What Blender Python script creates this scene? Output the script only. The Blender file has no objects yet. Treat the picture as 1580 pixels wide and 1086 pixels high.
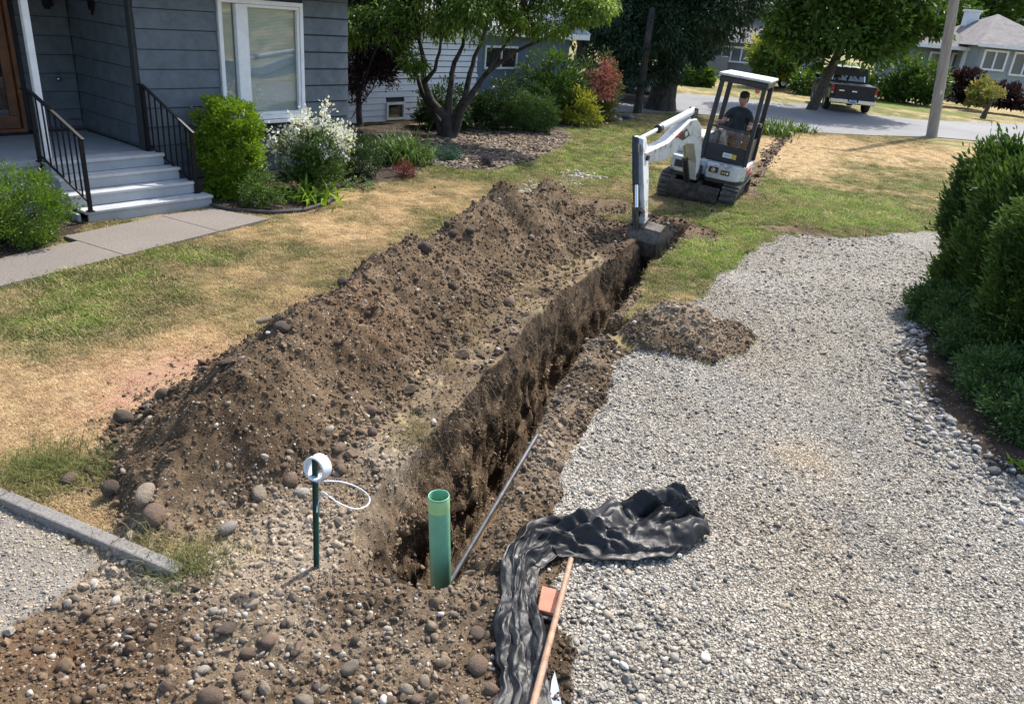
import bpy, bmesh, math, random
import numpy as np
from mathutils import Vector, Matrix, Euler

scene = bpy.context.scene
COL = scene.collection
RNG = np.random.default_rng(11)
random.seed(5)

# ------------------------------------------------------------------ camera
CF, CP, CR, CH = 1180.0, math.radians(24.0), math.radians(5.2), 3.05
_F = np.array([0, math.cos(CP), -math.sin(CP)])
_r0 = np.array([1.0, 0, 0]); _u0 = np.array([0, math.sin(CP), math.cos(CP)])
_R = math.cos(CR) * _r0 + math.sin(CR) * _u0
_U = -math.sin(CR) * _r0 + math.cos(CR) * _u0
CAMP = np.array([0, 0, CH])
cam_d = bpy.data.cameras.new('camera')
cam_d.sensor_width = 36.0
cam_d.lens = CF / 1580.0 * 36.0
cam_d.clip_start = 0.1
cam_d.clip_end = 2000
cam = bpy.data.objects.new('camera', cam_d)
COL.objects.link(cam)
M = Matrix.Identity(4)
for i in range(3):
    M[i][0] = _R[i]; M[i][1] = _U[i]; M[i][2] = -_F[i]; M[i][3] = CAMP[i]
cam.matrix_world = M
scene.camera = cam

# ------------------------------------------------------------------ sky, sun, exposure
SUN_AZ = math.atan2(0.57, 0.82)          # towards +y and +x
SUN_EL = math.radians(50)
w = bpy.data.worlds.new('World'); scene.world = w; w.use_nodes = True
nt = w.node_tree
sky = nt.nodes.new('ShaderNodeTexSky'); sky.sky_type = 'NISHITA'; sky.sun_disc = False
sky.sun_elevation = SUN_EL; sky.sun_rotation = SUN_AZ
sky.air_density = 1.0; sky.dust_density = 2.0; sky.ozone_density = 1.0
nt.links.new(sky.outputs[0], nt.nodes['Background'].inputs[0])
nt.nodes['Background'].inputs[1].default_value = 0.15
sd = bpy.data.lights.new('sun', 'SUN'); sd.energy = 3.5; sd.angle = math.radians(0.6); sd.color = (1.0, 0.95, 0.87)
so = bpy.data.objects.new('sun', sd); COL.objects.link(so)
sdir = Vector((math.sin(SUN_AZ) * math.cos(SUN_EL), math.cos(SUN_AZ) * math.cos(SUN_EL), math.sin(SUN_EL)))
so.rotation_euler = sdir.to_track_quat('Z', 'Y').to_euler()
so.location = sdir * 60
vs = scene.view_settings
vs.view_transform = 'Standard'; vs.look = 'None'; vs.gamma = 1; vs.exposure = 1.0
vs.use_curve_mapping = False

# ------------------------------------------------------------------ placing helpers (photo pixel -> place in the world)
def ray(x, y): return _F + (x - 790) / CF * _R - (y - 543) / CF * _U
def gp(x, y, z=0.0):
    d = ray(x, y); return CAMP + (z - CH) / d[2] * d
def vp(x, y, P0, n):
    d = ray(x, y); n = np.array(n, float); return CAMP + ((np.array(P0) - CAMP) @ n) / (d @ n) * d
def g2(x, y): return gp(x, y)[:2]
def V(*a): return np.array(a, float)
def nrm(v): v = np.array(v, float); return v / np.linalg.norm(v)

# ------------------------------------------------------------------ noise (numpy)
def _h(ix, iy, iz, s):
    h = (ix.astype(np.int64) * 374761393 + iy.astype(np.int64) * 668265263 + iz.astype(np.int64) * 2147483647 + s * 974634777) & 0xFFFFFFFF
    h = ((h ^ (h >> 13)) * 1274126177) & 0xFFFFFFFF
    h = ((h ^ (h >> 16)) * 2246822519) & 0xFFFFFFFF
    return ((h ^ (h >> 15)) & 0xFFFFFF) / float(0xFFFFFF) * 2 - 1
def vn3(x, y, z, s=0):
    x = np.asarray(x, float); y = np.asarray(y, float) + 0 * x; z = np.asarray(z, float) + 0 * x
    ix, iy, iz = np.floor(x), np.floor(y), np.floor(z)
    fx, fy, fz = x - ix, y - iy, z - iz
    fx, fy, fz = [t * t * t * (t * (t * 6 - 15) + 10) for t in (fx, fy, fz)]
    r = 0
    for a in (0, 1):
        wx = fx if a else 1 - fx
        for b in (0, 1):
            wy = fy if b else 1 - fy
            for c in (0, 1):
                wz = fz if c else 1 - fz
                r = r + wx * wy * wz * _h(ix + a, iy + b, iz + c, s)
    return r
def fbm(x, y, z=0.0, o=4, s=0, g=0.5):
    r = 0; a = 1.0; t = 0
    for k in range(o):
        r = r + a * vn3(np.asarray(x) * 2 ** k + 17.3 * k, np.asarray(y) * 2 ** k + 5.1 * k, np.asarray(z) * 2 ** k, s + k)
        t += a; a *= g
    return r / t * 1.6
def sst(a, b, x):
    t = np.clip((x - a) / (b - a + 1e-12), 0, 1); return t * t * (3 - 2 * t)
def inpoly(x, y, P):
    x = np.asarray(x); r = np.zeros(x.shape, bool); n = len(P); j = n - 1
    for i in range(n):
        xi, yi = P[i]; xj, yj = P[j]
        if yi != yj:
            c = ((yi > y) != (yj > y)) & (x < (xj - xi) * (y - yi) / (yj - yi) + xi)
            r ^= c
        j = i
    return r
def lerp(a, b, t): return a + (b - a) * t

# ------------------------------------------------------------------ materials
def nodes_of(m):
    m.use_nodes = True
    return m.node_tree, m.node_tree.nodes['Principled BSDF']
def coords(nt, kind='Object', scale=1.0):
    tc = nt.nodes.new('ShaderNodeTexCoord'); mp = nt.nodes.new('ShaderNodeMapping')
    nt.links.new(tc.outputs[kind], mp.inputs[0])
    mp.inputs['Scale'].default_value = (scale,) * 3 if not hasattr(scale, '__len__') else scale
    return mp.outputs[0]
def noise(nt, vec, scale, detail=4, rough=0.6):
    n = nt.nodes.new('ShaderNodeTexNoise'); nt.links.new(vec, n.inputs['Vector'])
    n.inputs['Scale'].default_value = scale; n.inputs['Detail'].default_value = detail; n.inputs['Roughness'].default_value = rough
    return n.outputs['Fac']
def ramp(nt, fac, stops):
    r = nt.nodes.new('ShaderNodeValToRGB'); nt.links.new(fac, r.inputs[0])
    e = r.color_ramp.elements
    while len(e) < len(stops): e.new(0.5)
    for k, (p, c) in enumerate(stops):
        e[k].position = p; e[k].color = (c[0], c[1], c[2], 1) if hasattr(c, '__len__') else (c, c, c, 1)
    return r.outputs[0]
def mixc(nt, a, b, fac, mode='MIX'):
    m = nt.nodes.new('ShaderNodeMix'); m.data_type = 'RGBA'; m.blend_type = mode
    for s, v in ((m.inputs[6], a), (m.inputs[7], b), (m.inputs[0], fac)):
        if hasattr(v, 'is_linked') or isinstance(v, bpy.types.NodeSocket): nt.links.new(v, s)
        elif hasattr(v, '__len__'): s.default_value = (v[0], v[1], v[2], 1)
        else: s.default_value = v
    return m.outputs[2]
def bump(nt, bsdf, h, strength=0.5, dist=0.02, prev=None):
    b = nt.nodes.new('ShaderNodeBump'); nt.links.new(h, b.inputs['Height'])
    b.inputs['Strength'].default_value = strength; b.inputs['Distance'].default_value = dist
    if prev is not None: nt.links.new(prev, b.inputs['Normal'])
    nt.links.new(b.outputs[0], bsdf.inputs['Normal']); return b.outputs[0]
def attr(nt, name, inst=False, out='Color'):
    a = nt.nodes.new('ShaderNodeAttribute'); a.attribute_name = name
    if inst: a.attribute_type = 'INSTANCER'
    return a.outputs[out]

def mat_plain(name, c, rough=0.6, var=0.18, vscale=8.0, bmp=0.0, bscale=60.0, metal=0.0, c2=None, spec=0.5, coat=0.0, wear=None):
    m = bpy.data.materials.new(name); nt, b = nodes_of(m)
    v = coords(nt)
    f = noise(nt, v, vscale, 5, 0.65)
    c2 = c2 or tuple(x * (1 - 2 * var) for x in c)
    col = ramp(nt, f, [(0.3, c2), (0.7, tuple(min(1, x * (1 + var * 0.5)) for x in c))])
    if wear:
        wf = ramp(nt, noise(nt, v, wear[1], 6, 0.7), [(wear[2], 0.0), (wear[2] + 0.08, 1.0)])
        col = mixc(nt, col, wear[0], wf)
    nt.links.new(col, b.inputs['Base Color'])
    r = ramp(nt, noise(nt, v, vscale * 2.3, 4), [(0.25, max(0.02, rough - 0.1)), (0.75, min(1, rough + 0.12))])
    nt.links.new(r, b.inputs['Roughness'])
    b.inputs['Metallic'].default_value = metal
    b.inputs['Specular IOR Level'].default_value = spec
    if coat: b.inputs['Coat Weight'].default_value = coat; b.inputs['Coat Roughness'].default_value = 0.06
    if bmp: bump(nt, b, noise(nt, v, bscale, 4), bmp, 0.01)
    return m
def mat_leaf(name, c1, c2, trans=0.3, rough=0.55, c3=None):
    m = bpy.data.materials.new(name); nt, b = nodes_of(m)
    t = attr(nt, 'tone', out='Fac')
    st = [(0.0, c1), (1.0, c2)] if c3 is None else [(0.0, c1), (0.6, c2), (1.0, c3)]
    col = ramp(nt, t, st)
    nt.links.new(col, b.inputs['Base Color']); b.inputs['Roughness'].default_value = rough
    b.inputs['Specular IOR Level'].default_value = 0.35
    tr = nt.nodes.new('ShaderNodeBsdfTranslucent')
    lc = mixc(nt, col, (1.0, 1.0, 0.45), 1.0, 'MULTIPLY'); nt.links.new(lc, tr.inputs[0])
    mx = nt.nodes.new('ShaderNodeMixShader'); mx.inputs[0].default_value = trans
    nt.links.new(b.outputs[0], mx.inputs[1]); nt.links.new(tr.outputs[0], mx.inputs[2])
    nt.links.new(mx.outputs[0], nt.nodes['Material Output'].inputs[0])
    return m
def mat_glass(name, tint=(0.02, 0.025, 0.03), rough=0.03):
    m = bpy.data.materials.new(name); nt, b = nodes_of(m)
    b.inputs['Base Color'].default_value = (*tint, 1); b.inputs['Roughness'].default_value = rough
    b.inputs['Specular IOR Level'].default_value = 1.0; b.inputs['IOR'].default_value = 1.6
    return m
def mat_pane(name):                                    # window pane: clear, reflecting
    m = bpy.data.materials.new(name); nt, b = nodes_of(m)
    nt.nodes.remove(b)
    tr = nt.nodes.new('ShaderNodeBsdfTransparent'); tr.inputs[0].default_value = (0.88, 0.92, 0.92, 1)
    gl = nt.nodes.new('ShaderNodeBsdfGlossy'); gl.inputs[1].default_value = 0.02
    fr = nt.nodes.new('ShaderNodeLayerWeight'); fr.inputs[0].default_value = .25
    ad = nt.nodes.new('ShaderNodeMath'); ad.operation = 'MULTIPLY_ADD'; ad.inputs[1].default_value = .40; ad.inputs[2].default_value = 0.10
    nt.links.new(fr.outputs['Facing'], ad.inputs[0])
    mx = nt.nodes.new('ShaderNodeMixShader')
    nt.links.new(ad.outputs[0], mx.inputs[0]); nt.links.new(tr.outputs[0], mx.inputs[1]); nt.links.new(gl.outputs[0], mx.inputs[2])
    nt.links.new(mx.outputs[0], nt.nodes['Material Output'].inputs[0])
    return m

# ------------------------------------------------------------------ object helpers
def tag(o, label=None, cat=None, group=None, kind=None):
    if label: o['label'] = label
    if cat: o['category'] = cat
    if group: o['group'] = group
    if kind: o['kind'] = kind
    return o
def empty(name, loc=(0, 0, 0), rz=0.0, label=None, cat=None, group=None, rot=None):
    o = bpy.data.objects.new(name, None); COL.objects.link(o)
    o.location = loc; o.rotation_euler = rot if rot is not None else (0, 0, rz); o.empty_display_size = 0.2
    return tag(o, label, cat, group)
def link(name, me, mat, parent=None):
    o = bpy.data.objects.new(name, me); COL.objects.link(o)
    if mat is not None:
        for mm in (mat if isinstance(mat, (list, tuple)) else [mat]): me.materials.append(mm)
    if parent is not None: o.parent = parent
    return o
def np_mesh(name, v, f, smooth=False, attrs=()):
    v = np.asarray(v, np.float32); f = np.asarray(f, np.int32)
    me = bpy.data.meshes.new(name)
    me.vertices.add(len(v)); me.vertices.foreach_set('co', v.ravel())
    k = f.shape[1]
    me.loops.add(f.size); me.loops.foreach_set('vertex_index', f.ravel())
    me.polygons.add(len(f)); me.polygons.foreach_set('loop_start', np.arange(0, f.size, k, dtype=np.int32))
    me.polygons.foreach_set('loop_total', np.full(len(f), k, np.int32))
    me.polygons.foreach_set('use_smooth', np.full(len(f), smooth))
    me.update(calc_edges=True)
    for an, ty, dom, data in attrs:
        a = me.attributes.new(an, ty, dom)
        key = {'FLOAT': 'value', 'INT': 'value', 'FLOAT_VECTOR': 'vector', 'FLOAT_COLOR': 'color'}[ty]
        a.data.foreach_set(key, np.ascontiguousarray(data, np.float32 if ty != 'INT' else np.int32).ravel())
    return me

class MB:
    """collects solids and links them as one mesh"""
    def __init__(s): s.v = []; s.f = []; s.sm = []
    def add(s, vs, fs, smooth=False):
        k = len(s.v); s.v += [tuple(map(float, q)) for q in vs]; s.f += [tuple(i + k for i in t) for t in fs]; s.sm += [smooth] * len(fs); return s
    def box(s, c, d, R=None):
        x, y, z = [t / 2 for t in d]
        q = [V(a, b, e) for a in (-x, x) for b in (-y, y) for e in (-z, z)]
        if R is not None: q = [np.array(R) @ t for t in q]
        return s.add([t + np.array(c, float) for t in q], [(0, 1, 3, 2), (4, 6, 7, 5), (0, 4, 5, 1), (2, 3, 7, 6), (0, 2, 6, 4), (1, 5, 7, 3)])
    def beam(s, a, b, wd, ht, up=(0, 0, 1), w2=None, h2=None):
        a, b = V(*a), V(*b); d = nrm(b - a); sd_ = nrm(np.cross(d, up)); u = np.cross(sd_, d)
        w2 = wd if w2 is None else w2; h2 = ht if h2 is None else h2
        q = []
        for p, ww, hh in ((a, wd, ht), (b, w2, h2)):
            for i, j in ((-1, -1), (1, -1), (1, 1), (-1, 1)): q.append(p + sd_ * ww / 2 * i + u * hh / 2 * j)
        return s.add(q, [(3, 2, 1, 0), (4, 5, 6, 7), (0, 1, 5, 4), (1, 2, 6, 5), (2, 3, 7, 6), (3, 0, 4, 7)])
    def tube(s, pts, r, n=8, caps=True, smooth=True):
        pts = [V(*p) for p in pts]; rs = list(r) if hasattr(r, '__len__') else [r] * len(pts)
        vs = []; u = None
        for i, p in enumerate(pts):
            d = nrm(pts[min(i + 1, len(pts) - 1)] - pts[max(i - 1, 0)])
            if u is None:
                u = nrm(np.cross(d, (0, 0, 1) if abs(d[2]) < 0.9 else (1, 0, 0)))
            u = nrm(u - d * (u @ d)); b = np.cross(d, u)
            for k in range(n):
                a = 2 * math.pi * k / n; vs.append(p + rs[i] * (u * math.cos(a) + b * math.sin(a)))
        fs = [(i * n + k, i * n + (k + 1) % n, (i + 1) * n + (k + 1) % n, (i + 1) * n + k) for i in range(len(pts) - 1) for k in range(n)]
        s.add(vs, fs, smooth)
        if caps:
            L = (len(pts) - 1) * n
            s.add(vs[:n], [tuple(range(n))[::-1]]); s.add(vs[L:], [tuple(range(n))])
        return s
    def cyl(s, a, b, r0, r1=None, n=12): return s.tube([a, b], [r0, r0 if r1 is None else r1], n)
    def prism(s, poly, fn, d0, d1):
        """poly in 2D; fn(u, v, d) -> 3D"""
        n = len(poly)
        vs = [fn(p[0], p[1], d0) for p in poly] + [fn(p[0], p[1], d1) for p in poly]
        fs = [tuple(range(n))[::-1], tuple(range(n, 2 * n))] + [(i, (i + 1) % n, n + (i + 1) % n, n + i) for i in range(n)]
        return s.add(vs, fs)
    def lathe(s, prof, n=16, M=None, closed=False):
        vs = []
        for r_, z_ in prof:
            for k in range(n):
                a = 2 * math.pi * k / n; q = V(r_ * math.cos(a), r_ * math.sin(a), z_)
                vs.append(q if M is None else np.array(M @ Vector(q)))
        m = len(prof)
        fs = [(i * n + k, i * n + (k + 1) % n, ((i + 1) % m) * n + (k + 1) % n, ((i + 1) % m) * n + k) for i in range(m if closed else m - 1) for k in range(n)]
        return s.add(vs, fs, True)
    def build(s, name, mat, parent=None, bevel=0.0, seg=2):
        me = bpy.data.meshes.new(name); me.from_pydata(s.v, [], s.f); me.update()
        me.polygons.foreach_set('use_smooth', s.sm)
        bm = bmesh.new(); bm.from_mesh(me); bmesh.ops.recalc_face_normals(bm, faces=bm.faces[:]); bm.to_mesh(me); bm.free()
        o = link(name, me, mat, parent)
        if bevel:
            b = o.modifiers.new('bevel', 'BEVEL'); b.width = bevel; b.segments = seg; b.limit_method = 'ANGLE'; b.angle_limit = math.radians(35)
        return o
def copy_tree(o, parent=None):
    c = o.copy(); COL.objects.link(c); c.parent = parent if parent is not None else o.parent
    for ch in list(o.children): copy_tree(ch, c)
    return c

# ------------------------------------------------------------------ scatter of loose stuff (geometry nodes)
def proto_collection(name, meshes, mat):
    c = bpy.data.collections.new(name)
    for i, me in enumerate(meshes):
        me.materials.clear(); me.materials.append(mat)
        o = bpy.data.objects.new('%s_%02d' % (name, i), me); c.objects.link(o)
    return c
def scatter(name, coll, P, scl, rot, col, label=None, cat=None, group=None, parent=None):
    n = len(P); nproto = len(coll.objects)
    scl = np.asarray(scl, float)
    if scl.ndim == 1: scl = np.repeat(scl[:, None], 3, 1)
    me = bpy.data.meshes.new(name); me.vertices.add(n); me.vertices.foreach_set('co', np.asarray(P, np.float32).ravel())
    for an, ty, key, d in (('scl', 'FLOAT_VECTOR', 'vector', scl), ('rot', 'FLOAT_VECTOR', 'vector', rot), ('pcol', 'FLOAT_COLOR', 'color', np.c_[col, np.ones(n)]), ('pid', 'INT', 'value', RNG.integers(0, nproto, n))):
        a = me.attributes.new(an, ty, 'POINT'); a.data.foreach_set(key, np.ascontiguousarray(d, np.int32 if ty == 'INT' else np.float32).ravel())
    o = bpy.data.objects.new(name, me); COL.objects.link(o)
    ng = bpy.data.node_groups.new(name, 'GeometryNodeTree')
    ng.interface.new_socket('Geometry', in_out='INPUT', socket_type='NodeSocketGeometry')
    ng.interface.new_socket('Geometry', in_out='OUTPUT', socket_type='NodeSocketGeometry')
    N = ng.nodes; L = ng.links
    gi = N.new('NodeGroupInput'); go = N.new('NodeGroupOutput'); ip = N.new('GeometryNodeInstanceOnPoints'); ci = N.new('GeometryNodeCollectionInfo')
    ci.inputs['Collection'].default_value = coll; ci.inputs['Separate Children'].default_value = True; ci.inputs['Reset Children'].default_value = True
    L.new(gi.outputs[0], ip.inputs['Points']); L.new(ci.outputs[0], ip.inputs['Instance']); ip.inputs['Pick Instance'].default_value = True
    for an, ty, sock in (('pid', 'INT', 'Instance Index'), ('scl', 'FLOAT_VECTOR', 'Scale')):
        q = N.new('GeometryNodeInputNamedAttribute'); q.data_type = ty; q.inputs[0].default_value = an; L.new(q.outputs[0], ip.inputs[sock])
    q = N.new('GeometryNodeInputNamedAttribute'); q.data_type = 'FLOAT_VECTOR'; q.inputs[0].default_value = 'rot'
    e = N.new('FunctionNodeEulerToRotation'); L.new(q.outputs[0], e.inputs[0]); L.new(e.outputs[0], ip.inputs['Rotation'])
    L.new(ip.outputs[0], go.inputs[0])
    md = o.modifiers.new('scatter', 'NODES'); md.node_group = ng
    if parent is not None: o.parent = parent
    return tag(o, label, cat, group, 'stuff')
def rock_mesh(name, seed, sub=1, rough=0.22, flat=0.7, angular=False):
    bm = bmesh.new(); bmesh.ops.create_icosphere(bm, subdivisions=sub, radius=1.0)
    co = np.array([v.co[:] for v in bm.verts]); r = np.random.default_rng(seed)
    ax = r.uniform(0.75, 1.25, 3); ax[2] *= flat
    d = 1 + rough * fbm(co[:, 0] * 0.9 + seed * 3.7, co[:, 1] * 0.9, co[:, 2] * 0.9, 3, seed)
    if angular:
        for _ in range(7):
            nn = nrm(r.normal(size=3)); lim = r.uniform(0.55, 0.85)
            pr = co @ nn; co = co - np.outer(np.maximum(pr - lim, 0), nn)
    co = co * d[:, None] * ax
    for v, c in zip(bm.verts, co): v.co = c
    for f in bm.faces: f.smooth = not angular
    me = bpy.data.meshes.new(name); bm.to_mesh(me); bm.free(); return me
# ------------------------------------------------------------------ GROUND: one height field, split into named sheets
_yl = [2.0, 3.4, 4.0, 4.5, 4.93, 5.48, 6.25, 7.84, 9.35, 10.4, 11.31, 12.3]
_xl = [-.90, -.90, -.90, -.78, -.64, -.48, -.27, .25, .80, 1.28, 1.68, 2.15]
_yr = [2.0, 3.4, 3.9, 4.63, 5.4, 6.0, 6.5, 7.42, 8.2, 9.16, 10.51, 11.7, 12.3]
_xr = [-.2, -.19, -.07, .11, .27, .41, .54, .83, 1.15, 1.51, 1.95, 2.40, 2.62]
def _ext(y, ys, xs):
    y = np.asarray(y, float); r = np.interp(y, ys, xs)
    r = np.where(y > ys[-1], xs[-1] + (np.minimum(y, 40) - ys[-1]) * 0.42, r); return r
def XL(y): return _ext(y, _yl, _xl) + 0.05 * fbm(np.asarray(y) * 1.3, 3.3, 0, 4, 21)
def XR(y): return _ext(y, _yr, _xr) + 0.035 * fbm(np.asarray(y) * 1.5, 9.3, 0, 4, 22)
def trench_depth(x, y):
    yf = np.interp(x, [-1.2, -1.02, -.81, -.59, -.43, -.3, -.2, 0.0, .2], [3.60, 3.54, 3.51, 3.45, 3.38, 3.38, 3.44, 3.66, 3.8]) + 0.03 * fbm(np.asarray(x) * 5, 1.0, 0, 3, 31)
    return 1.75 * sst(0.0, 0.13, y - yf) * (1 - sst(11.9, 12.9, y))
_ml = ([3.55, 4.09, 4.54, 5.02, 5.42, 6.04, 7.01, 8.3, 9.4, 10.2, 11.0, 12.0, 13.0], [-2.0, -2.55, -2.78, -2.82, -2.74, -2.5, -2.25, -1.95, -1.5, -1.25, -.95, -.45, .1])
_mr = ([3.55, 3.88, 4.37, 4.87, 5.76, 6.95, 8.63, 10.0, 11.19, 12.0, 13.0], [-1.95, -1.76, -1.42, -1.04, -.82, -.52, -.03, .6, 1.25, 1.35, 1.2])
_mh = ([3.55, 3.9, 4.4, 5.0, 5.7, 6.3, 6.8, 7.5, 8.3, 9.0, 9.7, 10.4, 11.2, 11.8, 12.4, 13.0], [0, .16, .45, .66, .72, .62, .55, .62, .62, .60, .70, .86, .88, .68, .34, 0])
def mound(x, y):
    x = np.asarray(x, float); y = np.asarray(y, float) + 0 * x
    wob = 0.10 * fbm(x * 1.1, y * 1.1, 0, 4, 41)
    xl = np.interp(y, *_ml) + wob - .04; xr = np.interp(y, *_mr) + 0.6 * wob - .03
    q = (x - xl) / np.maximum(xr - xl, .05)
    cx = 0.5 + 0.07 * fbm(y * 0.7, 2.2, 0, 2, 42)
    a = np.where(q < cx, q / cx, (1 - q) / (1 - cx))
    a = np.clip(a, 0, 1)
    prof = 1.12 * (np.sqrt((a * 0.97) ** 2 + 0.004) - 0.063); prof = np.where(prof > .86, .86 + (prof - .86) * .7, prof)
    gully = 1 + 0.16 * fbm(y * 2.2, x * 0.6, 0, 3, 43)
    h = np.interp(y, *_mh) * prof * gully * (a > 0)
    h = h + sst(0, .25, a) * (0.06 * fbm(x * 2.6, y * 2.6, 0, 3, 44) * np.interp(y, *_mh) / .7)
    ok = (y > 3.55) & (y < 13.0) & (a > 0)
    return np.where(ok, np.maximum(h, 0), 0)
def heap(x, y):
    u = (x - 1.78) * .94 + (y - 7.66) * .34; v = -(x - 1.78) * .34 + (y - 7.66) * .94
    r = np.sqrt((u / .78) ** 2 + (v / .60) ** 2) + 0.22 * fbm(np.asarray(x) * 2.2, y * 2.2, 0, 4, 51)
    return 0.30 * np.clip(1 - r, 0, 1) ** .8 * (1 + 0.25 * fbm(np.asarray(x) * 5, y * 5, 0, 3, 52))
def notch(x, y):
    a = np.array([.80, 7.55]); b = np.array([1.75, 8.22]); d = b - a; L = np.linalg.norm(d); d /= L
    t = (x - a[0]) * d[0] + (y - a[1]) * d[1]; s = -(x - a[0]) * d[1] + (y - a[1]) * d[0]
    wd = 0.20 * (1 - 0.6 * np.clip(t / L, 0, 1)) + .03 * fbm(np.asarray(x) * 6, y * 6, 0, 2, 53)
    return 0.6 * (1 - np.clip(t / L, 0, 1) * .8) * (1 - sst(.5, 1.0, np.abs(s) / wd)) * ((t > -.2) & (t < L))
# polygons (world metres)
P_DRIVE = [(.40, -1), (.40, 2.7), (.40, 3.41), (.36, 4.19), (.52, 5.03), (.86, 5.95), (1.02, 6.78), (1.4, 7.4), (1.95, 8.5), (2.65, 9.9), (3.25, 11.0), (3.85, 12.0), (4.4, 12.75), (5.44, 12.85), (6.4, 13.4), (7.39, 14.0), (10, 15), (12, 13.0), (6.7, 10.9),
           (5.6, 9.95), (5.2, 9.3), (4.62, 8.3), (4.2, 7.5), (3.95, 6.7), (3.86, 6.2), (3.84, 5.72), (4.05, 5.1), (4.5, 4.2), (5.2, 3), (6, -1)]
P_PAD = [(-8, 5.55), (-3.1, 3.86), (-2.62, 3.70), (-2.3, 3.5), (-2.42, 3.15), (-2.55, 2.6), (-2.6, -1), (-8, -1)]
P_HBED = [(5.6, 9.95), (5.2, 9.3), (4.62, 8.3), (4.2, 7.5), (3.95, 6.7), (3.86, 6.2), (3.84, 5.72), (4.05, 5.1), (4.5, 4.2), (5.2, 3), (9, 2), (9, 10.5), (6.7, 10.9)]
P_BED1 = [tuple(g2(*q)) for q in ((326, 320), (365, 328), (415, 331), (470, 326), (512, 312), (530, 296), (585, 285), (640, 272), (655, 262), (650, 200), (540, 180), (420, 200), (300, 260))]
P_BED2 = [tuple(g2(*q)) for q in ((640, 255), (700, 264), (762, 263), (820, 250), (862, 230), (882, 213), (872, 200), (930, 192), (975, 186), (960, 172), (800, 165), (640, 180), (620, 215))]
P_BED0 = [tuple(g2(*q)) for q in ((-140, 470), (60, 385), (112, 366), (140, 356), (110, 330), (0, 340), (-200, 420))]
P_ROAD = [tuple(g2(*q)) for q in ((800, 158), (935, 152), (1035, 145), (1120, 150), (1215, 161), (1262, 160), (1345, 178), (1420, 186), (1580, 193), (2300, 215), (2300, 262), (1580, 225), (1445, 213), (1340, 210), (1245, 205), (1176, 186), (1060, 176), (960, 174), (800, 178))]

SPOT = lambda x, y, px, py, rx, ry: np.exp(-(((x - gp(px, py)[0]) / rx) ** 2 + ((y - gp(px, py)[1]) / ry) ** 2))
def masks(x, y):
    """-> dict of soft masks on the flat ground"""
    jx = x + .10 * fbm(x * 2.1, y * 2.1, 0, 4, 61); jy = y + .10 * fbm(x * 2.1, y * 2.1, 3, 4, 62)
    m = {}
    m['drive'] = inpoly(jx, jy, P_DRIVE)
    m['pad'] = inpoly(jx, jy, P_PAD)
    m['hbed'] = inpoly(jx, jy, P_HBED)
    sx = x + .05 * fbm(x * 3, y * 3, 0, 3, 63); sy = y + .05 * fbm(x * 3, y * 3, 3, 3, 64)
    m['bed'] = inpoly(sx, sy, P_BED1) | inpoly(sx, sy, P_BED2) | inpoly(sx, sy, P_BED0)
    xl, xr = XL(y), XR(y)
    inT = (y > 3.2) & (y < 12.6)
    lip = 0.14 * fbm(x * 2.3, y * 2.3, 0, 4, 65)
    mr = np.interp(y, *_mr); ml = np.interp(y, *_ml)
    d = inT & (x < xr + np.interp(y, [3, 4, 5.5, 7, 8, 11, 12.6], [.55, .42, .30, .32, .1, .08, .2]) + lip) & (x > np.minimum(mr, xl) - .3)
    d |= (y < 3.75 + lip) & (x > -2.25 + lip) & (x < .5)
    d |= (y < 3.95 + lip) & (x > -1.9 + lip) & (x < .4)
    d |= (x > ml - .10 + lip) & (x < mr + .2) & (y > 3.5) & (y < 12.8)
    # churned soil round the bucket and the narrow trench behind the machine
    d |= ((x - 2.35) ** 2 / 1.0 + (y - 12.3) ** 2 / .8 < .75 + 3 * lip)
    d |= ((x - .9) ** 2 / 1.6 + (y - 13.6) ** 2 / 1.3 < .40 + 4 * lip)
    d |= ((x - 3.9) ** 2 / .9 + (y - 13.75) ** 2 / .05 < .6 + 5 * lip)
    d |= ((x - 4.5) ** 2 / .5 + (y - 13.0) ** 2 / .08 < .7 + 5 * lip)
    st = [tuple(g2(*q)) for q in ((1150, 290), (1165, 270), (1188, 238), (1216, 206))]
    sxx = np.interp(y, [p[1] for p in st], [p[0] for p in st])
    d |= (np.abs(x - sxx + .5 * lip) < .18 + .8 * lip) & (y > 15.5) & (y < 26.8)
    d |= (y < 7.2 + lip) & (y > 2) & (x > xr - .05) & (x < 2.2)
    d |= (y < 3.6 + lip) & (x > -4) & (x < -1.5)
    m['dirt'] = d & ~m['drive'] & ~m['pad']
    return m
TAN = V(.48, .355, .20); OLIVE = V(.235, .205, .088); GREEN = V(.125, .140, .042); BRIGHT = V(.17, .245, .038)
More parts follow.
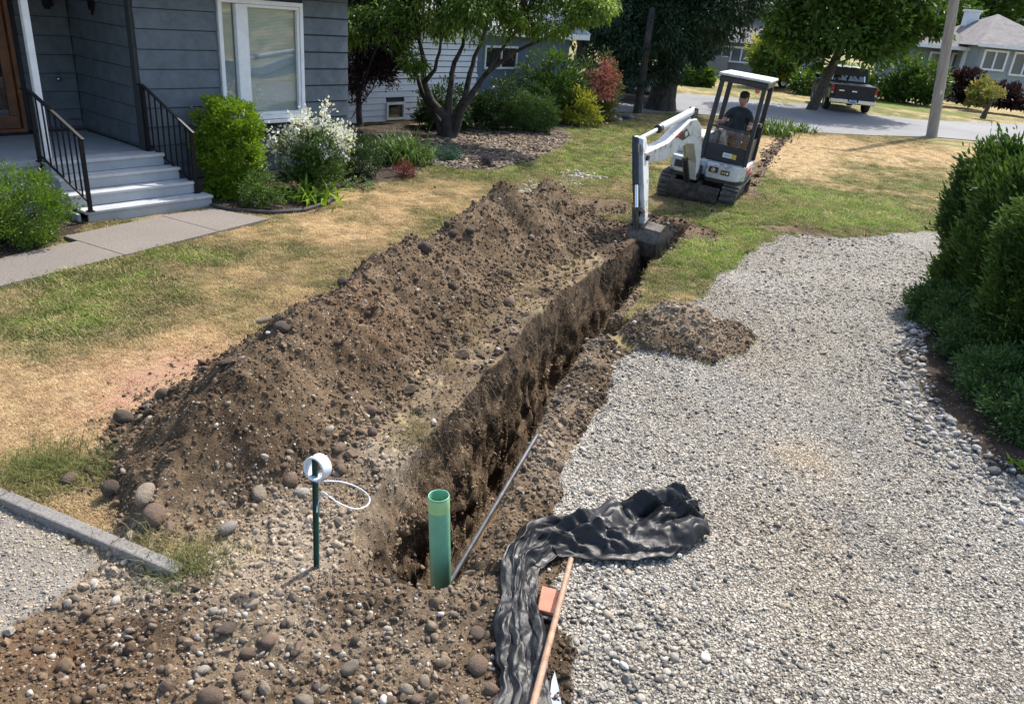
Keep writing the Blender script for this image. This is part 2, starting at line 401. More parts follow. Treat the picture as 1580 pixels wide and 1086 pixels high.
def lawn_color(x, y):
    x = np.asarray(x, float)
    t = .50 + .03 * (x < -.5) + .22 * fbm(x * .42, y * .42, 0, 4, 71) + .26 * fbm(x * 1.6, y * 1.6, 0, 4, 72) + .20 * fbm(x * 4.5, y * 4.5, 0, 3, 75)
    for px, py, rx, ry, a in ((150, 610, 1.7, .85, .85), (40, 680, 1.1, .7, .8), (320, 560, .8, .8, .7), (230, 410, 1.2, .5, .10), (420, 370, .9, .8, .25), (560, 330, .9, 1.4, .22),
                              (120, 430, 1.6, .6, -.30), (300, 395, .7, .3, -.55), (160, 500, .6, .4, -.5), (40, 510, .9, .6, -.28), (60, 560, .6, .4, -.4), (90, 720, .35, .3, -.95), (640, 380, .5, 1.0, -.1), (470, 480, .4, .4, .3), (700, 300, .9, 1.0, .25),
                              (760, 275, 1.2, 1.2, -.25), (880, 235, 1.6, 2.5, -.60), (960, 205, 1.6, 3.0, -.7), (660, 275, 1.0, 1.2, -.3), (850, 265, 1.2, 1.2, -.2), (930, 300, .9, 1.5, .05), (950, 330, .6, .8, -.25),
                              (1080, 385, .8, 1.1, -1.1), (1150, 350, .9, .9, -.8), (1200, 330, 1.0, 1.0, -.3), (1010, 455, .4, .9, .05), (1300, 340, 1.7, .9, -.85), (1230, 300, 1.6, 1.2, -.7), (1390, 330, 1.3, 1.2, -.6), (1340, 285, 3.0, 1.2, -.2),
                              (1215, 255, 1.7, 3.0, .60), (1330, 235, 4.5, 2.5, .30), (1250, 225, 2.5, 2.0, .45), (1450, 240, 3.0, 2.0, .42), (1130, 215, 1.4, 2.2, .1), (1400, 165, 2.5, 2.5, -.4), (1450, 165, 3, 3, .35), (1550, 175, 5, 4, .15), (1380, 160, 3, 3, -.35)):
        t = t + a * SPOT(x, y, px, py, rx, ry)
    t = t[..., None]
    c = np.where(t < .25, lerp(BRIGHT, GREEN, np.clip((t + .35) / .6, 0, 1)), np.where(t < .55, lerp(GREEN, OLIVE, (t - .25) / .3), lerp(OLIVE, TAN, np.clip((t - .55) / .38, 0, 1))))
    pk = (1.1 * SPOT(x, y, 285, 580, .62, .5) + .6 * SPOT(x, y, 205, 625, .6, .35))[..., None] * np.clip(.8 + .5 * fbm(x * 3, y * 3, 0, 3, 73), 0, 1)[..., None]
    return lerp(c, V(.50, .30, .21), np.clip(pk, 0, .92)), np.clip(t[..., 0], -.5, 1.3)
D_DARK, D_MID, D_LITE, D_DUST = V(.056, .038, .024), V(.125, .087, .053), V(.205, .148, .095), V(.33, .27, .20)
def dirt_color(x, y, z=0.0):
    x = np.asarray(x, float)
    n = .5 + .42 * fbm(x * 1.6, y * 1.6, z, 5, 81) + .25 * fbm(x * 9, y * 9, np.asarray(z) * 9, 3, 82)
    n = np.clip(n, 0, 1)[..., None]
    c = np.where(n < .5, lerp(D_DARK, D_MID, n * 2), lerp(D_MID, D_LITE, (n - .5) * 2))
    dust = 0
    for px, py, rx, ry, a in ((600, 705, .28, .5, .75), (660, 620, .22, .5, .55), (500, 820, .38, .42, .8), (420, 800, .4, .3, .5), (430, 860, .3, .25, .5), (840, 700, .2, .6, .5), (900, 540, .2, .4, .4), (870, 620, .2, .4, .3), (220, 870, .5, .25, .75), (300, 850, .5, .3, .5), (100, 930, .6, .25, .25),
                              (650, 1000, .4, .4, .22), (430, 940, .35, .25, .40), (560, 985, .4, .25, .28), (300, 920, .45, .2, .45), (700, 930, .25, .2, .35), (330, 1010, .5, .3, .2), (770, 690, .1, .4, .3), (1040, 520, .6, .5, .45), (700, 570, .2, .5, .4), (800, 480, .2, .7, .35)):
        dust = dust + a * SPOT(x, y, px, py, rx, ry)
    dust = np.clip(dust * (.75 + .7 * fbm(x * 3.1, y * 3.1, 0, 4, 83)), 0, .95)[..., None]
    c = lerp(c, D_DUST, dust)
    red = np.clip(.5 * SPOT(x, y, 180, 1000, .6, .35) + .55 * SPOT(x, y, 560, 545, .5, .6) + .3 * SPOT(x, y, 100, 1000, .5, .3), 0, 1)[..., None] * np.clip(.7 + .6 * fbm(x * 2.5, y * 2.5, 0, 3, 84), 0, 1)[..., None]
    return lerp(c, V(.135, .080, .045), red)
def gravel_color(x, y):
    x = np.asarray(x, float)
    n = np.clip(.5 + .5 * fbm(x * .9, y * .9, 0, 4, 91), 0, 1)[..., None]
    c = lerp(V(.325, .295, .25), V(.42, .395, .355), n)
    tan_ = np.clip(.7 * SPOT(x, y, 1240, 710, .25, .3) + .25 * SPOT(x, y, 1200, 830, .6, .5) + .3 * SPOT(x, y, 1350, 830, .5, .5) + .25 * SPOT(x, y, 1300, 980, .6, .4) + .25 * SPOT(x, y, 1170, 560, .5, .8), 0, 1)[..., None]
    c = lerp(c, V(.42, .34, .235), tan_)
    dk = np.clip(.55 * SPOT(x, y, 1330, 800, .35, .7) + .4 * SPOT(x, y, 1290, 640, .3, .9) + .35 * SPOT(x, y, 1120, 590, .5, .5), 0, 1)[..., None] * np.clip(.6 + .8 * fbm(x * 2, y * 2, 0, 3, 93), 0, 1)[..., None]
    return lerp(c, V(.20, .205, .21), dk)

# ---- grid rows and columns
rows = list(np.arange(-14, .5, 1.2)) + list(np.arange(.5, 1.7, .15))
yv = 1.7
while yv < 34: rows.append(yv); yv += max(.0165, .0056 * yv)
while yv < 900: rows.append(yv); yv += .06 * (yv - 28)
rows = np.array(rows)
def offs(steps):
    o = [0.0]
    for lim, st in steps:
        while o[-1] < lim: o.append(o[-1] + st)
    while o[-1] < 500: o.append(o[-1] * 1.17)
    return np.array(o[1:])
oL = offs(((.35, .016), (2.4, .021), (4.0, .045), (8, .12)))
oR = offs(((.55, .018), (1.6, .035), (4.8, .06), (12, .16)))
NW, NF, NR = 34, 8, 18
wL = np.linspace(0, 1, NW); wR = np.linspace(1, 0, NR)
Y = rows[:, None]
xl, xr = XL(rows), XR(rows)
wl = np.interp(rows, [3.4, 4.2, 4.9, 5.6, 12], [.34, .30, .20, .14, .10])
FL = np.minimum(xl + wl, xr - .26); FR = xr - np.interp(rows, [3.4, 5, 6], [.06, .05, .05])
X = np.concatenate([xl[:, None] - oL[::-1][None], xl[:, None] + (FL - xl)[:, None] * wL[None],
                    (FL[:, None] + (FR - FL)[:, None] * np.linspace(0, 1, NF + 2)[None, 1:-1]), FR[:, None] + (xr - FR)[:, None] * (1 - wR)[None], xr[:, None] + oR[None]], 1)
nL = len(oL)
nr, nc = X.shape
YY = np.repeat(Y, nc, 1).copy()
mk = masks(X, YY)
MD, HP, NT = mound(X, YY), heap(X, YY), notch(X, YY)
prof = np.zeros((nr, nc))
near = 1 - sst(4.2, 5.2, rows)
pw = np.where(near[:, None] > 0, lerp(wL[None] ** 1.05, 0.36 * wL[None] + .64 * wL[None] ** 2.6, near[:, None]), wL[None])
prof[:, nL:nL + NW] = pw
prof[:, nL + NW:nL + NW + NF] = 1
prof[:, nL + NW + NF:nL + NW + NF + NR] = wR[None]
DEP = trench_depth(X, YY)
soil = mk['dirt'].astype(float)
def base_z(x, y, mk, mdh):
    near_ = 1 - sst(18, 30, y)
    z = near_ * .02 * fbm(x * .5, y * .5, 0, 3, 101)
    lawnb = .008 * fbm(x * 7, y * 7, 0, 3, 102) * near_
    dz = .030 * fbm(x * 3, y * 3, 0, 4, 103) + .022 * np.maximum(0, fbm(x * 11, y * 11, 0, 3, 104)) + .010 * fbm(x * 30, y * 30, 0, 2, 105)
    # bank pushed up round the near end of the trench
    dz = dz + .035 * np.exp(-((x + .55) / .9) ** 2 - ((y - 3.10) / .30) ** 2) + .10 * np.exp(-((x + 1.45) / .35) ** 2 - ((y - 2.9) / .5) ** 2) - .05 * np.exp(-((x + 2.1) / .4) ** 2 - ((y - 3.0) / .4) ** 2)
    dz = dz + .05 * np.exp(-((x - _ext(y, _yr, _xr) - .16) / .14) ** 2) * (y > 3.6) * (y < 8)
    rut = -.02 * np.exp(-((x - np.interp(y, [2, 6, 12], [2.4, 3.0, 4.6])) / .35) ** 2) - .02 * np.exp(-((x - np.interp(y, [2, 6, 12], [1.1, 1.7, 3.6])) / .3) ** 2)
    gz = .012 * fbm(x * 4, y * 4, 0, 3, 106) + rut * near_ + .004 * fbm(x * 25, y * 25, 0, 2, 107)
    z = z + np.where(mk['drive'] | mk['pad'], gz * near_, np.where(mk['dirt'], dz * near_, np.where(mk['bed'] | mk['hbed'], .04 * near_ + .03 * fbm(x * 4, y * 4, 0, 3, 108) * near_, lawnb)))
    rough = .035 * fbm(x * 4.2, y * 4.2, 0, 4, 111) + .030 * np.maximum(0, fbm(x * 10, y * 10, 0, 3, 109)) + .012 * fbm(x * 26, y * 26, 0, 3, 110)
    return z + mdh + sst(.0, .12, mdh) * rough
Z = base_z(X, YY, mk, MD) + HP * 1.0 - NT * (prof <= 0)
w01 = prof.copy()
tw = np.sin(np.pi * np.clip(w01, 0, 1)) * (DEP > .1)
Z = Z * (1 - w01 * (DEP / 1.75)) - DEP * w01 - np.where((w01 > 0) & (w01 < 1), .05, 0) * fbm(X * 6, YY * 6, w01 * 4, 3, 120) * (DEP > .1)
# ragged walls: push the wall sideways
isL = np.zeros(nc, bool); isL[nL:nL + NW] = True
isR = np.zeros(nc, bool); isR[nL + NW + NF:nL + NW + NF + NR] = True
wn = fbm(YY * 1.6, Z * 1.3, 0, 3, 121) * .10 + fbm(YY * 7, Z * 2.2, 1.5, 3, 122) * .045 + fbm(YY * 19, Z * 4.5, 0, 3, 123) * .028 - .09 * sst(.35, .7, fbm(YY * 2.6, Z * 3.0, 4, 2, 127))
X = X + tw * (np.where(isL[None], 1, 0) * wn - np.where(isR[None], 1, 0) * (wn * .8 + .04 * fbm(YY * 9, Z * 8, 2, 3, 131)))
flo = np.zeros(nc, bool); flo[nL + NW:nL + NW + NF] = True
Z = Z + np.where(flo[None] & (DEP > .3), .06 * fbm(X * 5, YY * 5, 0, 4, 124), 0)
# colours
LC, LT = lawn_color(X, YY)
C = LC
dirtc = dirt_color(X, YY, Z)
C = np.where((mk['dirt'] | (MD > .02) | (HP > .03) | (w01 > 0) & (DEP > .03))[..., None], dirtc, C)
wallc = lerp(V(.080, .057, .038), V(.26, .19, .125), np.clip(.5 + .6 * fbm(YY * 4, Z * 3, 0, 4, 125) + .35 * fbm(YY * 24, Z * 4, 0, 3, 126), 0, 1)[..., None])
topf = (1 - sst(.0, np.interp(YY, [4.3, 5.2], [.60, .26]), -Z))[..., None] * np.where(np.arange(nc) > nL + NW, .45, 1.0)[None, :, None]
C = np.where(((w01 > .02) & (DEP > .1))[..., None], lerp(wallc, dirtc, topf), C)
C = np.where((NT > .05)[..., None] & (w01 <= 0)[..., None], wallc * .9, C)
gc = gravel_color(X, YY)
C = np.where((mk['drive'] & (HP < .02) & (NT < .03))[..., None], gc, C)
padc = lerp(V(.17, .15, .125), V(.27, .245, .212), np.clip(.5 + .5 * fbm(X * 2, YY * 2, 0, 4, 127), 0, 1)[..., None])
C = np.where(mk['pad'][..., None], padc, C)
bedc = lerp(V(.028, .021, .016), V(.07, .052, .038), np.clip(.5 + .6 * fbm(X * 3, YY * 3, 0, 4, 128), 0, 1)[..., None])
bark = np.clip(1.0 * SPOT(X, YY, 790, 225, 1.3, 2.2) + .7 * SPOT(X, YY, 830, 212, 1.2, 2.0), 0, 1)[..., None] * np.clip(.6 + .9 * fbm(X * 5, YY * 5, 0, 3, 129), 0, 1)[..., None]
bedc = lerp(bedc, V(.24, .175, .125), bark)
C = np.where((mk['bed'] | mk['hbed'])[..., None], bedc, C)
shelf = (X > np.interp(YY, *_mr) + .02) & (X < XL(YY) + .02) & (YY > 4.7) & (YY < 11.5) & (w01 <= 0)
C = lerp(C, lerp(V(.17, .125, .082), V(.31, .245, .150), np.clip(.5 + .8 * fbm(X * 5, YY * 5, 0, 3, 132), 0, 1)[..., None]), (shelf * np.clip(.38 + .9 * fbm(X * 2.2, YY * 2.2, 0, 3, 133), 0, .85))[..., None])
# straw and dry grass left on the bank between pile and trench
strawm = np.clip(.9 * SPOT(X, YY, 640, 585, .10, .55) + .9 * SPOT(X, YY, 610, 660, .1, .3) + .8 * SPOT(X, YY, 720, 505, .12, .5) + .8 * SPOT(X, YY, 800, 455, .14, .6) + .6 * SPOT(X, YY, 870, 420, .2, .6) + .9 * SPOT(X, YY, 240, 840, .5, .12), 0, 1) * np.clip(.5 + 1.1 * fbm(X * 6, YY * 6, 0, 3, 130), 0, 1) * (MD < .06) * (w01 <= 0)
C = lerp(C, V(.36, .29, .15), np.where(mk['drive'], 0, strawm)[..., None] * .9)

verts = np.stack([X, YY, Z], -1).reshape(-1, 3)
ii, jj = np.meshgrid(np.arange(nr - 1), np.arange(nc - 1), indexing='ij')
q0 = ii * nc + jj
faces = np.stack([q0, q0 + 1, q0 + nc + 1, q0 + nc], -1).reshape(-1, 4)
def fmean(A): return (A[:-1, :-1] + A[1:, :-1] + A[:-1, 1:] + A[1:, 1:]).reshape(-1) / 4
fx, fy = fmean(X), fmean(YY)
mf = {k: fmean(v.astype(float)) >= .5 for k, v in mk.items()}
cls = np.zeros(len(faces), int)                                  # 0 lawn
cls[mf['hbed'] | mf['bed']] = 5
cls[mf['dirt']] = 1
cls[mf['drive']] = 2; cls[mf['pad']] = 6
cls[(fmean(w01) > .01) & (fmean(DEP) > .05)] = 3
cls[(fmean(NT) > .06) & (fmean(w01) <= .01)] = 3
cls[fmean(HP) > .035] = 7
cls[fmean(MD) > .03] = 4

def ground_mat(name, kind):
    m = bpy.data.materials.new(name); nt, b = nodes_of(m)
    v = coords(nt); c = attr(nt, 'gcol')
    b.inputs['Roughness'].default_value = .95; b.inputs['Specular IOR Level'].default_value = .15
    if kind == 'lawn':
        f1 = noise(nt, v, 38, 4, .7); f2 = noise(nt, v, 150, 3, .7)
        k = ramp(nt, f1, [(.3, (.62, .62, .55)), (.7, (1.3, 1.28, 1.25))])
        col = mixc(nt, c, k, 1.0, 'MULTIPLY')
        k2 = ramp(nt, f2, [(.3, (.6, .6, .6)), (.7, (1.35, 1.35, 1.35))]); col = mixc(nt, col, k2, 1.0, 'MULTIPLY')
        bump(nt, b, f2, .8, .03)
    elif kind == 'path':
        f2 = noise(nt, v, 110, 4, .8); k = ramp(nt, f2, [(.3, (.55, .55, .55)), (.7, (1.45, 1.45, 1.45))]); col = mixc(nt, c, k, 1.0, 'MULTIPLY'); bump(nt, b, f2, .8, .01)
    elif kind == 'gravel':
        vo = nt.nodes.new('ShaderNodeTexVoronoi'); vo.inputs['Scale'].default_value = 62; vo.inputs['Randomness'].default_value = 1
        nz = nt.nodes.new('ShaderNodeVectorMath'); nz.operation = 'ADD'
        n3 = nt.nodes.new('ShaderNodeTexNoise'); n3.inputs['Scale'].default_value = 20; nt.links.new(v, n3.inputs['Vector'])
        sc = nt.nodes.new('ShaderNodeVectorMath'); sc.operation = 'SCALE'; sc.inputs['Scale'].default_value = .03
        nt.links.new(n3.outputs['Color'], sc.inputs[0]); nt.links.new(v, nz.inputs[0]); nt.links.new(sc.outputs[0], nz.inputs[1])
        nt.links.new(nz.outputs[0], vo.inputs['Vector'])
        sep = nt.nodes.new('ShaderNodeSeparateColor'); nt.links.new(vo.outputs['Color'], sep.inputs[0])
        k = ramp(nt, sep.outputs[0], [(0, (.45, .45, .45)), (.35, (.82, .81, .79)), (.8, (1.08, 1.08, 1.06)), (1, (1.5, 1.5, 1.47))])
        col = mixc(nt, c, k, 1.0, 'MULTIPLY')
        gap = ramp(nt, vo.outputs['Distance'], [(.0, 1.0), (.45, .9), (.75, .0)])
        gcolr = mixc(nt, (.45, .43, .40), (1, 1, 1), gap); col = mixc(nt, col, gcolr, 1.0, 'MULTIPLY')
        bump(nt, b, gap, 1.0, .012)
    else:
        f1 = noise(nt, v, 16, 6, .7); f2 = noise(nt, v, 70, 5, .75)
        k = ramp(nt, f1, [(.3, (.62, .60, .58)), (.7, (1.32, 1.32, 1.32))]); col = mixc(nt, c, k, 1.0, 'MULTIPLY')
        k2 = ramp(nt, f2, [(.32, (.55, .53, .5)), (.68, (1.4, 1.4, 1.4))]); col = mixc(nt, col, k2, 1.0, 'MULTIPLY')
        vo = nt.nodes.new('ShaderNodeTexVoronoi'); vo.inputs['Scale'].default_value = 55; nt.links.new(v, vo.inputs['Vector'])
        sep = nt.nodes.new('ShaderNodeSeparateColor'); nt.links.new(vo.outputs['Color'], sep.inputs[0])
        pick = ramp(nt, sep.outputs[1], [(.86, 0.0), (.88, 1.0)]); ins = ramp(nt, vo.outputs['Distance'], [(.28, 1.0), (.36, 0.0)])
        pm = nt.nodes.new('ShaderNodeMath'); pm.operation = 'MULTIPLY'; nt.links.new(pick, pm.inputs[0]); nt.links.new(ins, pm.inputs[1])
        peb = ramp(nt, sep.outputs[2], [(0, (.2, .17, .13)), (1, (.5, .46, .4))])
        col = mixc(nt, col, peb, pm.outputs[0])
        p = bump(nt, b, f1, .7, .03); p = bump(nt, b, f2, .9, .012, p)
    nt.links.new(col, b.inputs['Base Color'])
    return m
MG = {'path': ground_mat('path_grit', 'path'), 'lawn': ground_mat('lawn', 'lawn'), 'dirt': ground_mat('soil', 'dirt'), 'gravel': ground_mat('gravel_bed', 'gravel')}
def sheet(name, sel, mat):
    f = faces[sel]; used = np.unique(f); mp = np.full(len(verts), -1); mp[used] = np.arange(len(used))
    cc = np.c_[C.reshape(-1, 3)[used], np.ones(len(used))]
    me = np_mesh(name, verts[used], mp[f], True, [('gcol', 'FLOAT_COLOR', 'POINT', cc)])
    return link(name, me, mat)
for nm, k, mt in (('lawn', 0, 'lawn'), ('soil_ground', 1, 'dirt'), ('gravel_driveway', 2, 'gravel'), ('trench', 3, 'dirt'), ('planting_bed', 5, 'dirt'), ('gravel_path', 6, 'path')):
    tag(sheet(nm, cls == k, MG[mt]), kind='structure')
pile_obj = tag(sheet('dirt_pile', cls == 4, MG['dirt']), 'long dark brown spoil pile of dug soil heaped along the trench', 'dirt pile')
heap_obj = tag(sheet('dirt_pile', cls == 7, MG['dirt']), 'small low heap of grey brown soil spilled onto the gravel driveway', 'dirt pile')

def zat(x, y):
    """height of the ground outside the trench"""
    x = np.atleast_1d(np.asarray(x, float)); y = np.atleast_1d(np.asarray(y, float))
    m = masks(x, y); md = mound(x, y)
    z = base_z(x, y, m, md) + heap(x, y) - notch(x, y)
    l, r = XL(y), XR(y); D = trench_depth(x, y)
    t = (x > l) & (x < r) & (D > .05)
    wl_ = np.interp(y, [3.4, 4.2, 4.9, 5.6, 12], [.34, .30, .20, .14, .10]); q = np.clip((x - l) / wl_, 0, 1)
    nn = 1 - sst(4.2, 5.2, y); pz = lerp(q, .36 * q + .64 * q ** 2.6, nn)
    qr = np.clip((r - x) / .06, 0, 1)
    return np.where(t, z * (1 - np.minimum(pz, qr)) - D * np.minimum(pz, qr), z)
def surf(px, py, extra=0.0):
    """where the view ray of a photo pixel meets the ground"""
    d = ray(px, py); t = np.linspace(2.0, 60.0, 6000)
    P = CAMP[None] + t[:, None] * d[None]
    sel = P[:, 2] < 1.3; P = P[sel]
    z = zat(P[:, 0], P[:, 1]); k = np.argmax(P[:, 2] <= z + extra)
    return P[k]
# ------------------------------------------------------------------ street, walk, kerb
def slab_mesh(poly, z0, z1, name, mat, parent=None, bevel=.0):
    b = MB(); b.prism(poly, lambda u, v, d: V(u, v, d), z0, z1); return b.build(name, mat, parent, bevel)
def asphalt_mat(name, c, sc=90):
    m = bpy.data.materials.new(name); nt, b = nodes_of(m); v = coords(nt)
    big = ramp(nt, noise(nt, v, .35, 5, .6), [(.3, tuple(x * .82 for x in c)), (.7, tuple(x * 1.15 for x in c))])
    k = ramp(nt, noise(nt, v, sc, 3, .8), [(.3, (.6, .6, .6)), (.7, (1.4, 1.4, 1.4))])
    nt.links.new(mixc(nt, big, k, 1.0, 'MULTIPLY'), b.inputs['Base Color']); b.inputs['Roughness'].default_value = .9
    bump(nt, b, noise(nt, v, sc, 3, .8), .5, .008); return m
M_ROAD = asphalt_mat('asphalt', (.19, .188, .188), 40)
M_WALK = asphalt_mat('exposed_aggregate', (.175, .152, .130), 60)
M_CONC = asphalt_mat('weathered_concrete', (.205, .19, .172), 60)
tag(slab_mesh(P_ROAD, -.05, .03, 'street', M_ROAD), kind='structure')
# walkway of concrete panels with recessed joints
wk = empty('walkway', (0, 0, 0)); tag(wk, kind='structure')
wa, wb = g2(0, 445), g2(415, 340)                                    # lawn side edge
wc, wd_ = g2(0, 402), g2(110, 360)                                   # house side edge
e1 = nrm(wb - wa); L = np.linalg.norm(wb - wa); nn_ = V(-e1[1], e1[0]); wid = (wc - wa) @ nn_
joints = [-3.2, -1.6, -.05, 1.45, L - .93, L]
for k in range(5):
    a, b_ = joints[k] + .0035, joints[k + 1] - .0035
    wb2 = wid if k < 3 else wid + .28 * (1 if k == 3 else 1)
    poly = [tuple(wa + e1 * a), tuple(wa + e1 * b_), tuple(wa + e1 * b_ + nn_ * wb2), tuple(wa + e1 * a + nn_ * wb2)]
    if k == 4: poly = [tuple(wa + e1 * a), tuple(wa + e1 * b_), tuple(g2(326, 324)), tuple(wa + e1 * a + nn_ * wb2)]
    slab_mesh(poly, -.06, .030, 'paving_slab', M_WALK, wk, .008)
# concrete kerb beside the lower gravel path, two lengths
kb = empty('concrete_kerb', (0, 0, 0), label='weathered grey concrete kerb strip between dry lawn and gravel path', cat='kerb')
ka, kb2 = g2(-160, 702), g2(278, 887); e2 = nrm(kb2 - ka); n2 = V(-e2[1], e2[0])
Lk = np.linalg.norm(kb2 - ka)
for a, b_ in ((0, Lk * .42), (Lk * .42 + .012, Lk * .80), (Lk * .80 + .01, Lk)):
    p, q = ka + e2 * a, ka + e2 * b_
    o = MB().beam((p[0], p[1], -.01), (q[0], q[1], -.015), .085, .13).build('kerb_length', M_CONC, kb, .012)

# ------------------------------------------------------------------ loose stones, clods, grass
def mat_pebble(name, rough=.85, fine=40, amt=.35):
    m = bpy.data.materials.new(name); nt, b = nodes_of(m)
    c = attr(nt, 'pcol', True); v = coords(nt)
    k = ramp(nt, noise(nt, v, 1.6, 5, .7), [(.3, (1 - amt,) * 3), (.7, (1 + amt,) * 3)])
    nt.links.new(mixc(nt, c, k, 1.0, 'MULTIPLY'), b.inputs['Base Color']); b.inputs['Roughness'].default_value = rough; b.inputs['Specular IOR Level'].default_value = .3
    return m
M_PEB = mat_pebble('pebble_stone'); M_CLOD = mat_pebble('soil_clod', .95, 40, .5)
C_PEB = proto_collection('pebble', [rock_mesh('pebble', 100 + i, 2 if i < 3 else 1, .25, .6, angular=(i % 2 == 1)) for i in range(7)], M_PEB)
C_ROUND = proto_collection('round_pebble', [rock_mesh('round_pebble', 140 + i, 2, .22, .65) for i in range(5)], M_PEB)
C_CLOD = proto_collection('clod', [rock_mesh('clod', 160 + i, 2, .45, .75, angular=(i % 4 != 1)) for i in range(7)], M_CLOD)
def rnd_rot(n, tilt=.5): return np.c_[RNG.uniform(-tilt, tilt, n), RNG.uniform(-tilt, tilt, n), RNG.uniform(0, 6.28, n)]
STONES = V([.47, .44, .39], [.345, .322, .285], [.22, .208, .19], [.39, .335, .262], [.12, .118, .115], [.58, .555, .51])
def stone_cols(n, p, jit=.12):
    c = STONES[RNG.choice(6, n, p=p)]; return np.clip(c * (1 + RNG.normal(0, jit, (n, 1))), .03, .8)
def samp(x0, x1, y0, y1, n): return RNG.uniform(x0, x1, n), RNG.uniform(y0, y1, n)
# driveway gravel
gx, gy = [], []
for y0, y1, n in ((2.2, 3.6, 17000), (3.6, 5.2, 22000), (5.2, 7.5, 24000), (7.5, 10, 18000), (10, 14.5, 17000)):
    a, b_ = samp(.1, 7.6, y0, y1, n); k = (b_ < 99) & (a < np.interp(y0, [2, 5, 8, 14], [4.2, 4.6, 6, 7.6])); gx.append(a[k]); gy.append(b_[k])
gx, gy = np.concatenate(gx), np.concatenate(gy)
mm = masks(gx, gy); k = mm['drive'] & (heap(gx, gy) < .03) & (notch(gx, gy) < .03); gx, gy = gx[k], gy[k]
# bare compacted patches show fewer stones
comp = np.clip(.9 * SPOT(gx, gy, 1240, 710, .3, .35) + .45 * SPOT(gx, gy, 1200, 600, .7, 1.0) + .4 * SPOT(gx, gy, 1250, 900, .6, .3) + .5 * SPOT(gx, gy, 860, 720, .3, .8), 0, .95)
trk_ = .55 * np.exp(-((gx - np.interp(gy, [2, 6, 12], [2.4, 3.0, 4.6])) / .42) ** 2) + .45 * np.exp(-((gx - np.interp(gy, [2, 6, 12], [1.1, 1.7, 3.6])) / .35) ** 2) * (gy > 4.5)
comp = np.clip(comp + trk_, 0, .95)
k = RNG.random(len(gx)) > comp * np.clip(.8 + .8 * fbm(gx * 2, gy * 2, 0, 3, 140), 0, 1); gx, gy = gx[k], gy[k]
n = len(gx)
rub = np.clip(1.0 * SPOT(gx, gy, 940, 960, .35, .6) + .6 * SPOT(gx, gy, 1000, 1060, .7, .35), 0, 1)          # clean washed stone by the tarp
s = np.exp(RNG.normal(math.log(.0066), .42, n)) * (1 + .65 * rub) * np.interp(gy, [3, 8, 13], [1, 1.25, 1.5]); s = np.clip(s, .004, .036)
P = np.c_[gx, gy, zat(gx, gy) + s * .28]
cols = stone_cols(n, [.27, .29, .17, .13, .09, .05]) * gravel_color(gx, gy) / V(.42, .40, .37) * .95
scatter('loose_gravel', C_PEB, P, s[:, None] * RNG.uniform(.8, 1.2, (n, 3)), rnd_rot(n, .6), cols, 'pale grey crushed gravel covering the driveway')
# river stones along the hedge
a, b_ = samp(3.0, 6.6, 3.2, 11.2, 16000)
d = np.full(len(a), 9.0)
hp = P_DRIVE[19:]
for (x0, y0), (x1, y1) in zip(hp[:-1], hp[1:]):
    L2 = (x1 - x0) ** 2 + (y1 - y0) ** 2; t = np.clip(((a - x0) * (x1 - x0) + (b_ - y0) * (y1 - y0)) / L2, 0, 1)
    d = np.minimum(d, np.hypot(a - x0 - t * (x1 - x0), b_ - y0 - t * (y1 - y0)))
wdt = np.interp(b_, [3, 4.5, 6, 8, 11], [.75, .62, .45, .25, .15])
k = (d < wdt * RNG.random(len(a)) ** .6) & (masks(a, b_)['drive'] | (d < .12)); a, b_ = a[k], b_[k]; n = len(a)
s = np.clip(np.exp(RNG.normal(math.log(.0165), .40, n)), .007, .04)
scatter('river_stones', C_ROUND, np.c_[a, b_, zat(a, b_) + s * .35], s[:, None] * RNG.uniform(.75, 1.25, (n, 3)), rnd_rot(n, .5), stone_cols(n, [.25, .32, .22, .08, .09, .04]) * .85, 'larger smooth pale river stones edging the hedge bed')
# soil clods and pebbles on the piles and round the trench
def clods():
    out = []
    for x0, x1, y0, y1, n, smed in ((-3.4, .6, 2.2, 4.2, 21000, .0062), (-3.1, 1.1, 4.2, 6.5, 22000, .0072), (-2.7, 2.7, 6.5, 9, 21000, .0092), (-2.0, 2.6, 9, 13.6, 15000, .012)):
        a, b_ = samp(x0, x1, y0, y1, n); m_ = masks(a, b_); ok = (m_['dirt'] | (mound(a, b_) > .02) | (heap(a, b_) > .03)) & (trench_depth(a, b_) * ((a > XL(b_)) & (a < XR(b_))) < .1)
        a, b_ = a[ok], b_[ok]; s = np.clip(np.exp(RNG.normal(math.log(smed), .58, len(a))), .003, .034); out.append((a, b_, s))
    return [np.concatenate(t) for t in zip(*out)]
cx_, cy_, cs_ = clods(); n = len(cx_)
mk_ = mound(cx_, cy_) / np.maximum(np.interp(cy_, *_mh), .05); shf = (cx_ > np.interp(cy_, *_mr) + .02) & (cx_ < XL(cy_)) & (cy_ > 4.7)
k = RNG.random(n) > np.where(shf, .6, np.where(mk_ > .15, .12, 0)); cx_, cy_, cs_, mk_ = cx_[k], cy_[k], cs_[k], mk_[k]; n = len(cx_)
cs_ = cs_ * np.where(mk_ > .02, np.interp(mk_, [0, .2, .45, 1], [1.25, 1.0, .72, .80]), 1); cz_ = zat(cx_, cy_)
stony = RNG.random(n) < np.clip(.055 + .34 * SPOT(cx_, cy_, 430, 990, .8, .5) + .45 * SPOT(cx_, cy_, 470, 760, .5, .4) + .25 * SPOT(cx_, cy_, 250, 960, .6, .4), 0, .65)
k = ~stony; dc = dirt_color(cx_, cy_, cz_)
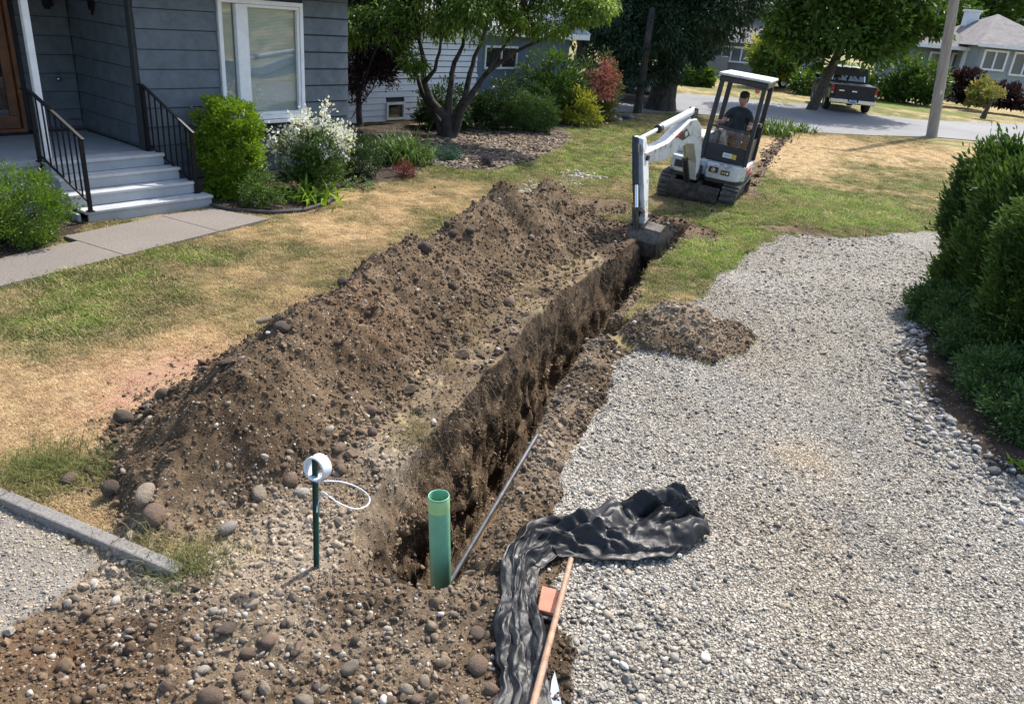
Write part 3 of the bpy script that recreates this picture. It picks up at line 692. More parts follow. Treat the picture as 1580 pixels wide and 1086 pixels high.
scatter('soil_clods', C_CLOD, np.c_[cx_, cy_, cz_ + cs_ * .2][k], cs_[k, None] * RNG.uniform(.8, 1.3, (k.sum(), 3)), rnd_rot(k.sum(), 1.5), (dc * RNG.uniform(.75, 1.35, (n, 1)))[k], 'crumbled brown soil clods on the spoil pile and trench banks')
k = stony; ns = k.sum()
BROWNST = V([.27, .225, .17], [.19, .155, .115], [.35, .305, .245], [.13, .105, .083], [.44, .40, .34])
bc = BROWNST[RNG.choice(5, ns, p=[.32, .28, .2, .1, .1])] * RNG.uniform(.8, 1.2, (ns, 1))
scatter('small_pebbles', C_ROUND, np.c_[cx_, cy_, cz_ + cs_ * .25][k], (cs_[k, None] * .95) * RNG.uniform(.8, 1.2, (ns, 3)), rnd_rot(ns, 1.0), bc, 'small tan pebbles mixed into the dug soil')
# path gravel, lower left
a, b_ = samp(-3.6, -2.2, 2.2, 3.9, 14000); k = masks(a, b_)['pad']; a, b_ = a[k], b_[k]; n = len(a)
s = np.clip(np.exp(RNG.normal(math.log(.005), .4, n)), .002, .012)
scatter('path_gravel', C_PEB, np.c_[a, b_, zat(a, b_) + s * .2], s, rnd_rot(n), stone_cols(n, [.12, .30, .24, .30, .04, 0]) * V(.92, .86, .78), 'fine grey grit on the path below the kerb')
# bark chips in the tree bed
a, b_ = samp(-2.6, 1.6, 14.5, 22, 9000); k = inpoly(a, b_, P_BED2); a, b_ = a[k], b_[k]; n = len(a)
s = RNG.uniform(.02, .05, n); t_ = RNG.random((n, 1))
scatter('bark_chips', C_PEB, np.c_[a, b_, zat(a, b_) + .01], np.c_[s * 1.5, s * .6, s * .35], rnd_rot(n, .4), lerp(V(.07, .05, .035), V(.33, .26, .19), t_ ** 1.3), 'tan bark chips spread under the garden tree')

# grass: tufts of blades
def tuft_mesh(name, seed, nb, h, spread, curl=.5):
    r = np.random.default_rng(seed); v = []; f = []
    for i in range(nb):
        b0 = V(r.normal(0, spread), r.normal(0, spread), 0); az = r.uniform(0, 6.28); d = V(math.cos(az), math.sin(az), 0); hh = h * r.uniform(.5, 1.15); ln = r.uniform(.15, 1) * curl * hh
        sd_ = V(-d[1], d[0], 0) * r.uniform(.0016, .003)
        p1 = b0 + d * ln * .35 + V(0, 0, hh * .62); p2 = b0 + d * ln + V(0, 0, hh * r.uniform(.75, 1))
        k = len(v); v += [b0 - sd_, b0 + sd_, p1 + sd_ * .8, p1 - sd_ * .8, p2]; f += [(k, k + 1, k + 2, k + 3), (k + 3, k + 2, k + 4)]
    me = bpy.data.meshes.new(name); me.from_pydata([tuple(q) for q in v], [], f); me.update(); return me
def mat_grass():
    m = bpy.data.materials.new('grass_blades'); nt, b = nodes_of(m); c = attr(nt, 'pcol', True)
    nt.links.new(c, b.inputs['Base Color']); b.inputs['Roughness'].default_value = .7; b.inputs['Specular IOR Level'].default_value = .2
    tr = nt.nodes.new('ShaderNodeBsdfTranslucent'); nt.links.new(c, tr.inputs[0])
    mx = nt.nodes.new('ShaderNodeMixShader'); mx.inputs[0].default_value = .35
    nt.links.new(b.outputs[0], mx.inputs[1]); nt.links.new(tr.outputs[0], mx.inputs[2]); nt.links.new(mx.outputs[0], nt.nodes['Material Output'].inputs[0]); return m
M_GRASS = mat_grass()
C_GRASS = proto_collection('grass_tuft', [tuft_mesh('grass_tuft', 200 + i, 18, .034, .030, 1.3) for i in range(6)], M_GRASS)
gx, gy = [], []
for x0, x1, y0, y1, n in ((-5.6, -1.5, 3.6, 6.5, 15000), (-6.2, -.5, 6.5, 10, 17000), (-5, 1.6, 10, 16, 20000), (1.2, 9, 8, 16, 22000), (-2, 14, 16, 30, 22000), (-3, -1.2, 3.4, 4.6, 1500)):
    a, b_ = samp(x0, x1, y0, y1, n); gx.append(a); gy.append(b_)
gx, gy = np.concatenate(gx), np.concatenate(gy)
mm = masks(gx, gy); wkm = inpoly(gx, gy, [tuple(wa - e1 * 4), tuple(wb), tuple(g2(326, 324)), tuple(wa + e1 * 2 + nn_ * (wid + .3)), tuple(wa - e1 * 4 + nn_ * wid)])
lc, lt = lawn_color(gx, gy)
k = ~mm['drive'] & ~mm['pad'] & ~mm['hbed'] & ~mm['bed'] & ~mm['dirt'] & (mound(gx, gy) < .02) & ~wkm & ~inpoly(gx, gy, P_ROAD)
pinkm = SPOT(gx, gy, 290, 575, .6, .42) + .6 * SPOT(gx, gy, 210, 625, .6, .3)
k &= RNG.random(len(gx)) > np.clip(pinkm * .8 + .25 * (lt > .9), 0, .9)
gx, gy, lc, lt = gx[k], gy[k], lc[k], lt[k]; n = len(gx)
cl = fbm(gx * 2.8, gy * 2.8, 0, 3, 150); lc = lc * (1 + .22 * cl)[:, None]
hs = np.interp(lt, [-.4, .1, .5, 1.0], [1.55, 1.25, 1.0, .75])[:, None] * RNG.uniform(.7, 1.3, (n, 1)) * np.interp(gy, [6, 20, 30], [1, 1.25, 1.7])[:, None]
jit = RNG.normal(0, .26, (n, 1)); dry = (RNG.random((n, 1)) < .36)
cols = np.clip(np.where(dry, lerp(lc, TAN, .6), lc) * (1.22 + jit), .01, .8)
scatter('grass', C_GRASS, np.c_[gx, gy, zat(gx, gy) - .004], np.c_[hs * 1.25, hs * 1.25, hs], rnd_rot(n, .18), cols, 'short patchy mown lawn grass, green and straw coloured')
# longer tufts: pile foot, kerb, trench lip, weeds
C_LONG = proto_collection('long_grass', [tuft_mesh('long_grass', 230 + i, 16, .13, .05, 1.5) for i in range(4)], M_GRASS)
pts = []; cs = []
for px, py, rx, ry, nn2, cc in ((95, 720, .22, .16, 90, GREEN * 1.2), (70, 735, .2, .1, 40, GREEN * 1.3), (270, 850, .22, .08, 40, OLIVE), (300, 880, .12, .08, 30, GREEN), (690, 590, .05, .3, 22, TAN * .7), (650, 440, .1, .3, 10, OLIVE), (640, 670, .06, .2, 20, OLIVE),
                              (725, 500, .1, .4, 35, TAN * .8), (810, 450, .12, .5, 40, TAN * .8), (560, 770, .1, .2, 8, TAN), (940, 480, .12, .4, 40, OLIVE), (1000, 430, .2, .5, 60, GREEN), (900, 425, .2, .5, 50, OLIVE), (1040, 405, .3, .4, 60, BRIGHT),
                              (270, 305, .0, .0, 0, GREEN)):
    c0 = g2(px, py)
    for _ in range(nn2):
        pts.append((RNG.normal(c0[0], rx), RNG.normal(c0[1], ry))); cs.append(np.array(cc) * RNG.uniform(.75, 1.35))
pts = np.array(pts); k = (mound(pts[:, 0], pts[:, 1]) < .08) & ~((pts[:, 0] > XL(pts[:, 1]) + .05) & (pts[:, 0] < XR(pts[:, 1]) - .02) & (trench_depth(pts[:, 0], pts[:, 1]) > .1)) & ~masks(pts[:, 0], pts[:, 1])['drive']
pts = pts[k]; cs = np.array(cs)[k]; n = len(pts)
scatter('long_grass', C_LONG, np.c_[pts, zat(pts[:, 0], pts[:, 1])], RNG.uniform(.45, 1.0, n), rnd_rot(n, .3), cs, 'longer grass tufts along the trench lip and pile foot')
# clods, pebbles and fibres caught on the trench walls
wi = np.where((cls == 3))[0]; cen = verts[faces[wi]].mean(1); e1_, e2_ = verts[faces[wi][:, 1]] - verts[faces[wi][:, 0]], verts[faces[wi][:, 3]] - verts[faces[wi][:, 0]]
fn_ = np.cross(e1_, e2_); ar = np.linalg.norm(fn_, axis=1); fn_ = fn_ / (ar[:, None] + 1e-9); okf = (cen[:, 2] > -1.7); ar = ar * okf / np.maximum(cen[:, 1], 3) ** 1.0; ar = np.maximum(ar, 0); fcol = C.reshape(-1, 3)[faces[wi]].mean(1)
k = RNG.choice(len(wi), 12000, p=ar / ar.sum()); jit = verts[faces[wi[k]]]; wts = RNG.dirichlet((1, 1, 1, 1), 12000)[..., None]; Pw = (jit * wts).sum(1); s = np.clip(np.exp(RNG.normal(math.log(.0065), .6, 12000)), .003, .022)
scatter('wall_clods', C_CLOD, Pw + fn_[k] * s[:, None] * .3, s[:, None] * RNG.uniform(.7, 1.3, (12000, 3)), rnd_rot(12000, 3), fcol[k] * RNG.uniform(.6, 1.6, (12000, 1)), 'crumbs of soil and small stones stuck in the trench walls')
C_FIB = proto_collection('root_fibre', [tuft_mesh('root_fibre', 260 + i, 9, .085, .03, .9) for i in range(4)], M_GRASS)
k = RNG.choice(len(wi), 4500, p=(lambda q: q / q.sum())(ar * (cen[:, 2] > -.9) * sst(4.2, 5.4, cen[:, 1]) * (np.abs(fn_[:, 2]) < .75) * np.exp(cen[:, 2] * .8))); Pw = (verts[faces[wi[k]]] * RNG.dirichlet((1, 1, 1, 1), 4500)[..., None]).sum(1); t_ = RNG.random((4500, 1)) ** 2
scatter('root_fibres', C_FIB, Pw + fn_[k] * .006, RNG.uniform(.3, .95, 4500), np.c_[RNG.normal(math.pi, .7, 4500), RNG.normal(0, .8, 4500), RNG.uniform(0, 6.3, 4500)], lerp(V(.10, .074, .048), V(.34, .26, .17), t_), 'fine roots and straw hanging from the trench walls')
# torn roots hanging from the trench wall
rb = MB(); r = np.random.default_rng(77)
for _ in range(230):
    y = r.uniform(4.6, 11.3); z0 = -abs(r.normal(.05, .22)); x0 = float(XL(y)) + .04 + .10 * min(1, -z0); L = r.uniform(.05, .22)
    p = V(x0 - .02, y, z0); d = V(r.uniform(.05, .5), r.uniform(-.5, .5), -1) * L
    rb.tube([p, p + d * .5 + V(.02, 0, .02), p + d], [.0028, .002, .001], 3, False)
tag(rb.build('torn_roots', mat_plain('root', (.26, .20, .13), .9, .3)), 'thin torn roots hanging from the left trench wall', kind='stuff')
# ------------------------------------------------------------------ PLANTS
def leaves(P, A, size, aspect=.45, rs=None, fold=.25, droop=0.0):
    """P positions, A leaf axes -> quads bent on the midrib"""
    rs = rs or RNG; n = len(P)
    A = A / (np.linalg.norm(A, axis=1, keepdims=True) + 1e-9)
    r = rs.normal(size=(n, 3)) * .8 + V(0, 0, 1.0); S = np.cross(A, r); S /= np.linalg.norm(S, axis=1, keepdims=True) + 1e-9
    Nn = np.cross(S, A)
    L = (np.asarray(size) * rs.uniform(.65, 1.3, n))[:, None]; W = L * aspect * .5
    mid = P + A * L * .48 + Nn * L * fold * .25
    tip = P + A * L - Nn * L * .04 - V(0, 0, 1) * L * droop
    v = np.stack([P, mid + S * W, tip, mid - S * W], 1).reshape(-1, 3)
    f = np.arange(4 * n).reshape(n, 4); return v, f
def crown_pts(blobs, n, clumps, spread, shell=(.6, 1.0), zbias=-.35, seed=1, zmin=.03, lump=.25):
    r = np.random.default_rng(seed); B = np.array(blobs, float)
    wgt = (B[:, 3] * B[:, 4] * B[:, 5]) ** (2 / 3); wgt /= wgt.sum()
    bi = r.choice(len(B), clumps, p=wgt)
    d = r.normal(size=(clumps * 3, 3)); d /= np.linalg.norm(d, axis=1, keepdims=True); d = d[d[:, 2] > zbias][:clumps]
    while len(d) < clumps: d = np.r_[d, d[:clumps - len(d)]]
    rad = r.uniform(shell[0], shell[1], clumps) * (1 + lump * fbm(d[:, 0] * 1.7 + bi * 3, d[:, 1] * 1.7, d[:, 2] * 1.7, 3, seed))
    cc = B[bi, :3] + d * rad[:, None] * B[bi, 3:6]
    ci = r.integers(0, clumps, n)
    sp = spread * np.mean(B[bi[ci], 3:6], axis=1)[:, None] if spread < 1 else spread
    off = r.normal(size=(n, 3)) * sp * V(1, 1, .7)
    P = cc[ci] + off
    out = d[ci] * .8 + off / (sp + 1e-6) * .5
    tone = np.clip(r.normal(.5, .16, clumps)[ci] + r.normal(0, .16, n), 0, 1)
    k = P[:, 2] > zmin
    return P[k], out[k], tone[k], cc
def foliage(name, blobs, n, size, mat, parent, aspect=.45, clumps=60, spread=.16, up=.35, rnd=.7, seed=1, shell=(.6, 1.0), zmin=.03, droop=0.0, zbias=-.35, lump=.25):
    P, out, tone, cc = crown_pts(blobs, n, clumps, spread, shell, zbias, seed, zmin, lump)
    r = np.random.default_rng(seed + 99)
    A = out + V(0, 0, up) + r.normal(size=P.shape) * rnd
    v, f = leaves(P, A, np.full(len(P), size), aspect, r, droop=droop)
    me = np_mesh(name, v, f, False, [('tone', 'FLOAT', 'FACE', tone)])
    return link(name, me, mat, parent), cc
def twigs(name, base, targets, r0, mat, parent, seed=3, n=4, z0=None):
    b = MB(); r = np.random.default_rng(seed); base = V(*base)
    for t in targets:
        t = V(*t); pts = [base + r.normal(0, .02, 3) * V(1, 1, 0)]
        for q in (.35, .7, 1.0): pts.append(base * (1 - q) + t * q + V(0, 0, .12 * np.linalg.norm(t - base) * math.sin(q * 3.1)) + r.normal(0, .03, 3) * np.linalg.norm(t - base))
        b.tube(pts, [r0, r0 * .75, r0 * .5, r0 * .2], n, False)
    return b.build(name, mat, parent)
M_BARK = mat_plain('bark', (.105, .085, .065), .95, .45, 14, .9, 45)
M_BARKD = mat_plain('dark_bark', (.060, .048, .040), .95, .45, 6, 1.0, 18)
M_TWIG = mat_plain('twig', (.10, .075, .05), .9, .3)
ML = dict(
    lime=mat_leaf('lime_leaf', (.095, .18, .012), (.25, .37, .03), .35, .45),
    fresh=mat_leaf('fresh_leaf', (.065, .125, .016), (.16, .26, .035), .35, .5),
    mid=mat_leaf('mid_leaf', (.042, .090, .017), (.125, .205, .037), .32, .5),
    dark=mat_leaf('dark_leaf', (.020, .048, .014), (.066, .118, .032), .2, .5),
    deep=mat_leaf('deep_leaf', (.012, .028, .014), (.030, .055, .024), .15, .55),
    silver=mat_leaf('grey_leaf', (.09, .14, .06), (.20, .27, .13), .3, .6),
    white=mat_leaf('white_petal', (.60, .60, .60), (.86, .86, .88), .35, .6),
    pink=mat_leaf('pink_petal', (.70, .14, .14), (.90, .42, .38), .3, .6),
    yellow=mat_leaf('yellow_leaf', (.20, .24, .03), (.46, .43, .06), .35, .5),
    purple=mat_leaf('purple_leaf', (.020, .009, .012), (.055, .022, .026), .2, .5),
    red=mat_leaf('red_leaf', (.12, .025, .03), (.24, .07, .06), .25, .5),
    teal=mat_leaf('blue_green_leaf', (.03, .085, .075), (.08, .17, .14), .25, .5),
    violet=mat_leaf('violet_leaf', (.05, .04, .075), (.12, .10, .15), .25, .6),
    cedar=mat_leaf('cedar_spray', (.013, .032, .015), (.042, .078, .032), .15, .6),
    thuja=mat_leaf('thuja_spray', (.034, .074, .016), (.125, .205, .040), .25, .55),
    juniper=mat_leaf('juniper_spray', (.034, .080, .020), (.105, .180, .048), .2, .6),
    maple=mat_leaf('maple_leaf', (.038, .085, .015), (.125, .210, .032), .35, .5),
    ornam=mat_leaf('cherry_leaf', (.060, .115, .018), (.225, .325, .048), .4, .45),
    photinia=mat_leaf('photinia_leaf', (.12, .18, .04), (.38, .30, .10), .3, .5),
)
def ext(yb, xl, xr, ytop, xb=None):
    """from photo extents: base point, half width, height"""
    xb = (xl + xr) / 2 if xb is None else xb
    b = gp(xb, yb); q = vp((xl + xr) / 2, ytop, b, (0, 1, 0)); l = vp(xl, (yb + ytop) / 2, b, (0, 1, 0)); rr = vp(xr, (yb + ytop) / 2, b, (0, 1, 0))
    return b, abs(rr[0] - l[0]) / 2, q[2], (l[0] + rr[0]) / 2
def shrub(name, label, cat, yb, xl, xr, ytop, mat, n, size, aspect=.45, clumps=60, boxy=0.0, seed=1, group=None, extra=None, push=0.0, **kw):
    b, hw, h, cx = ext(yb, xl, xr, ytop)
    o = empty(name, (cx, b[1] + push, 0), 0, label, cat, group)
    rz = h * .5
    bl = [(0, 0, h * .50, hw * .95, hw * .9, h * .48)]; kw.setdefault('zbias', -1.0)
    if boxy: bl += [(0, 0, h * .78, hw * .92, hw * .85, h * .22), (0, 0, h * .26, hw * .85, hw * .8, h * .28), (0, -hw*.2, h * .12, hw * .7, hw * .7, h * .16), (hw * .3, -hw * .2, h * .6, hw * .65, hw * .7, h * .38), (-hw * .3, -hw * .2, h * .6, hw * .65, hw * .7, h * .38)]
    else: bl += [(hw * .38, -hw * .2, h * .30, hw * .62, hw * .6, h * .32), (-hw * .38, -hw * .15, h * .28, hw * .62, hw * .6, h * .30), (0, -hw * .35, h * .34, hw * .7, hw * .6, h * .36)]
    fo, cc = foliage('foliage', bl, n, size, mat, o, aspect, clumps, seed=seed, **kw)
    r = np.random.default_rng(seed); tw = cc[r.choice(len(cc), min(14, len(cc)), False)] * V(.85, .85, .9)
    twigs('stems', (0, 0, 0), tw, .012 + .006 * h, M_TWIG, o, seed)
    return o, bl, cc, hw, h

# front of the house
shrub('shrub', 'tall boxy lime green clipped shrub right of the porch steps', 'shrub', 303, 303, 408, 150, ML['lime'], 21000, .056, .5, 330, boxy=1, seed=2, up=.6, spread=.09, shell=(.72, 1.0), rnd=.6, lump=.08)
shrub('shrub', 'small rounded dark green bush in front of the boxy lime shrub', 'shrub', 320, 370, 441, 264, ML['mid'], 3200, .042, .4, 70, seed=3, spread=.13, shell=(.75, 1), lump=.1)
o, bl, cc, hw, h = shrub('flowering_shrub', 'loose shrub with white flower heads below the front window', 'flowering shrub', 306, 418, 512, 205, ML['mid'], 3600, .085, .38, 70, seed=4, spread=.2, push=.5, up=.7)
r = np.random.default_rng(5)
fl = [];
st = MB()
for k in range(50):
    a = r.uniform(-1, 1); t = V(a * hw * 1.35 + .10, r.uniform(-.35, .25), h * (1.02 + .32 * r.random() - .30 * abs(a - .1) - (.45 * r.random() if r.random() < .4 else 0)))
    b0 = V(t[0] * .45, t[1] * .4, h * .45); st.tube([b0, (b0 + t) / 2 + V(0, 0, .08), t], [.006, .005, .003], 4, False); fl.append(t)
st.build('flower_stems', M_TWIG, o)
fl = np.array(fl); P = np.repeat(fl, 36, 0); off = r.normal(size=P.shape) * V(.042, .042, .060); P = P + off
v, f = leaves(P, off * 20 + V(0, 0, .4) + r.normal(size=P.shape) * .4, np.full(len(P), .050), .8, r)
link('flowers', np_mesh('flowers', v, f, False, [('tone', 'FLOAT', 'FACE', r.random(len(P)))]), ML['white'], o)
P = fl[r.integers(0, len(fl), 900)] * V(.95, 1, .80) + r.normal(size=(900, 3)) * .10
v, f = leaves(P, r.normal(size=(900, 3)) + V(0, 0, .5), np.full(900, .09), .32, r)
link('upper_leaves', np_mesh('upper_leaves', v, f, False, [('tone', 'FLOAT', 'FACE', r.random(900))]), ML['silver'], o)
def strap_plant(name, label, cat, px, py, n, ln, mat, seed, wd=.035, group=None, spread=.12, rise=1.0, tag_=None):
    b = gp(px, py); o = empty(name, tuple(b), 0, label, cat, group); r = np.random.default_rng(seed); v = []; f = []; tn = []
    for k in range(n):
        az = r.uniform(0, 6.28); d = V(math.cos(az), math.sin(az), 0); s_ = V(-d[1], d[0], 0); L = ln * r.uniform(.55, 1.1); p0 = V(*(r.normal(0, spread, 2)), 0); w_ = wd * r.uniform(.7, 1.1)
        lean = r.uniform(.35, 1.0); k0 = len(v); T = r.random()
        for q in range(6):
            t = q / 5; p = p0 + d * L * lean * (t ** 1.3) * .8 + V(0, 0, L * rise * (t - lean * .95 * t * t) * .95 + .01)
            ww = w_ * (1 - t ** 2.2) * .5 + .001; v += [p - s_ * ww, p + s_ * ww]
            if q: f.append((k0 + 2 * q - 2, k0 + 2 * q - 1, k0 + 2 * q + 1, k0 + 2 * q)); tn.append(T)
    link('leaves', np_mesh('leaves', v, f, True, [('tone', 'FLOAT', 'FACE', tn)]), mat, o); return o
strap_plant('strap_leaf_plant', 'clump of pale green strap leaves spilling over the bed edging', 'plant', 482, 312, 90, .62, ML['lime'], 6, .05, spread=.2)
shrub('shrub', 'soft bright green bush at the left end of the walk beside steps', 'shrub', 372, -70, 100, 262, ML['fresh'], 15000, .05, .36, 170, seed=7, up=.9, spread=.12, boxy=1, lump=.3)
shrub('shrub', 'rounded dark green bush at the far corner of the grey house', 'shrub', 276, 528, 590, 207, ML['dark'], 5200, .045, .42, 90, seed=8, spread=.13, shell=(.75, 1), lump=.1, up=.6)
strap_plant('ornamental_grass', 'bushy green plant with narrow leaves behind the red shrublet', 'plant', 618, 252, 420, .95, ML['mid'], 9, .028, spread=.26, rise=1.25)
strap_plant('daylily', 'arching green strap leaves beside the dark bush', 'plant', 570, 240, 110, .8, ML['mid'], 10, .03, spread=.22)
shrub('shrub', 'small dark red leaved shrub at the bed corner', 'shrub', 276, 603, 642, 244, ML['red'], 900, .055, .3, 26, seed=11, spread=.25)
shrub('ground_cover_plant', 'low blue green spreading plant on the bark bed', 'plant', 249, 664, 716, 226, ML['teal'], 1100, .06, .35, 30, seed=12, spread=.25, up=.8)
shrub('shrub', 'small round violet grey shrub at the lawn edge of bark bed', 'shrub', 257, 737, 770, 236, ML['violet'], 1200, .04, .35, 30, seed=13, spread=.2, up=.7)
shrub('ground_cover_plant', 'pale grey green ground cover at the front bed edge', 'plant', 292, 528, 580, 276, ML['silver'], 500, .05, .5, 20, seed=14, spread=.3)
# round the garden tree
shrub('shrub', 'dense dark green rounded bush behind the garden tree trunk', 'shrub', 212, 626, 728, 138, ML['dark'], 7000, .10, .42, 120, seed=15, spread=.13, push=1.6, shell=(.75, 1))
shrub('shrub', 'bright topped evergreen bush right of the garden tree', 'shrub', 209, 722, 812, 120, ML['dark'], 7000, .10, .35, 120, seed=16, spread=.14, push=.9, up=.8)
shrub('juniper', 'domed feathery green juniper beside the evergreen bush', 'juniper', 207, 786, 858, 134, ML['juniper'], 7500, .11, .2, 120, seed=17, spread=.14, up=.5, shell=(.8, 1), push=.4, lump=.08)
shrub('shrub', 'big leafy green rhododendron left of the pink blossoms', 'shrub', 190, 806, 908, 64, ML['mid'], 6500, .17, .36, 110, seed=18, spread=.15, push=.6)
o, bl, cc, hw, h = shrub('flowering_shrub', 'tall shrub with coral pink flower clusters and pale leaves', 'flowering shrub', 186, 893, 956, 80, ML['photinia'], 4200, .14, .4, 80, seed=19, spread=.17, push=.4)
r = np.random.default_rng(20)
sel = cc[(cc[:, 1] < .15) & (cc[:, 2] > h * .3)]; sel = sel[r.choice(len(sel), min(24, len(sel)), False)]
sel = np.array([V(s_[0] * .95, s_[1] * 1.15 - .14, s_[2] * 1.03) for s_ in sel])
P = np.repeat(sel, 80, 0); off = r.normal(size=P.shape) * .105; P = P + off
v, f = leaves(P, off * 10 + r.normal(size=P.shape) * .5 + V(0, -.4, .3), np.full(len(P), .075), .8, r)
link('flowers', np_mesh('flowers', v, f, False, [('tone', 'FLOAT', 'FACE', r.random(len(P)))]), ML['pink'], o)
shrub('shrub', 'yellow green bush at the foot of the pink flowering shrub', 'shrub', 194, 868, 928, 140, ML['yellow'], 2200, .12, .45, 50, seed=21, spread=.2)

# garden tree with several stems
def on_plane(x, y, Yp): return vp(x, y, (0, Yp, 0), (0, 1, 0))
def tree_from_px(name, label, cat, Y, stems, crown_px, nl, size, mat, bark, seed, clumps, group=None, spread=.2, aspect=.42, depth=.8, droop=.1, up=.1, twn=50):
    r = np.random.default_rng(seed); b = gp(*stems[0][0][:2]); Y = b[1] if Y is None else Y
    base = on_plane(*stems[0][0][:2], Y)
    o = empty(name, (base[0], Y, 0), 0, label, cat, group); tb = MB()
    for i, st_ in enumerate(stems):
        pts = []; rad = []
        dy = r.uniform(-depth, depth) if i else 0
        for k, q in enumerate(st_):
            p = on_plane(q[0], q[1], Y) - V(base[0], Y, 0); t = k / max(1, len(st_) - 1); p[1] += dy * t; p = p + (r.normal(0, .02, 3) if 0 < k else 0); pts.append(p); rad.append(q[2])
        if i == 0 or pts[0][2] < .3: pts[0][2] = min(pts[0][2], 0) - .03
        # smooth the polyline
        sp = []; sr = []
        for k in range(len(pts) - 1):
            for t in (0, .5): sp.append(pts[k] * (1 - t) + pts[k + 1] * t + (r.normal(0, .012, 3) if t else 0)); sr.append(rad[k] * (1 - t) + rad[k + 1] * t)
        sp.append(pts[-1]); sr.append(rad[-1]); tb.tube(sp, sr, 9)
    bl = []
    for (x, y, rx, ry, dyy) in crown_px:
        c = on_plane(x, y, Y) - V(base[0], Y, 0); c[1] += dyy; e = abs(on_plane(x + rx, y, Y)[0] - on_plane(x, y, Y)[0]); e2 = abs(on_plane(x, y + ry, Y)[2] - on_plane(x, y, Y)[2])
        bl.append((c[0], c[1], c[2], e, max(e * .7, depth * .6), e2))
    tb.build('trunk', bark, o)
    fo, cc = foliage('crown', bl, nl, size, mat, o, aspect, clumps, spread, up, .7, seed, (.35, 1.05), .6, droop, -1.0, .3)
    tp = np.array([s_[-1][:2] for s_ in stems]); ends = np.array([on_plane(q[0], q[1], Y) - V(base[0], Y, 0) for q in tp])
    tw = MB()
    for c in cc[r.choice(len(cc), min(twn, len(cc)), False)]:
        e = ends[np.argmin(np.linalg.norm(ends - c, axis=1))]; L = np.linalg.norm(c - e); m_ = (c + e) / 2 + r.normal(0, .08, 3) * L; rr = .008 + .008 * min(L, 3)
        tw.tube([e, m_, c], [rr, rr * .7, rr * .3], 4, False)
    tw.build('twigs', bark, o)
    return o
S1 = [[(692, 212, .20), (690, 196, .15), (688, 180, .12), (664, 158, .10), (655, 128, .075), (654, 92, .06), (648, 60, .04)],
      [(684, 210, .13), (676, 186, .10), (664, 168, .08), (648, 140, .065), (642, 122, .05), (628, 108, .035)],
      [(690, 196, .12), (692, 160, .09), (695, 128, .07), (700, 98, .06), (712, 70, .045), (716, 40, .03)],
      [(695, 205, .14), (704, 180, .11), (716, 152, .085), (724, 118, .065), (727, 92, .055), (742, 62, .04), (752, 30, .03)],
      [(697, 208, .12), (714, 170, .09), (736, 136, .075), (752, 112, .06), (790, 84, .045), (838, 60, .032), (896, 34, .02)],
      [(655, 128, .06), (672, 104, .045), (684, 78, .035), (690, 46, .025)],
      [(752, 112, .05), (772, 82, .04), (792, 52, .03), (812, 22, .02)]]
CR1 = [(600, 40, 62, 40, -.3), (660, 25, 70, 45, .2), (730, 10, 80, 48, -.5), (800, 18, 62, 38, .3), (690, -60, 110, 60, 0), (800, -50, 90, 50, .3), (580, -20, 70, 50, .4), (640, 95, 22, 18, -.4), (850, 40, 50, 20, -.2), (905, 22, 42, 16, -.3), (925, 5, 28, 18, -.2), (870, -10, 60, 35, .2), (560, 30, 30, 24, -.6)]
tree_from_px('garden_tree', 'small multi stemmed garden tree with arching leafy branches on bark bed', 'tree', None, S1, CR1, 30000, .115, ML['ornam'], M_BARKD, 31, 520, spread=.17, depth=1.1, droop=.35, up=-.15, twn=170)
S2 = [[(556, 190, .09), (552, 150, .07), (548, 100, .05), (552, 50, .03)], [(552, 150, .05), (572, 110, .04), (590, 70, .03)]]
CR2 = [(565, 60, 45, 60, 0), (590, 100, 32, 28, -.2), (545, 110, 22, 45, 0), (560, -10, 50, 50, 0), (605, 50, 26, 40, .2), (548, 170, 14, 20, -.2)]
tree_from_px('purple_tree', 'dark purple leaved tree between the grey house and white siding', 'tree', 20.0, S2, CR2, 15000, .085, ML['purple'], M_BARKD, 32, 170, spread=.22, depth=.7, twn=60)

# big conifer and slim tree by the street
def big_tree(name, label, cat, bx, by, th, blobs, nl, size, mat, bark, seed, clumps, lean=(0, 0), flare=1.6, group=None, aspect=.3, droop=.3, up=-.3, spread=.16, r0=.5, limbs=14, zmin=1.0, zb=-.8):
    o = empty(name, (bx, by, 0), 0, label, cat, group); r = np.random.default_rng(seed)
    tb = MB(); zs = [-.1, .15, .45, 1.0, 2.0, 3.5, th]; tb.tube([V(lean[0] * z, lean[1] * z, z) for z in zs], [r0 * flare, r0 * (1 + (flare - 1) * .55), r0 * (1 + (flare - 1) * .2), r0, r0 * .92, r0 * .75, r0 * .2], 14)
    fo, cc = foliage('crown', blobs, nl, size, mat, o, aspect, clumps, spread, up, .5, seed, (.45, 1.03), zmin, droop, zb, .25)
    for c in cc[r.choice(len(cc), min(limbs, len(cc)), False)]:
        z = max(.9, min(th * .9, c[2] - .25 * np.hypot(c[0], c[1]))); p = V(lean[0] * z, lean[1] * z, z); tb.tube([p, (p + c) / 2 + V(0, 0, .2), c], [r0 * .22, r0 * .13, r0 * .04], 5, False)
    tb.build('trunk', bark, o)
    return o
bt = gp(1018, 170)
def rel(x, y, b): return on_plane(x, y, b[1]) - V(b[0], b[1], 0)
def px_blobs(b, L):
    out = []
    for x, y, rx, ry, dy, ryd in L:
        c = rel(x, y, b); e = abs(on_plane(x + rx, y, b[1])[0] - on_plane(x, y, b[1])[0]); e2 = abs(on_plane(x, y + ry, b[1])[2] - on_plane(x, y, b[1])[2]); out.append((c[0], c[1] + dy, c[2], e, ryd, e2))
    return out
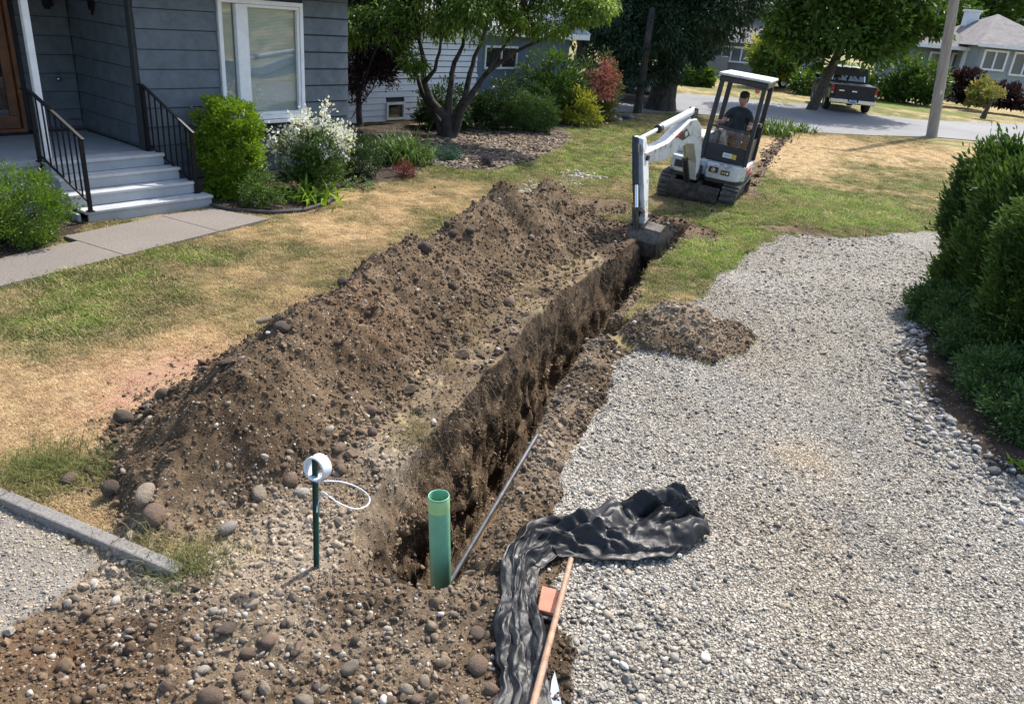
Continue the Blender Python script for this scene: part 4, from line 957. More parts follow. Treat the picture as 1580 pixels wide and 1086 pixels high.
big_tree('conifer', 'big dark drooping conifer with thick flared trunk by the street', 'tree', bt[0], bt[1], 9, px_blobs(bt, [(990, 40, 100, 60, 0, 2.4), (1060, 20, 95, 62, .3, 2.2), (1110, 10, 62, 48, 0, 1.8), (960, 75, 55, 42, -.6, 1.6), (1000, 100, 50, 32, -.6, 1.5), (1075, 78, 28, 30, -.3, 1.0), (1140, 0, 45, 40, .3, 1.5), (950, 10, 55, 60, .4, 1.8), (1030, -80, 130, 70, 0, 2.6), (1040, -180, 90, 80, 0, 2.0), (965, 120, 30, 22, -.6, 1.0)]),
         70000, .17, ML['cedar'], M_BARKD, 41, 620, flare=1.55, r0=.47, droop=.30, up=-.25, aspect=.38, spread=.14, zmin=1.1, lean=(.05, 0))
st_ = gp(983, 176)
big_tree('small_tree', 'slim dark stemmed tree in front of the big conifer trunk', 'tree', st_[0], st_[1], 3.2, px_blobs(st_, [(985, 120, 22, 22, 0, .8), (972, 135, 18, 16, 0, .6), (1000, 130, 14, 14, 0, .5)]), 1100, .15, ML['deep'], M_BARKD, 42, 40, r0=.14, flare=1.3, limbs=8, zmin=.8)
t2 = gp(1252, 170)
big_tree('maple_tree', 'leafy green street tree with leaning trunk in front of pickup', 'tree', t2[0], t2[1], 6.5, px_blobs(t2, [(1290, 50, 90, 48, 0, 2.6), (1235, 62, 55, 40, .3, 1.8), (1360, 40, 80, 42, .3, 2.0), (1330, 72, 66, 22, -.4, 1.5), (1400, 28, 62, 34, .5, 1.8), (1270, 5, 90, 40, 0, 2.5), (1370, -10, 85, 45, 0, 2.3), (1425, 45, 28, 22, 0, 1.0), (1215, 30, 40, 35, .5, 1.5), (1310, -70, 100, 60, 0, 2.6), (1248, 92, 30, 14, -.3, .9), (1440, 5, 36, 30, .4, 1.2)]),
         24000, .26, ML['maple'], M_BARK, 43, 420, lean=(.25, .02), r0=.21, flare=1.35, aspect=.6, droop=.2, up=.1, spread=.15, limbs=22, zmin=1.4)

# clipped hedge of conifers at the right edge
def thuja(bx, by, h, rx, ry, n, seed, label, lean=0.0, sz=.085):
    o = empty('conifer_hedge_plant', (bx, by, .0), 0, label, 'hedge plant', 'upright conifers forming the hedge beside the driveway')
    r = np.random.default_rng(seed); prof = lambda t: np.clip(np.minimum(.66 + .5 * t, 1.0) * np.sqrt(np.clip(1 - np.clip((t - .74) / .27, 0, 1) ** 2.4, 0, 1)), 0.02, 1)
    K = 250; t = r.random(K) ** .85; az = r.uniform(0, 6.28, K); lum = 1 + .26 * fbm(np.cos(az) * 1.5 + seed, np.sin(az) * 1.5, t * 4, 3, seed)
    rr = prof(t) * lum * r.uniform(.72, 1.0, K)
    cc = np.c_[rx * rr * np.cos(az), ry * rr * np.sin(az), .10 + t * (h - .12)]
    ci = r.integers(0, K, n); off = r.normal(size=(n, 3)) * V(.055, .055, .095); P = cc[ci] + off
    out = np.c_[np.cos(az[ci]), np.sin(az[ci]), np.full(n, .75) + (t[ci] > .85) * .8] + r.normal(size=(n, 3)) * .42
    k = P[:, 2] > .03; P, out, ci = P[k], out[k], ci[k]
    v, f = leaves(P, out, np.full(len(P), sz), .34, r)
    tone = np.clip(r.normal(.45, .22, K)[ci] + r.normal(0, .17, len(P)), 0, 1)
    link('foliage', np_mesh('foliage', v, f, False, [('tone', 'FLOAT', 'FACE', tone)]), ML['thuja'], o)
    tb = MB()
    for q in range(5): tb.tube([V(r.normal(0, .06), r.normal(0, .06), -.05), V(r.normal(0, .12), r.normal(0, .12), h * .5), V(r.normal(0, .2), r.normal(0, .2), h * .92)], [.03, .022, .008], 5, False)
    for c in cc[r.choice(K, 60, False)]: tb.tube([V(0, 0, max(.05, c[2] - .35)), c], [.010, .004], 4, False)
    sp_ = r.integers(0, K, 26); sv_ = []; 
    for q in sp_:
        d0 = V(math.cos(az[q]), math.sin(az[q]), 1.4) * r.uniform(.06, .16); tb.tube([cc[q], cc[q] + d0], [.004, .002], 3, False); sv_ += [(cc[q] + d0 * f0 + r.normal(0, .008, 3), d0 + r.normal(0, .05, 3)) for f0 in np.linspace(.3, 1.1, 9)]
    v, f = leaves(np.array([a_ for a_, _ in sv_]), np.array([b_ for _, b_ in sv_]), np.full(len(sv_), sz * .8), .34, r)
    link('stray_shoots', np_mesh('stray_shoots', v, f, False, [('tone', 'FLOAT', 'FACE', r.uniform(.5, 1, len(sv_)))]), ML['thuja'], o)['kind'] = 'stuff'
    tb.build('stems', M_TWIG, o); return o
thuja(5.95, 9.75, 1.98, .62, .62, 26000, 51, 'farthest clipped upright conifer at the street end of the hedge')
thuja(5.72, 8.75, 1.92, .62, .6, 26000, 52, 'second clipped conifer of the hedge from the street end')
thuja(5.38, 7.55, 1.88, .62, .62, 28000, 53, 'third clipped conifer of the hedge from the street end', sz=.075)
thuja(5.30, 6.45, 1.85, .58, .6, 26000, 54, 'nearest clipped conifer of the hedge at the edge of view', sz=.07)
# low spreading bushes at the hedge foot
GH = 'low spreading juniper bushes at the foot of the hedge'
for k, (px, py, hw, h, lab) in enumerate(((1418, 492, .30, .42, 'low juniper at the street end of the hedge foot by the white block'), (1462, 520, .42, .50, 'low juniper below the farthest hedge conifer, second from the street end'), (1490, 562, .40, .46, 'low juniper in the middle of the hedge foot'), (1530, 620, .44, .48, 'low juniper second nearest along the hedge foot'), (1572, 672, .48, .46, 'nearest low juniper beside the river stones'))):
    b = gp(px, py); o = empty('juniper', (b[0] + .12, b[1], 0), 0, lab, 'juniper', GH)
    foliage('foliage', [(0, 0, h * .45, hw, hw * 1.1, h * .55), (hw * .5, .2, h * .5, hw * .7, hw * .7, h * .5), (-hw * .4, -.1, h * .3, hw * .6, hw * .6, h * .4)], 9000, .050, ML['juniper'], o, .36, 130, .14, .45, .75, 60 + k, (.6, 1.05), .02)
    twigs('stems', (0, 0, 0), [(RNG.uniform(-hw, hw) * .7, RNG.uniform(-hw, hw) * .7, h * .6) for _ in range(12)], .012, M_TWIG, o, k)
strap_plant('weed', 'small pale weed at the bottom of the hedge bed', 'plant', 1572, 728, 26, .22, ML['lime'], 70, .03, spread=.05)
strap_plant('weed', 'young branching weed standing at the hedge end near the gravel', 'plant', 1440, 462, 40, .62, ML['dark'], 71, .03, spread=.07, rise=1.5)
strap_plant('weed_clump', 'clump of tall weeds at the lawn edge behind the excavator', 'plant', 1190, 208, 160, .85, ML['mid'], 72, .05, spread=.35, rise=1.2)
strap_plant('weed_clump', 'weeds at the road edge beside the narrow trench end', 'plant', 1228, 204, 140, .7, ML['mid'], 73, .05, spread=.3, rise=1.0)
# across the street
G5 = None
def far_shrub(name, label, cat, x, y, rx, top, mat, n, size, seed, D=None, **kw):
    b = gp(x, y); D = D or b[1]; bb = on_plane(x, y, D); o = empty(name, (bb[0], D, min(bb[2], .9) if bb[2] > 0 else 0), 0, label, cat, kw.pop('group', None))
    e = abs(on_plane(x + rx, y, D)[0] - bb[0]); t = on_plane(x, top, D)[2] - o.location.z
    foliage('foliage', [(0, 0, t * .52, e, e * .8, t * .48), (e * .4, -.2, t * .28, e * .62, e * .6, t * .32), (-e * .4, -.2, t * .28, e * .62, e * .6, t * .32)], n, size, mat, o, kw.pop('aspect', .5), 80, .16, .4, .6, seed, (.6, 1.02), .05, zbias=-1.0)
    twigs('stems', (0, 0, 0), [(RNG.uniform(-e, e) * .5, RNG.uniform(-e, e) * .5, t * .6) for _ in range(8)], .04, M_TWIG, o, seed); return o
far_shrub('shrub', 'sunlit rounded bush right of the conifer trunk across the street', 'shrub', 1073, 140, 24, 102, ML['mid'], 1800, .28, 81, 46)
far_shrub('shrub', 'dark bush in the shade directly beside the conifer trunk', 'shrub', 1048, 137, 18, 108, ML['dark'], 1200, .28, 82, 47)
o = far_shrub('small_tree', 'yellow topped small tree in front of the far white window house', 'tree', 1192, 118, 40, 34, ML['yellow'], 3000, .30, 83, 50)
o2 = far_shrub('shrub', 'green bush under the yellow topped small tree', 'shrub', 1185, 122, 36, 70, ML['mid'], 2400, .28, 84, 49)
far_shrub('shrub', 'dark green bush behind the leaning street tree trunk', 'shrub', 1250, 148, 32, 108, ML['mid'], 1800, .28, 85, 47)
far_shrub('shrub', 'bright lime bush showing behind the pickup cab', 'shrub', 1300, 150, 32, 98, ML['lime'], 2000, .28, 86, 49)
far_shrub('shrub', 'large dark green bush right behind the pickup', 'shrub', 1375, 156, 40, 84, ML['mid'], 3000, .28, 87, 48)
far_shrub('shrub', 'leafy green bush between the pickup and the utility pole', 'shrub', 1420, 160, 32, 92, ML['mid'], 2600, .26, 88, 47)
far_shrub('shrub', 'dark red bush right of the utility pole below the porch', 'shrub', 1484, 160, 24, 104, ML['purple'], 2200, .24, 89, 48)
far_shrub('shrub', 'half green half red bush under the wall window', 'shrub', 1508, 164, 20, 122, ML['photinia'], 1300, .24, 90, 46)
far_shrub('shrub', 'wide dark red bush in front of the pale house wall', 'shrub', 1545, 166, 26, 128, ML['purple'], 1900, .24, 91, 46)
far_shrub('shrub', 'dark red bush at the right edge of view', 'shrub', 1584, 172, 20, 142, ML['purple'], 1200, .24, 92, 45)
b = gp(1516, 183); o = empty('topiary', tuple(b), 0, 'small clipped ball topiary on a thick bare stem', 'topiary')
foliage('foliage', [(.2, 0, 1.15, .42, .42, .33)], 900, .12, ML['photinia'], o, .5, 30, .2, .4, .6, 93, (.7, 1))
MB().tube([V(0, 0, -.05), V(.06, 0, .4), V(.17, 0, .95)], [.16, .11, .09], 8).build('trunk', M_BARK, o)
bb = on_plane(1520, 60, 75); big_tree('maple_tree', 'tall green tree rising behind the houses across the street', 'tree', bb[0], 75, 8, [(0, 0, 6.6, 3.6, 2.5, 3.6), (-3.0, 0, 6.0, 3.0, 2, 2.8), (1, 0, 9, 3, 2, 2.5)], 8000, .5, ML['maple'], M_BARK, 94, 200, r0=.35, aspect=.6, spread=.16, up=.1, droop=.1)
bb = on_plane(1440, 60, 68); big_tree('maple_tree', 'green tree behind the left roof beyond the utility pole', 'tree', bb[0], 68, 7, [(0, 0, 5.4, 3.2, 2.5, 2.8), (-3.0, 0, 4.6, 2.6, 2, 2.4), (-6, 0, 5.5, 3, 2, 2.6)], 8000, .45, ML['maple'], M_BARK, 95, 200, r0=.3, aspect=.6, spread=.16, up=.1, droop=.1)
bb = on_plane(900, 60, 60); big_tree('evergreen_tree', 'dark evergreen behind the neighbouring blue house', 'tree', bb[0], 60, 9, [(0, 0, 4, 4.2, 2.5, 4), (4, 0, 5, 3.6, 2, 4.5), (-5, 0, 4.5, 4, 2, 4.5), (8, 0, 4, 3, 2, 4)], 9000, .5, ML['deep'], M_BARKD, 96, 200, r0=.4, aspect=.4, spread=.18)
# ------------------------------------------------------------------ MAIN HOUSE (grey shingle siding), local x along the front, y into the house
HA = V(-5.67, 11.42, 0); HD = V(.6, .8, 0); HN = V(.8, -.6, 0)
HRZ = math.atan2(.8, .6)
def hl(P): w_ = np.array(P) - HA; return V(w_ @ HD, -(w_ @ HN), P[2])                 # world -> house local
def hp_(x, y, t=0.0): return hl(vp(x, y, HA - HN * t, HN))                              # photo pixel on the plane at depth t
M_SIDE = mat_plain('grey_siding_paint', (.105, .130, .155), .72, .16, 5, .35, 160, wear=((.08, .10, .12), 3.0, .62))
M_SHELL = mat_plain('wall_sheathing', (.035, .04, .045), .9, .1)
M_WHITE = mat_plain('white_paint', (.74, .75, .76), .5, .06, 6, wear=((.5, .49, .46), 5, .70))
M_ROOF = mat_plain('roof_shingle', (.115, .110, .108), .95, .35, 9, .8, 60)
M_STEP = mat_plain('blue_grey_step_paint', (.36, .385, .405), .6, .1, 3, .2, 80, wear=((.23, .21, .19), 7, .66))
M_TREAD = mat_plain('worn_tread_paint', (.47, .485, .49), .55, .1, 3, .2, 80, wear=((.30, .27, .24), 4, .60))
M_IRON = mat_plain('black_iron', (.008, .008, .010), .42, .2, 20, spec=.3)
M_BROWN = mat_plain('stained_door_wood', (.20, .075, .028), .42, .3, 5)
M_PANE = mat_pane('window_pane'); M_DARKGL = mat_glass('dark_glass')
M_BLIND = mat_plain('blind', (.80, .82, .81), .6, .04); M_ROOM = mat_plain('dim_room', (.16, .155, .15), .9, .1)
M_METAL = mat_plain('brushed_metal', (.55, .55, .55), .3, .1, 20, metal=1.0)
H = empty('grey_house', tuple(HA), HRZ, 'grey shingle sided house with porch, steps and white framed window', 'house')
rs = np.random.default_rng(8)
def siding(parent, o, ax, s0, s1, z0, z1, course, face, mat, holes=(), zline=2.37, name='siding_board', split=1.6):
    """boards on a vertical wall: o origin, ax unit direction, face outward unit normal"""
    o, ax, face = V(*o), V(*ax), V(*face); z = zline
    while z - course > z0 - .001: z -= course
    if z > z0 + .02: z -= course
    while z < z1:
        a, b_ = max(z, z0), min(z + course, z1)
        segs = [(s0, s1)]
        for (h0, h1, g0, g1) in holes:
            if b_ > g0 + .01 and a < g1 - .01:
                if a < g0 - .02 and b_ > g0: pass
                segs = [q for (u, v_) in segs for q in ((u, min(v_, h0)), (max(u, h1), v_)) if q[1] - q[0] > .02]
        for (u, v_) in segs:
            cuts = [u]
            while v_ - cuts[-1] > split * 1.5: cuts.append(cuts[-1] + split * rs.uniform(.55, 1.25))
            cuts.append(v_)
            a0_ = a
            for c0, c1 in zip(cuts[:-1], cuts[1:]):
                a = a0_; w_ = rs.uniform(-.0025, .0025); b = MB(); c0_, c1_ = c0 + .0015, c1 - .0015
                lo, hi, mid = .030 + w_, .012 + w_, 0.0; a += .013 if course > .2 else .012
                q = [o + ax * c0_ + face * mid + V(0, 0, a), o + ax * c0_ + face * lo + V(0, 0, a), o + ax * c0_ + face * hi + V(0, 0, b_), o + ax * c0_ + V(0, 0, b_)]
                q2 = [t + ax * (c1_ - c0_) for t in q]
                b.add(q + q2, [(0, 1, 2, 3), (7, 6, 5, 4), (0, 4, 5, 1), (1, 5, 6, 2), (2, 6, 7, 3), (3, 7, 4, 0)]); b.build(name, mat, parent)
        z += course
WX0, WX1, WZ0, WZ1 = 1.27, 2.82, 1.06, 2.86
shell = MB()
for c, dd in (((WX0 / 2 - .06, .06, 1.6), (WX0 - .0, .12, 3.0)), (((WX1 + 3.78) / 2, .06, 1.6), (3.78 - WX1, .12, 3.0)), (((WX0 + WX1) / 2 - .03, .06, .56), (WX1 - WX0 + .05, .118, .98)), (((WX0 + WX1) / 2 - .03, .06, 2.99), (WX1 - WX0 + .05, .118, .24)),
              ((.06, 1.06, 1.6), (.12, 1.88, 3.0)), ((-1.5, 2.06, 1.6), (3.4, .12, 3.0)), ((3.72, 4.0, 1.6), (.12, 7.76, 3.0)), ((.3, 8, 1.6), (7.0, .12, 3.0)), ((-3.2, 4.2, 1.6), (.12, 7.5, 3.0))):
    shell.box(c, dd)
shell.build('wall', M_SHELL, H)
MB().box((1.9, 4, .4), (3.4, 7.6, .1)).build('inner_floor', M_ROOM, H); MB().box((2.0, 2.6, 1.7), (3.3, .08, 2.6)).build('inner_wall', M_ROOM, H)
siding(H, (0, 0, 0), (1, 0, 0), -.012, 3.79, .18, 3.08, .27, (0, -1, 0), M_SIDE, [(WX0 - .02, WX1 + .02, WZ0 - .08, WZ1 + .06)])
siding(H, (0, 0, 0), (0, 1, 0), .0, 1.97, .72, 3.08, .27, (-1, 0, 0), M_SIDE)
DS0, DS1 = -1.82, -.88
siding(H, (0, 2.0, 0), (1, 0, 0), DS1 + .10, -.035, .72, 3.08, .27, (0, -1, 0), M_SIDE)
siding(H, (0, 2.0, 0), (1, 0, 0), -3.1, DS0 - .1, .72, 3.08, .27, (0, -1, 0), M_SIDE)
MB().box((1.9, -.012, .10), (3.74, .05, .2)).build('foundation', M_CONC, H)
rf = MB()
for t0, z0, t1, z1 in ((-.45, 3.10, 4.0, 4.55), (8.6, 3.10, 4.0, 4.55)):
    rf.add([(-3.4, t0, z0), (4.2, t0, z0), (4.2, t1, z1), (-3.4, t1, z1), (-3.4, t0, z0 + .14), (4.2, t0, z0 + .14), (4.2, t1, z1 + .14), (-3.4, t1, z1 + .14)], [(0, 1, 2, 3), (4, 7, 6, 5), (0, 4, 5, 1), (1, 5, 6, 2), (2, 6, 7, 3), (3, 7, 4, 0)])
roof = rf.build('roof', M_ROOF, H)
MB().box((.4, -.48, 3.15), (7.6, .05, .22)).build('fascia', M_WHITE, roof); MB().box((.4, -.24, 3.085), (7.5, .44, .03)).build('soffit', M_WHITE, roof)
# window
wn = MB()
def frame_boxes(mb, x0, x1, z0, z1, wd, y, dp):
    mb.box(((x0 + x1) / 2, y, z0 + wd / 2), (x1 - x0, dp, wd)); mb.box(((x0 + x1) / 2, y, z1 - wd / 2), (x1 - x0, dp, wd))
    mb.box((x0 + wd / 2, y, (z0 + z1) / 2), (wd, dp * .98, z1 - z0 - 2 * wd)); mb.box((x1 - wd / 2, y, (z0 + z1) / 2), (wd, dp * .98, z1 - z0 - 2 * wd)); return mb
frame_boxes(wn, WX0, WX1, WZ0, WZ1, .065, -.005, .11)
win = wn.build('window', M_WHITE, H, .006)
MB().box((1.655, -.012, (WZ0 + WZ1) / 2), (.17, .10, WZ1 - WZ0 - .14)).build('mullion', M_WHITE, win, .01)
frame_boxes(MB(), 1.745, 2.752, WZ0 + .068, WZ1 - .068, .045, -.005, .07).build('sash', M_WHITE, win, .005)
MB().box(((WX0 + WX1) / 2, -.045, WZ0 - .035), (WX1 - WX0 + .08, .13, .05)).build('sill', M_WHITE, win, .006)
MB().box((1.455, .012, (WZ0 + WZ1) / 2), (.24, .006, WZ1 - WZ0 - .13)).build('pane', M_PANE, win)
MB().box((2.25, .010, (WZ0 + WZ1) / 2), (.92, .006, WZ1 - WZ0 - .22)).build('pane', M_PANE, win)
for x0, x1 in ((1.33, 1.58), (1.77, 2.74)):
    bl_ = MB(); z = WZ0 + .09
    while z < WZ1 - .08: bl_.add([(x0, .065, z), (x1, .065, z), (x1, .087, z + .017), (x0, .087, z + .017), (x0, .066, z - .0012), (x1, .066, z - .0012), (x1, .088, z + .0158), (x0, .088, z + .0158)], [(0, 1, 2, 3), (4, 7, 6, 5), (0, 4, 5, 1), (1, 5, 6, 2), (2, 6, 7, 3), (3, 7, 4, 0)]); z += .021
    bl_.build('blind', M_BLIND, win)
# door with long glass lights
dr = MB(); frame_boxes(dr, DS0, DS1, .72, 2.80, .055, 1.96, .13); door = dr.build('door_frame', M_BROWN, H, .005)
dl = MB()
for a, b_, z0, z1 in ((DS0 + .06, DS1 - .06, .775, .96), (DS0 + .06, DS1 - .06, 2.56, 2.74), (DS0 + .06, -1.62, .962, 2.558), (-1.07, DS1 - .06, .962, 2.558), (-1.43, -1.27, .962, 2.558)): dl.box(((a + b_) / 2, 1.985, (z0 + z1) / 2), (b_ - a, .045, z1 - z0))
dlo = dl.build('door', M_BROWN, H, .006)
MB().box(((DS0 + DS1) / 2, 1.995, 1.76), (.70, .012, 1.6)).build('glass', M_DARKGL, dlo)
MB().box(((DS0 + DS1) / 2, 1.90, .715), (1.1, .2, .03)).build('threshold', M_IRON, H)
MB().box((-1.40, -.02, 1.84), (.085, .085, 2.28)).build('porch_post', M_WHITE, H, .008)
q = hp_(90, 122, 1.955); MB().lathe([(0, 0), (.032, 0), (.034, .02), (.022, .034), (0, .04)], 12, Matrix.Translation(tuple(q)) @ Matrix.Rotation(math.pi / 2, 4, 'X')).build('door_bell', M_METAL, H)
q = hp_(72, 4, 1.93); lt = MB(); lt.box((q[0], 1.90, q[2] + .05), (.12, .10, .20)); lt.box((q[0], 1.90, q[2] + .165), (.16, .14, .03)); lt.box((q[0], 1.94, q[2] - .07), (.08, .05, .05)); lt.build('porch_lantern', M_IRON, H, .006)
q = hl(vp(146, 8, HA, HD)); MB().box((-.06, q[1], q[2]), (.04, .10, .14)).box((-.05, q[1], q[2] - .10), (.03, .02, .08)).build('wall_hook', M_IRON, H)

# porch steps
SP = empty('porch_steps', tuple(HA), HRZ, 'blue grey painted porch floor and wooden steps with worn treads', 'steps')
S0 = -1.50
def slab(name, x0, x1, y0, y1, z0, z1, mat, par, bev=.008): return MB().box(((x0 + x1) / 2, (y0 + y1) / 2, (z0 + z1) / 2), (x1 - x0, y1 - y0, z1 - z0)).build(name, mat, par, bev)
slab('porch_floor', -3.1, -.02, -.02, 1.94, .62, .70, M_STEP, SP); slab('porch_floor', S0 - .02, .10, -.30, -.024, .655, .70, M_TREAD, SP)
slab('porch_floor', -3.1, S0 - .03, -.10, -.022, .62, .70, M_STEP, SP)
for k, (yo, z, xr_) in enumerate(((-.52, .525, .20), (-.75, .35, .30), (-.98, .175, .42))):
    y1 = (-.30, -.52, -.75)[k]
    slab('tread', S0 - .02 * k + (.0, .02, .12)[k], xr_, yo, y1 + .03, z - .04, z, M_TREAD, SP)
for k, (yo, z0, z1, xr_) in enumerate(((-.28, .53, .653, .08), (-.50, .355, .483, .18), (-.73, .18, .308, .28), (-.96, -.05, .133, .40))):
    slab('riser', S0 + .02 + (.1 if k == 3 else 0), xr_, yo, yo + .03, z0, z1, M_STEP, SP, .003)
for x in (S0 + .03, .05):
    s_ = MB(); n_ = [(-.02, -.05), (-.90, -.05), (-.90, .13), (-.70, .13), (-.70, .30), (-.48, .30), (-.48, .48), (-.25, .48), (-.25, .64), (-.02, .64)]
    s_.prism(n_, lambda u, v, d: V(d, u, v), x - .02, x + .02); s_.build('side_board', M_STEP, SP)
slab('porch_skirt', -3.1, S0 - .03, -.06, -.03, 0, .618, M_STEP, SP)
# hand rails
def handrail(label, ub, lb, utop, ltop, ov):
    ub, lb = hl(ub), hl(lb); o = empty('handrail', tuple(HA), HRZ, label, 'handrail', 'black iron handrails of the porch steps')
    for p, zt in ((ub, utop), (lb, ltop)):
        MB().box((p[0], p[1], (p[2] + zt) / 2), (.048, .048, zt - p[2])).box((p[0], p[1], p[2] + .008), (.09, .09, .014)).build('post', M_IRON, o, .004)
    dv = nrm(V(lb[0] - ub[0], lb[1] - ub[1], ltop - utop)); a = V(ub[0], ub[1], utop + .012); b_ = V(lb[0], lb[1], ltop + .012)
    MB().beam(a - V(dv[0], dv[1], 0) * ov, a, .05, .025).beam(a, b_ + dv * .05, .052, .025).build('top_rail', M_IRON, o, .006)
    c, d_ = V(ub[0], ub[1], ub[2] + .10), V(lb[0], lb[1], lb[2] + .10 + .02); MB().beam(c, d_, .025, .025).build('bottom_rail', M_IRON, o, .003)
    for k in range(1, 8):
        t = k / 8; p0, p1 = lerp(c, d_, t), lerp(a, b_, t); MB().beam(p0 + V(0, 0, .01), p1 - V(0, 0, .012), .017, .017, up=(1, 0, 0)).build('baluster', M_IRON, o)
handrail('black iron handrail on the right side of the steps against the wall corner', gp(230, 233, .70), gp(303, 298, .175), 1.62, 1.06, .10)
handrail('black iron handrail on the left side of the steps in front of white post', gp(62, 250, .70), gp(140, 327, .175), 1.60, 1.12, .16)
# broom in the porch corner
bz = hl(gp(117, 197, .70)); bo = empty('broom', tuple(HA), HRZ, 'old straw broom standing in the dark porch corner', 'broom')
MB().tube([(bz[0], bz[1] + .02, 1.0), (bz[0] + .04, bz[1] + .08, 1.95)], .014, 8).build('handle', M_BARK, bo)
MB().prism([(-.14, .705), (.14, .705), (.07, 1.02), (-.07, 1.02)], lambda u, v, d: V(bz[0] + u, bz[1] + d, v), -.035, .035).build('bristles', mat_plain('broom_straw', (.12, .075, .04), .9, .4, 30), bo, .01)
MB().box((bz[0] - .05, bz[1] - .14, .78), (.26, .16, .15)).box((bz[0] - .05, bz[1] - .14, .865), (.28, .18, .02)).build('planter_box', mat_plain('old_wood', (.10, .06, .04), .9, .3), None, .008)
pb = bpy.data.objects['planter_box']; pb.location = tuple(HA); pb.rotation_euler = (0, 0, HRZ); tag(pb, 'small dark wooden box on the porch floor beside the broom', 'box')
# dark curved edging in front of the shrubs
ed = [gp(*q) for q in ((326, 320), (350, 326), (390, 330), (430, 331), (470, 327), (505, 316), (520, 306))]
tag(MB().tube([q + V(0, 0, .03) for q in ed], .035, 6).build('bed_edging', mat_plain('edging_rubber', (.055, .05, .05), .8, .3)), 'dark curved edging strip along the shrub bed by the steps', 'edging')

# ------------------------------------------------------------------ NEIGHBOUR HOUSE (white siding, blue wing)
NB = V(-4.0, 21.4, 0)
def np_(x, y, t=0.0):
    P = vp(x, y, NB - HN * t, HN); w_ = P - NB; return V(w_ @ HD, -(w_ @ HN), P[2])
N_ = empty('neighbour_house', tuple(NB), HRZ, 'neighbouring house with white lap siding and blue grey wing behind the shrubs', 'house')
M_WSID = mat_plain('white_lap_siding', (.66, .69, .74), .55, .05, 3); M_BSID = mat_plain('blue_wall_paint', (.11, .155, .21), .7, .12, 4); M_RSID = mat_plain('light_grey_roof', (.28, .29, .31), .9, .2, 6, .5, 40)
sw = MB(); sw.box((1.2, .08, 1.3), (4.84, .14, 2.7)); sw.box((3.55, 2.0, 1.3), (.14, 3.7, 2.7)); sw.box((-1.4, 2, 1.3), (.14, 3.6, 2.7)); sw.build('wall', M_SHELL, N_)
u0, u1 = np_(562, 62), np_(600, 114); b0, b1 = np_(594, 160), np_(623, 186)
holes = [(-1.0, -.06, 1.22, 2.08), (.0, .68, .04, .50)]
siding(N_, (0, 0, 0), (1, 0, 0), -1.45, 3.62, .0, 2.62, .155, (0, -1, 0), M_WSID, holes, zline=1.24, split=5)
MB().box((1.1, -.03, 1.165), (5.1, .05, .07)).build('trim_board', M_WHITE, N_)
for (h0, h1, g0, g1), sp in ((holes[0], 2), (holes[1], 1)):
    f_ = frame_boxes(MB(), h0, h1, g0, g1, .06, -.02, .09).build('window', M_WHITE, N_)
    if sp == 2: MB().box(((h0 + h1) / 2, -.02, (g0 + g1) / 2), (.06, .085, g1 - g0 - .12)).build('mullion', M_WHITE, f_)
    MB().box(((h0 + h1) / 2, .005, (g0 + g1) / 2), (h1 - h0 - .1, .012, g1 - g0 - .1)).build('pane', M_DARKGL, f_)
bw = MB(); bw.box((6.0, 1.5, 1.15), (4.7, 3.0, 2.3)); bw.build('wing', M_BSID, N_)
bx0, bx1, bz0, bz1 = 3.93, 5.5, 1.35, 2.02
f_ = frame_boxes(MB(), bx0, bx1, bz0, bz1, .06, -.02, .06).build('window', M_WHITE, N_); MB().box(((bx0 + bx1) / 2, -.02, (bz0 + bz1) / 2), (.05, .055, bz1 - bz0 - .12)).build('mullion', M_WHITE, f_); MB().box(((bx0 + bx1) / 2, -.006, (bz0 + bz1) / 2), (bx1 - bx0 - .1, .01, bz1 - bz0 - .1)).build('pane', M_DARKGL, f_)
rr_ = MB()
for x0, x1, ze in ((-1.9, 3.60, 2.66), (3.62, 8.7, 2.36)):
    rr_.add([(x0, -.5, ze), (x1, -.5, ze), (x1, 2.8, ze + 1.7), (x0, 2.8, ze + 1.7), (x0, -.5, ze + .12), (x1, -.5, ze + .12), (x1, 2.8, ze + 1.82), (x0, 2.8, ze + 1.82)], [(0, 1, 2, 3), (4, 7, 6, 5), (0, 4, 5, 1), (1, 5, 6, 2), (2, 6, 7, 3), (3, 7, 4, 0)])
r_ = rr_.build('roof', M_RSID, N_); MB().box((6.1, -.53, 2.40), (5.2, .05, .16)).build('fascia', M_WHITE, r_); MB().beam((8.72, -.5, 2.43), (8.72, 2.8, 4.13), .05, .2).build('barge_board', M_WHITE, r_)

# ------------------------------------------------------------------ HOUSES ACROSS THE STREET
M_FW1 = mat_plain('taupe_wall', (.20, .195, .20), .8, .1, 2); M_FW2 = mat_plain('green_grey_siding', (.30, .335, .345), .7, .08, 1.5); M_FW3 = mat_plain('slate_blue_siding', (.20, .24, .31), .7, .1, 2); M_FROOF = mat_plain('brown_grey_roof', (.20, .185, .18), .95, .2, 2, .6, 20)
def far_window(par, x0, x1, z0, z1, y, n=2, wd=.12):
    f_ = frame_boxes(MB(), x0, x1, z0, z1, wd, y - .05, .14).build('window', M_WHITE, par)
    for k in range(1, n): MB().box((lerp(x0, x1, k / n), y - .05, (z0 + z1) / 2), (.10, .13, z1 - z0 - 2 * wd)).build('mullion', M_WHITE, f_)
    MB().box(((x0 + x1) / 2, y - .02, (z0 + z1) / 2), (x1 - x0 - .2, .02, z1 - z0 - .2)).build('pane', M_FGL, f_); return f_
M_FGL = mat_glass('far_glass', (.10, .115, .125), .08)
def pxr(x0, y0, x1, y1, D, O):
    a, b_ = on_plane(x0, y0, D) - O, on_plane(x1, y1, D) - O; return a[0], b_[0], b_[2], a[2]
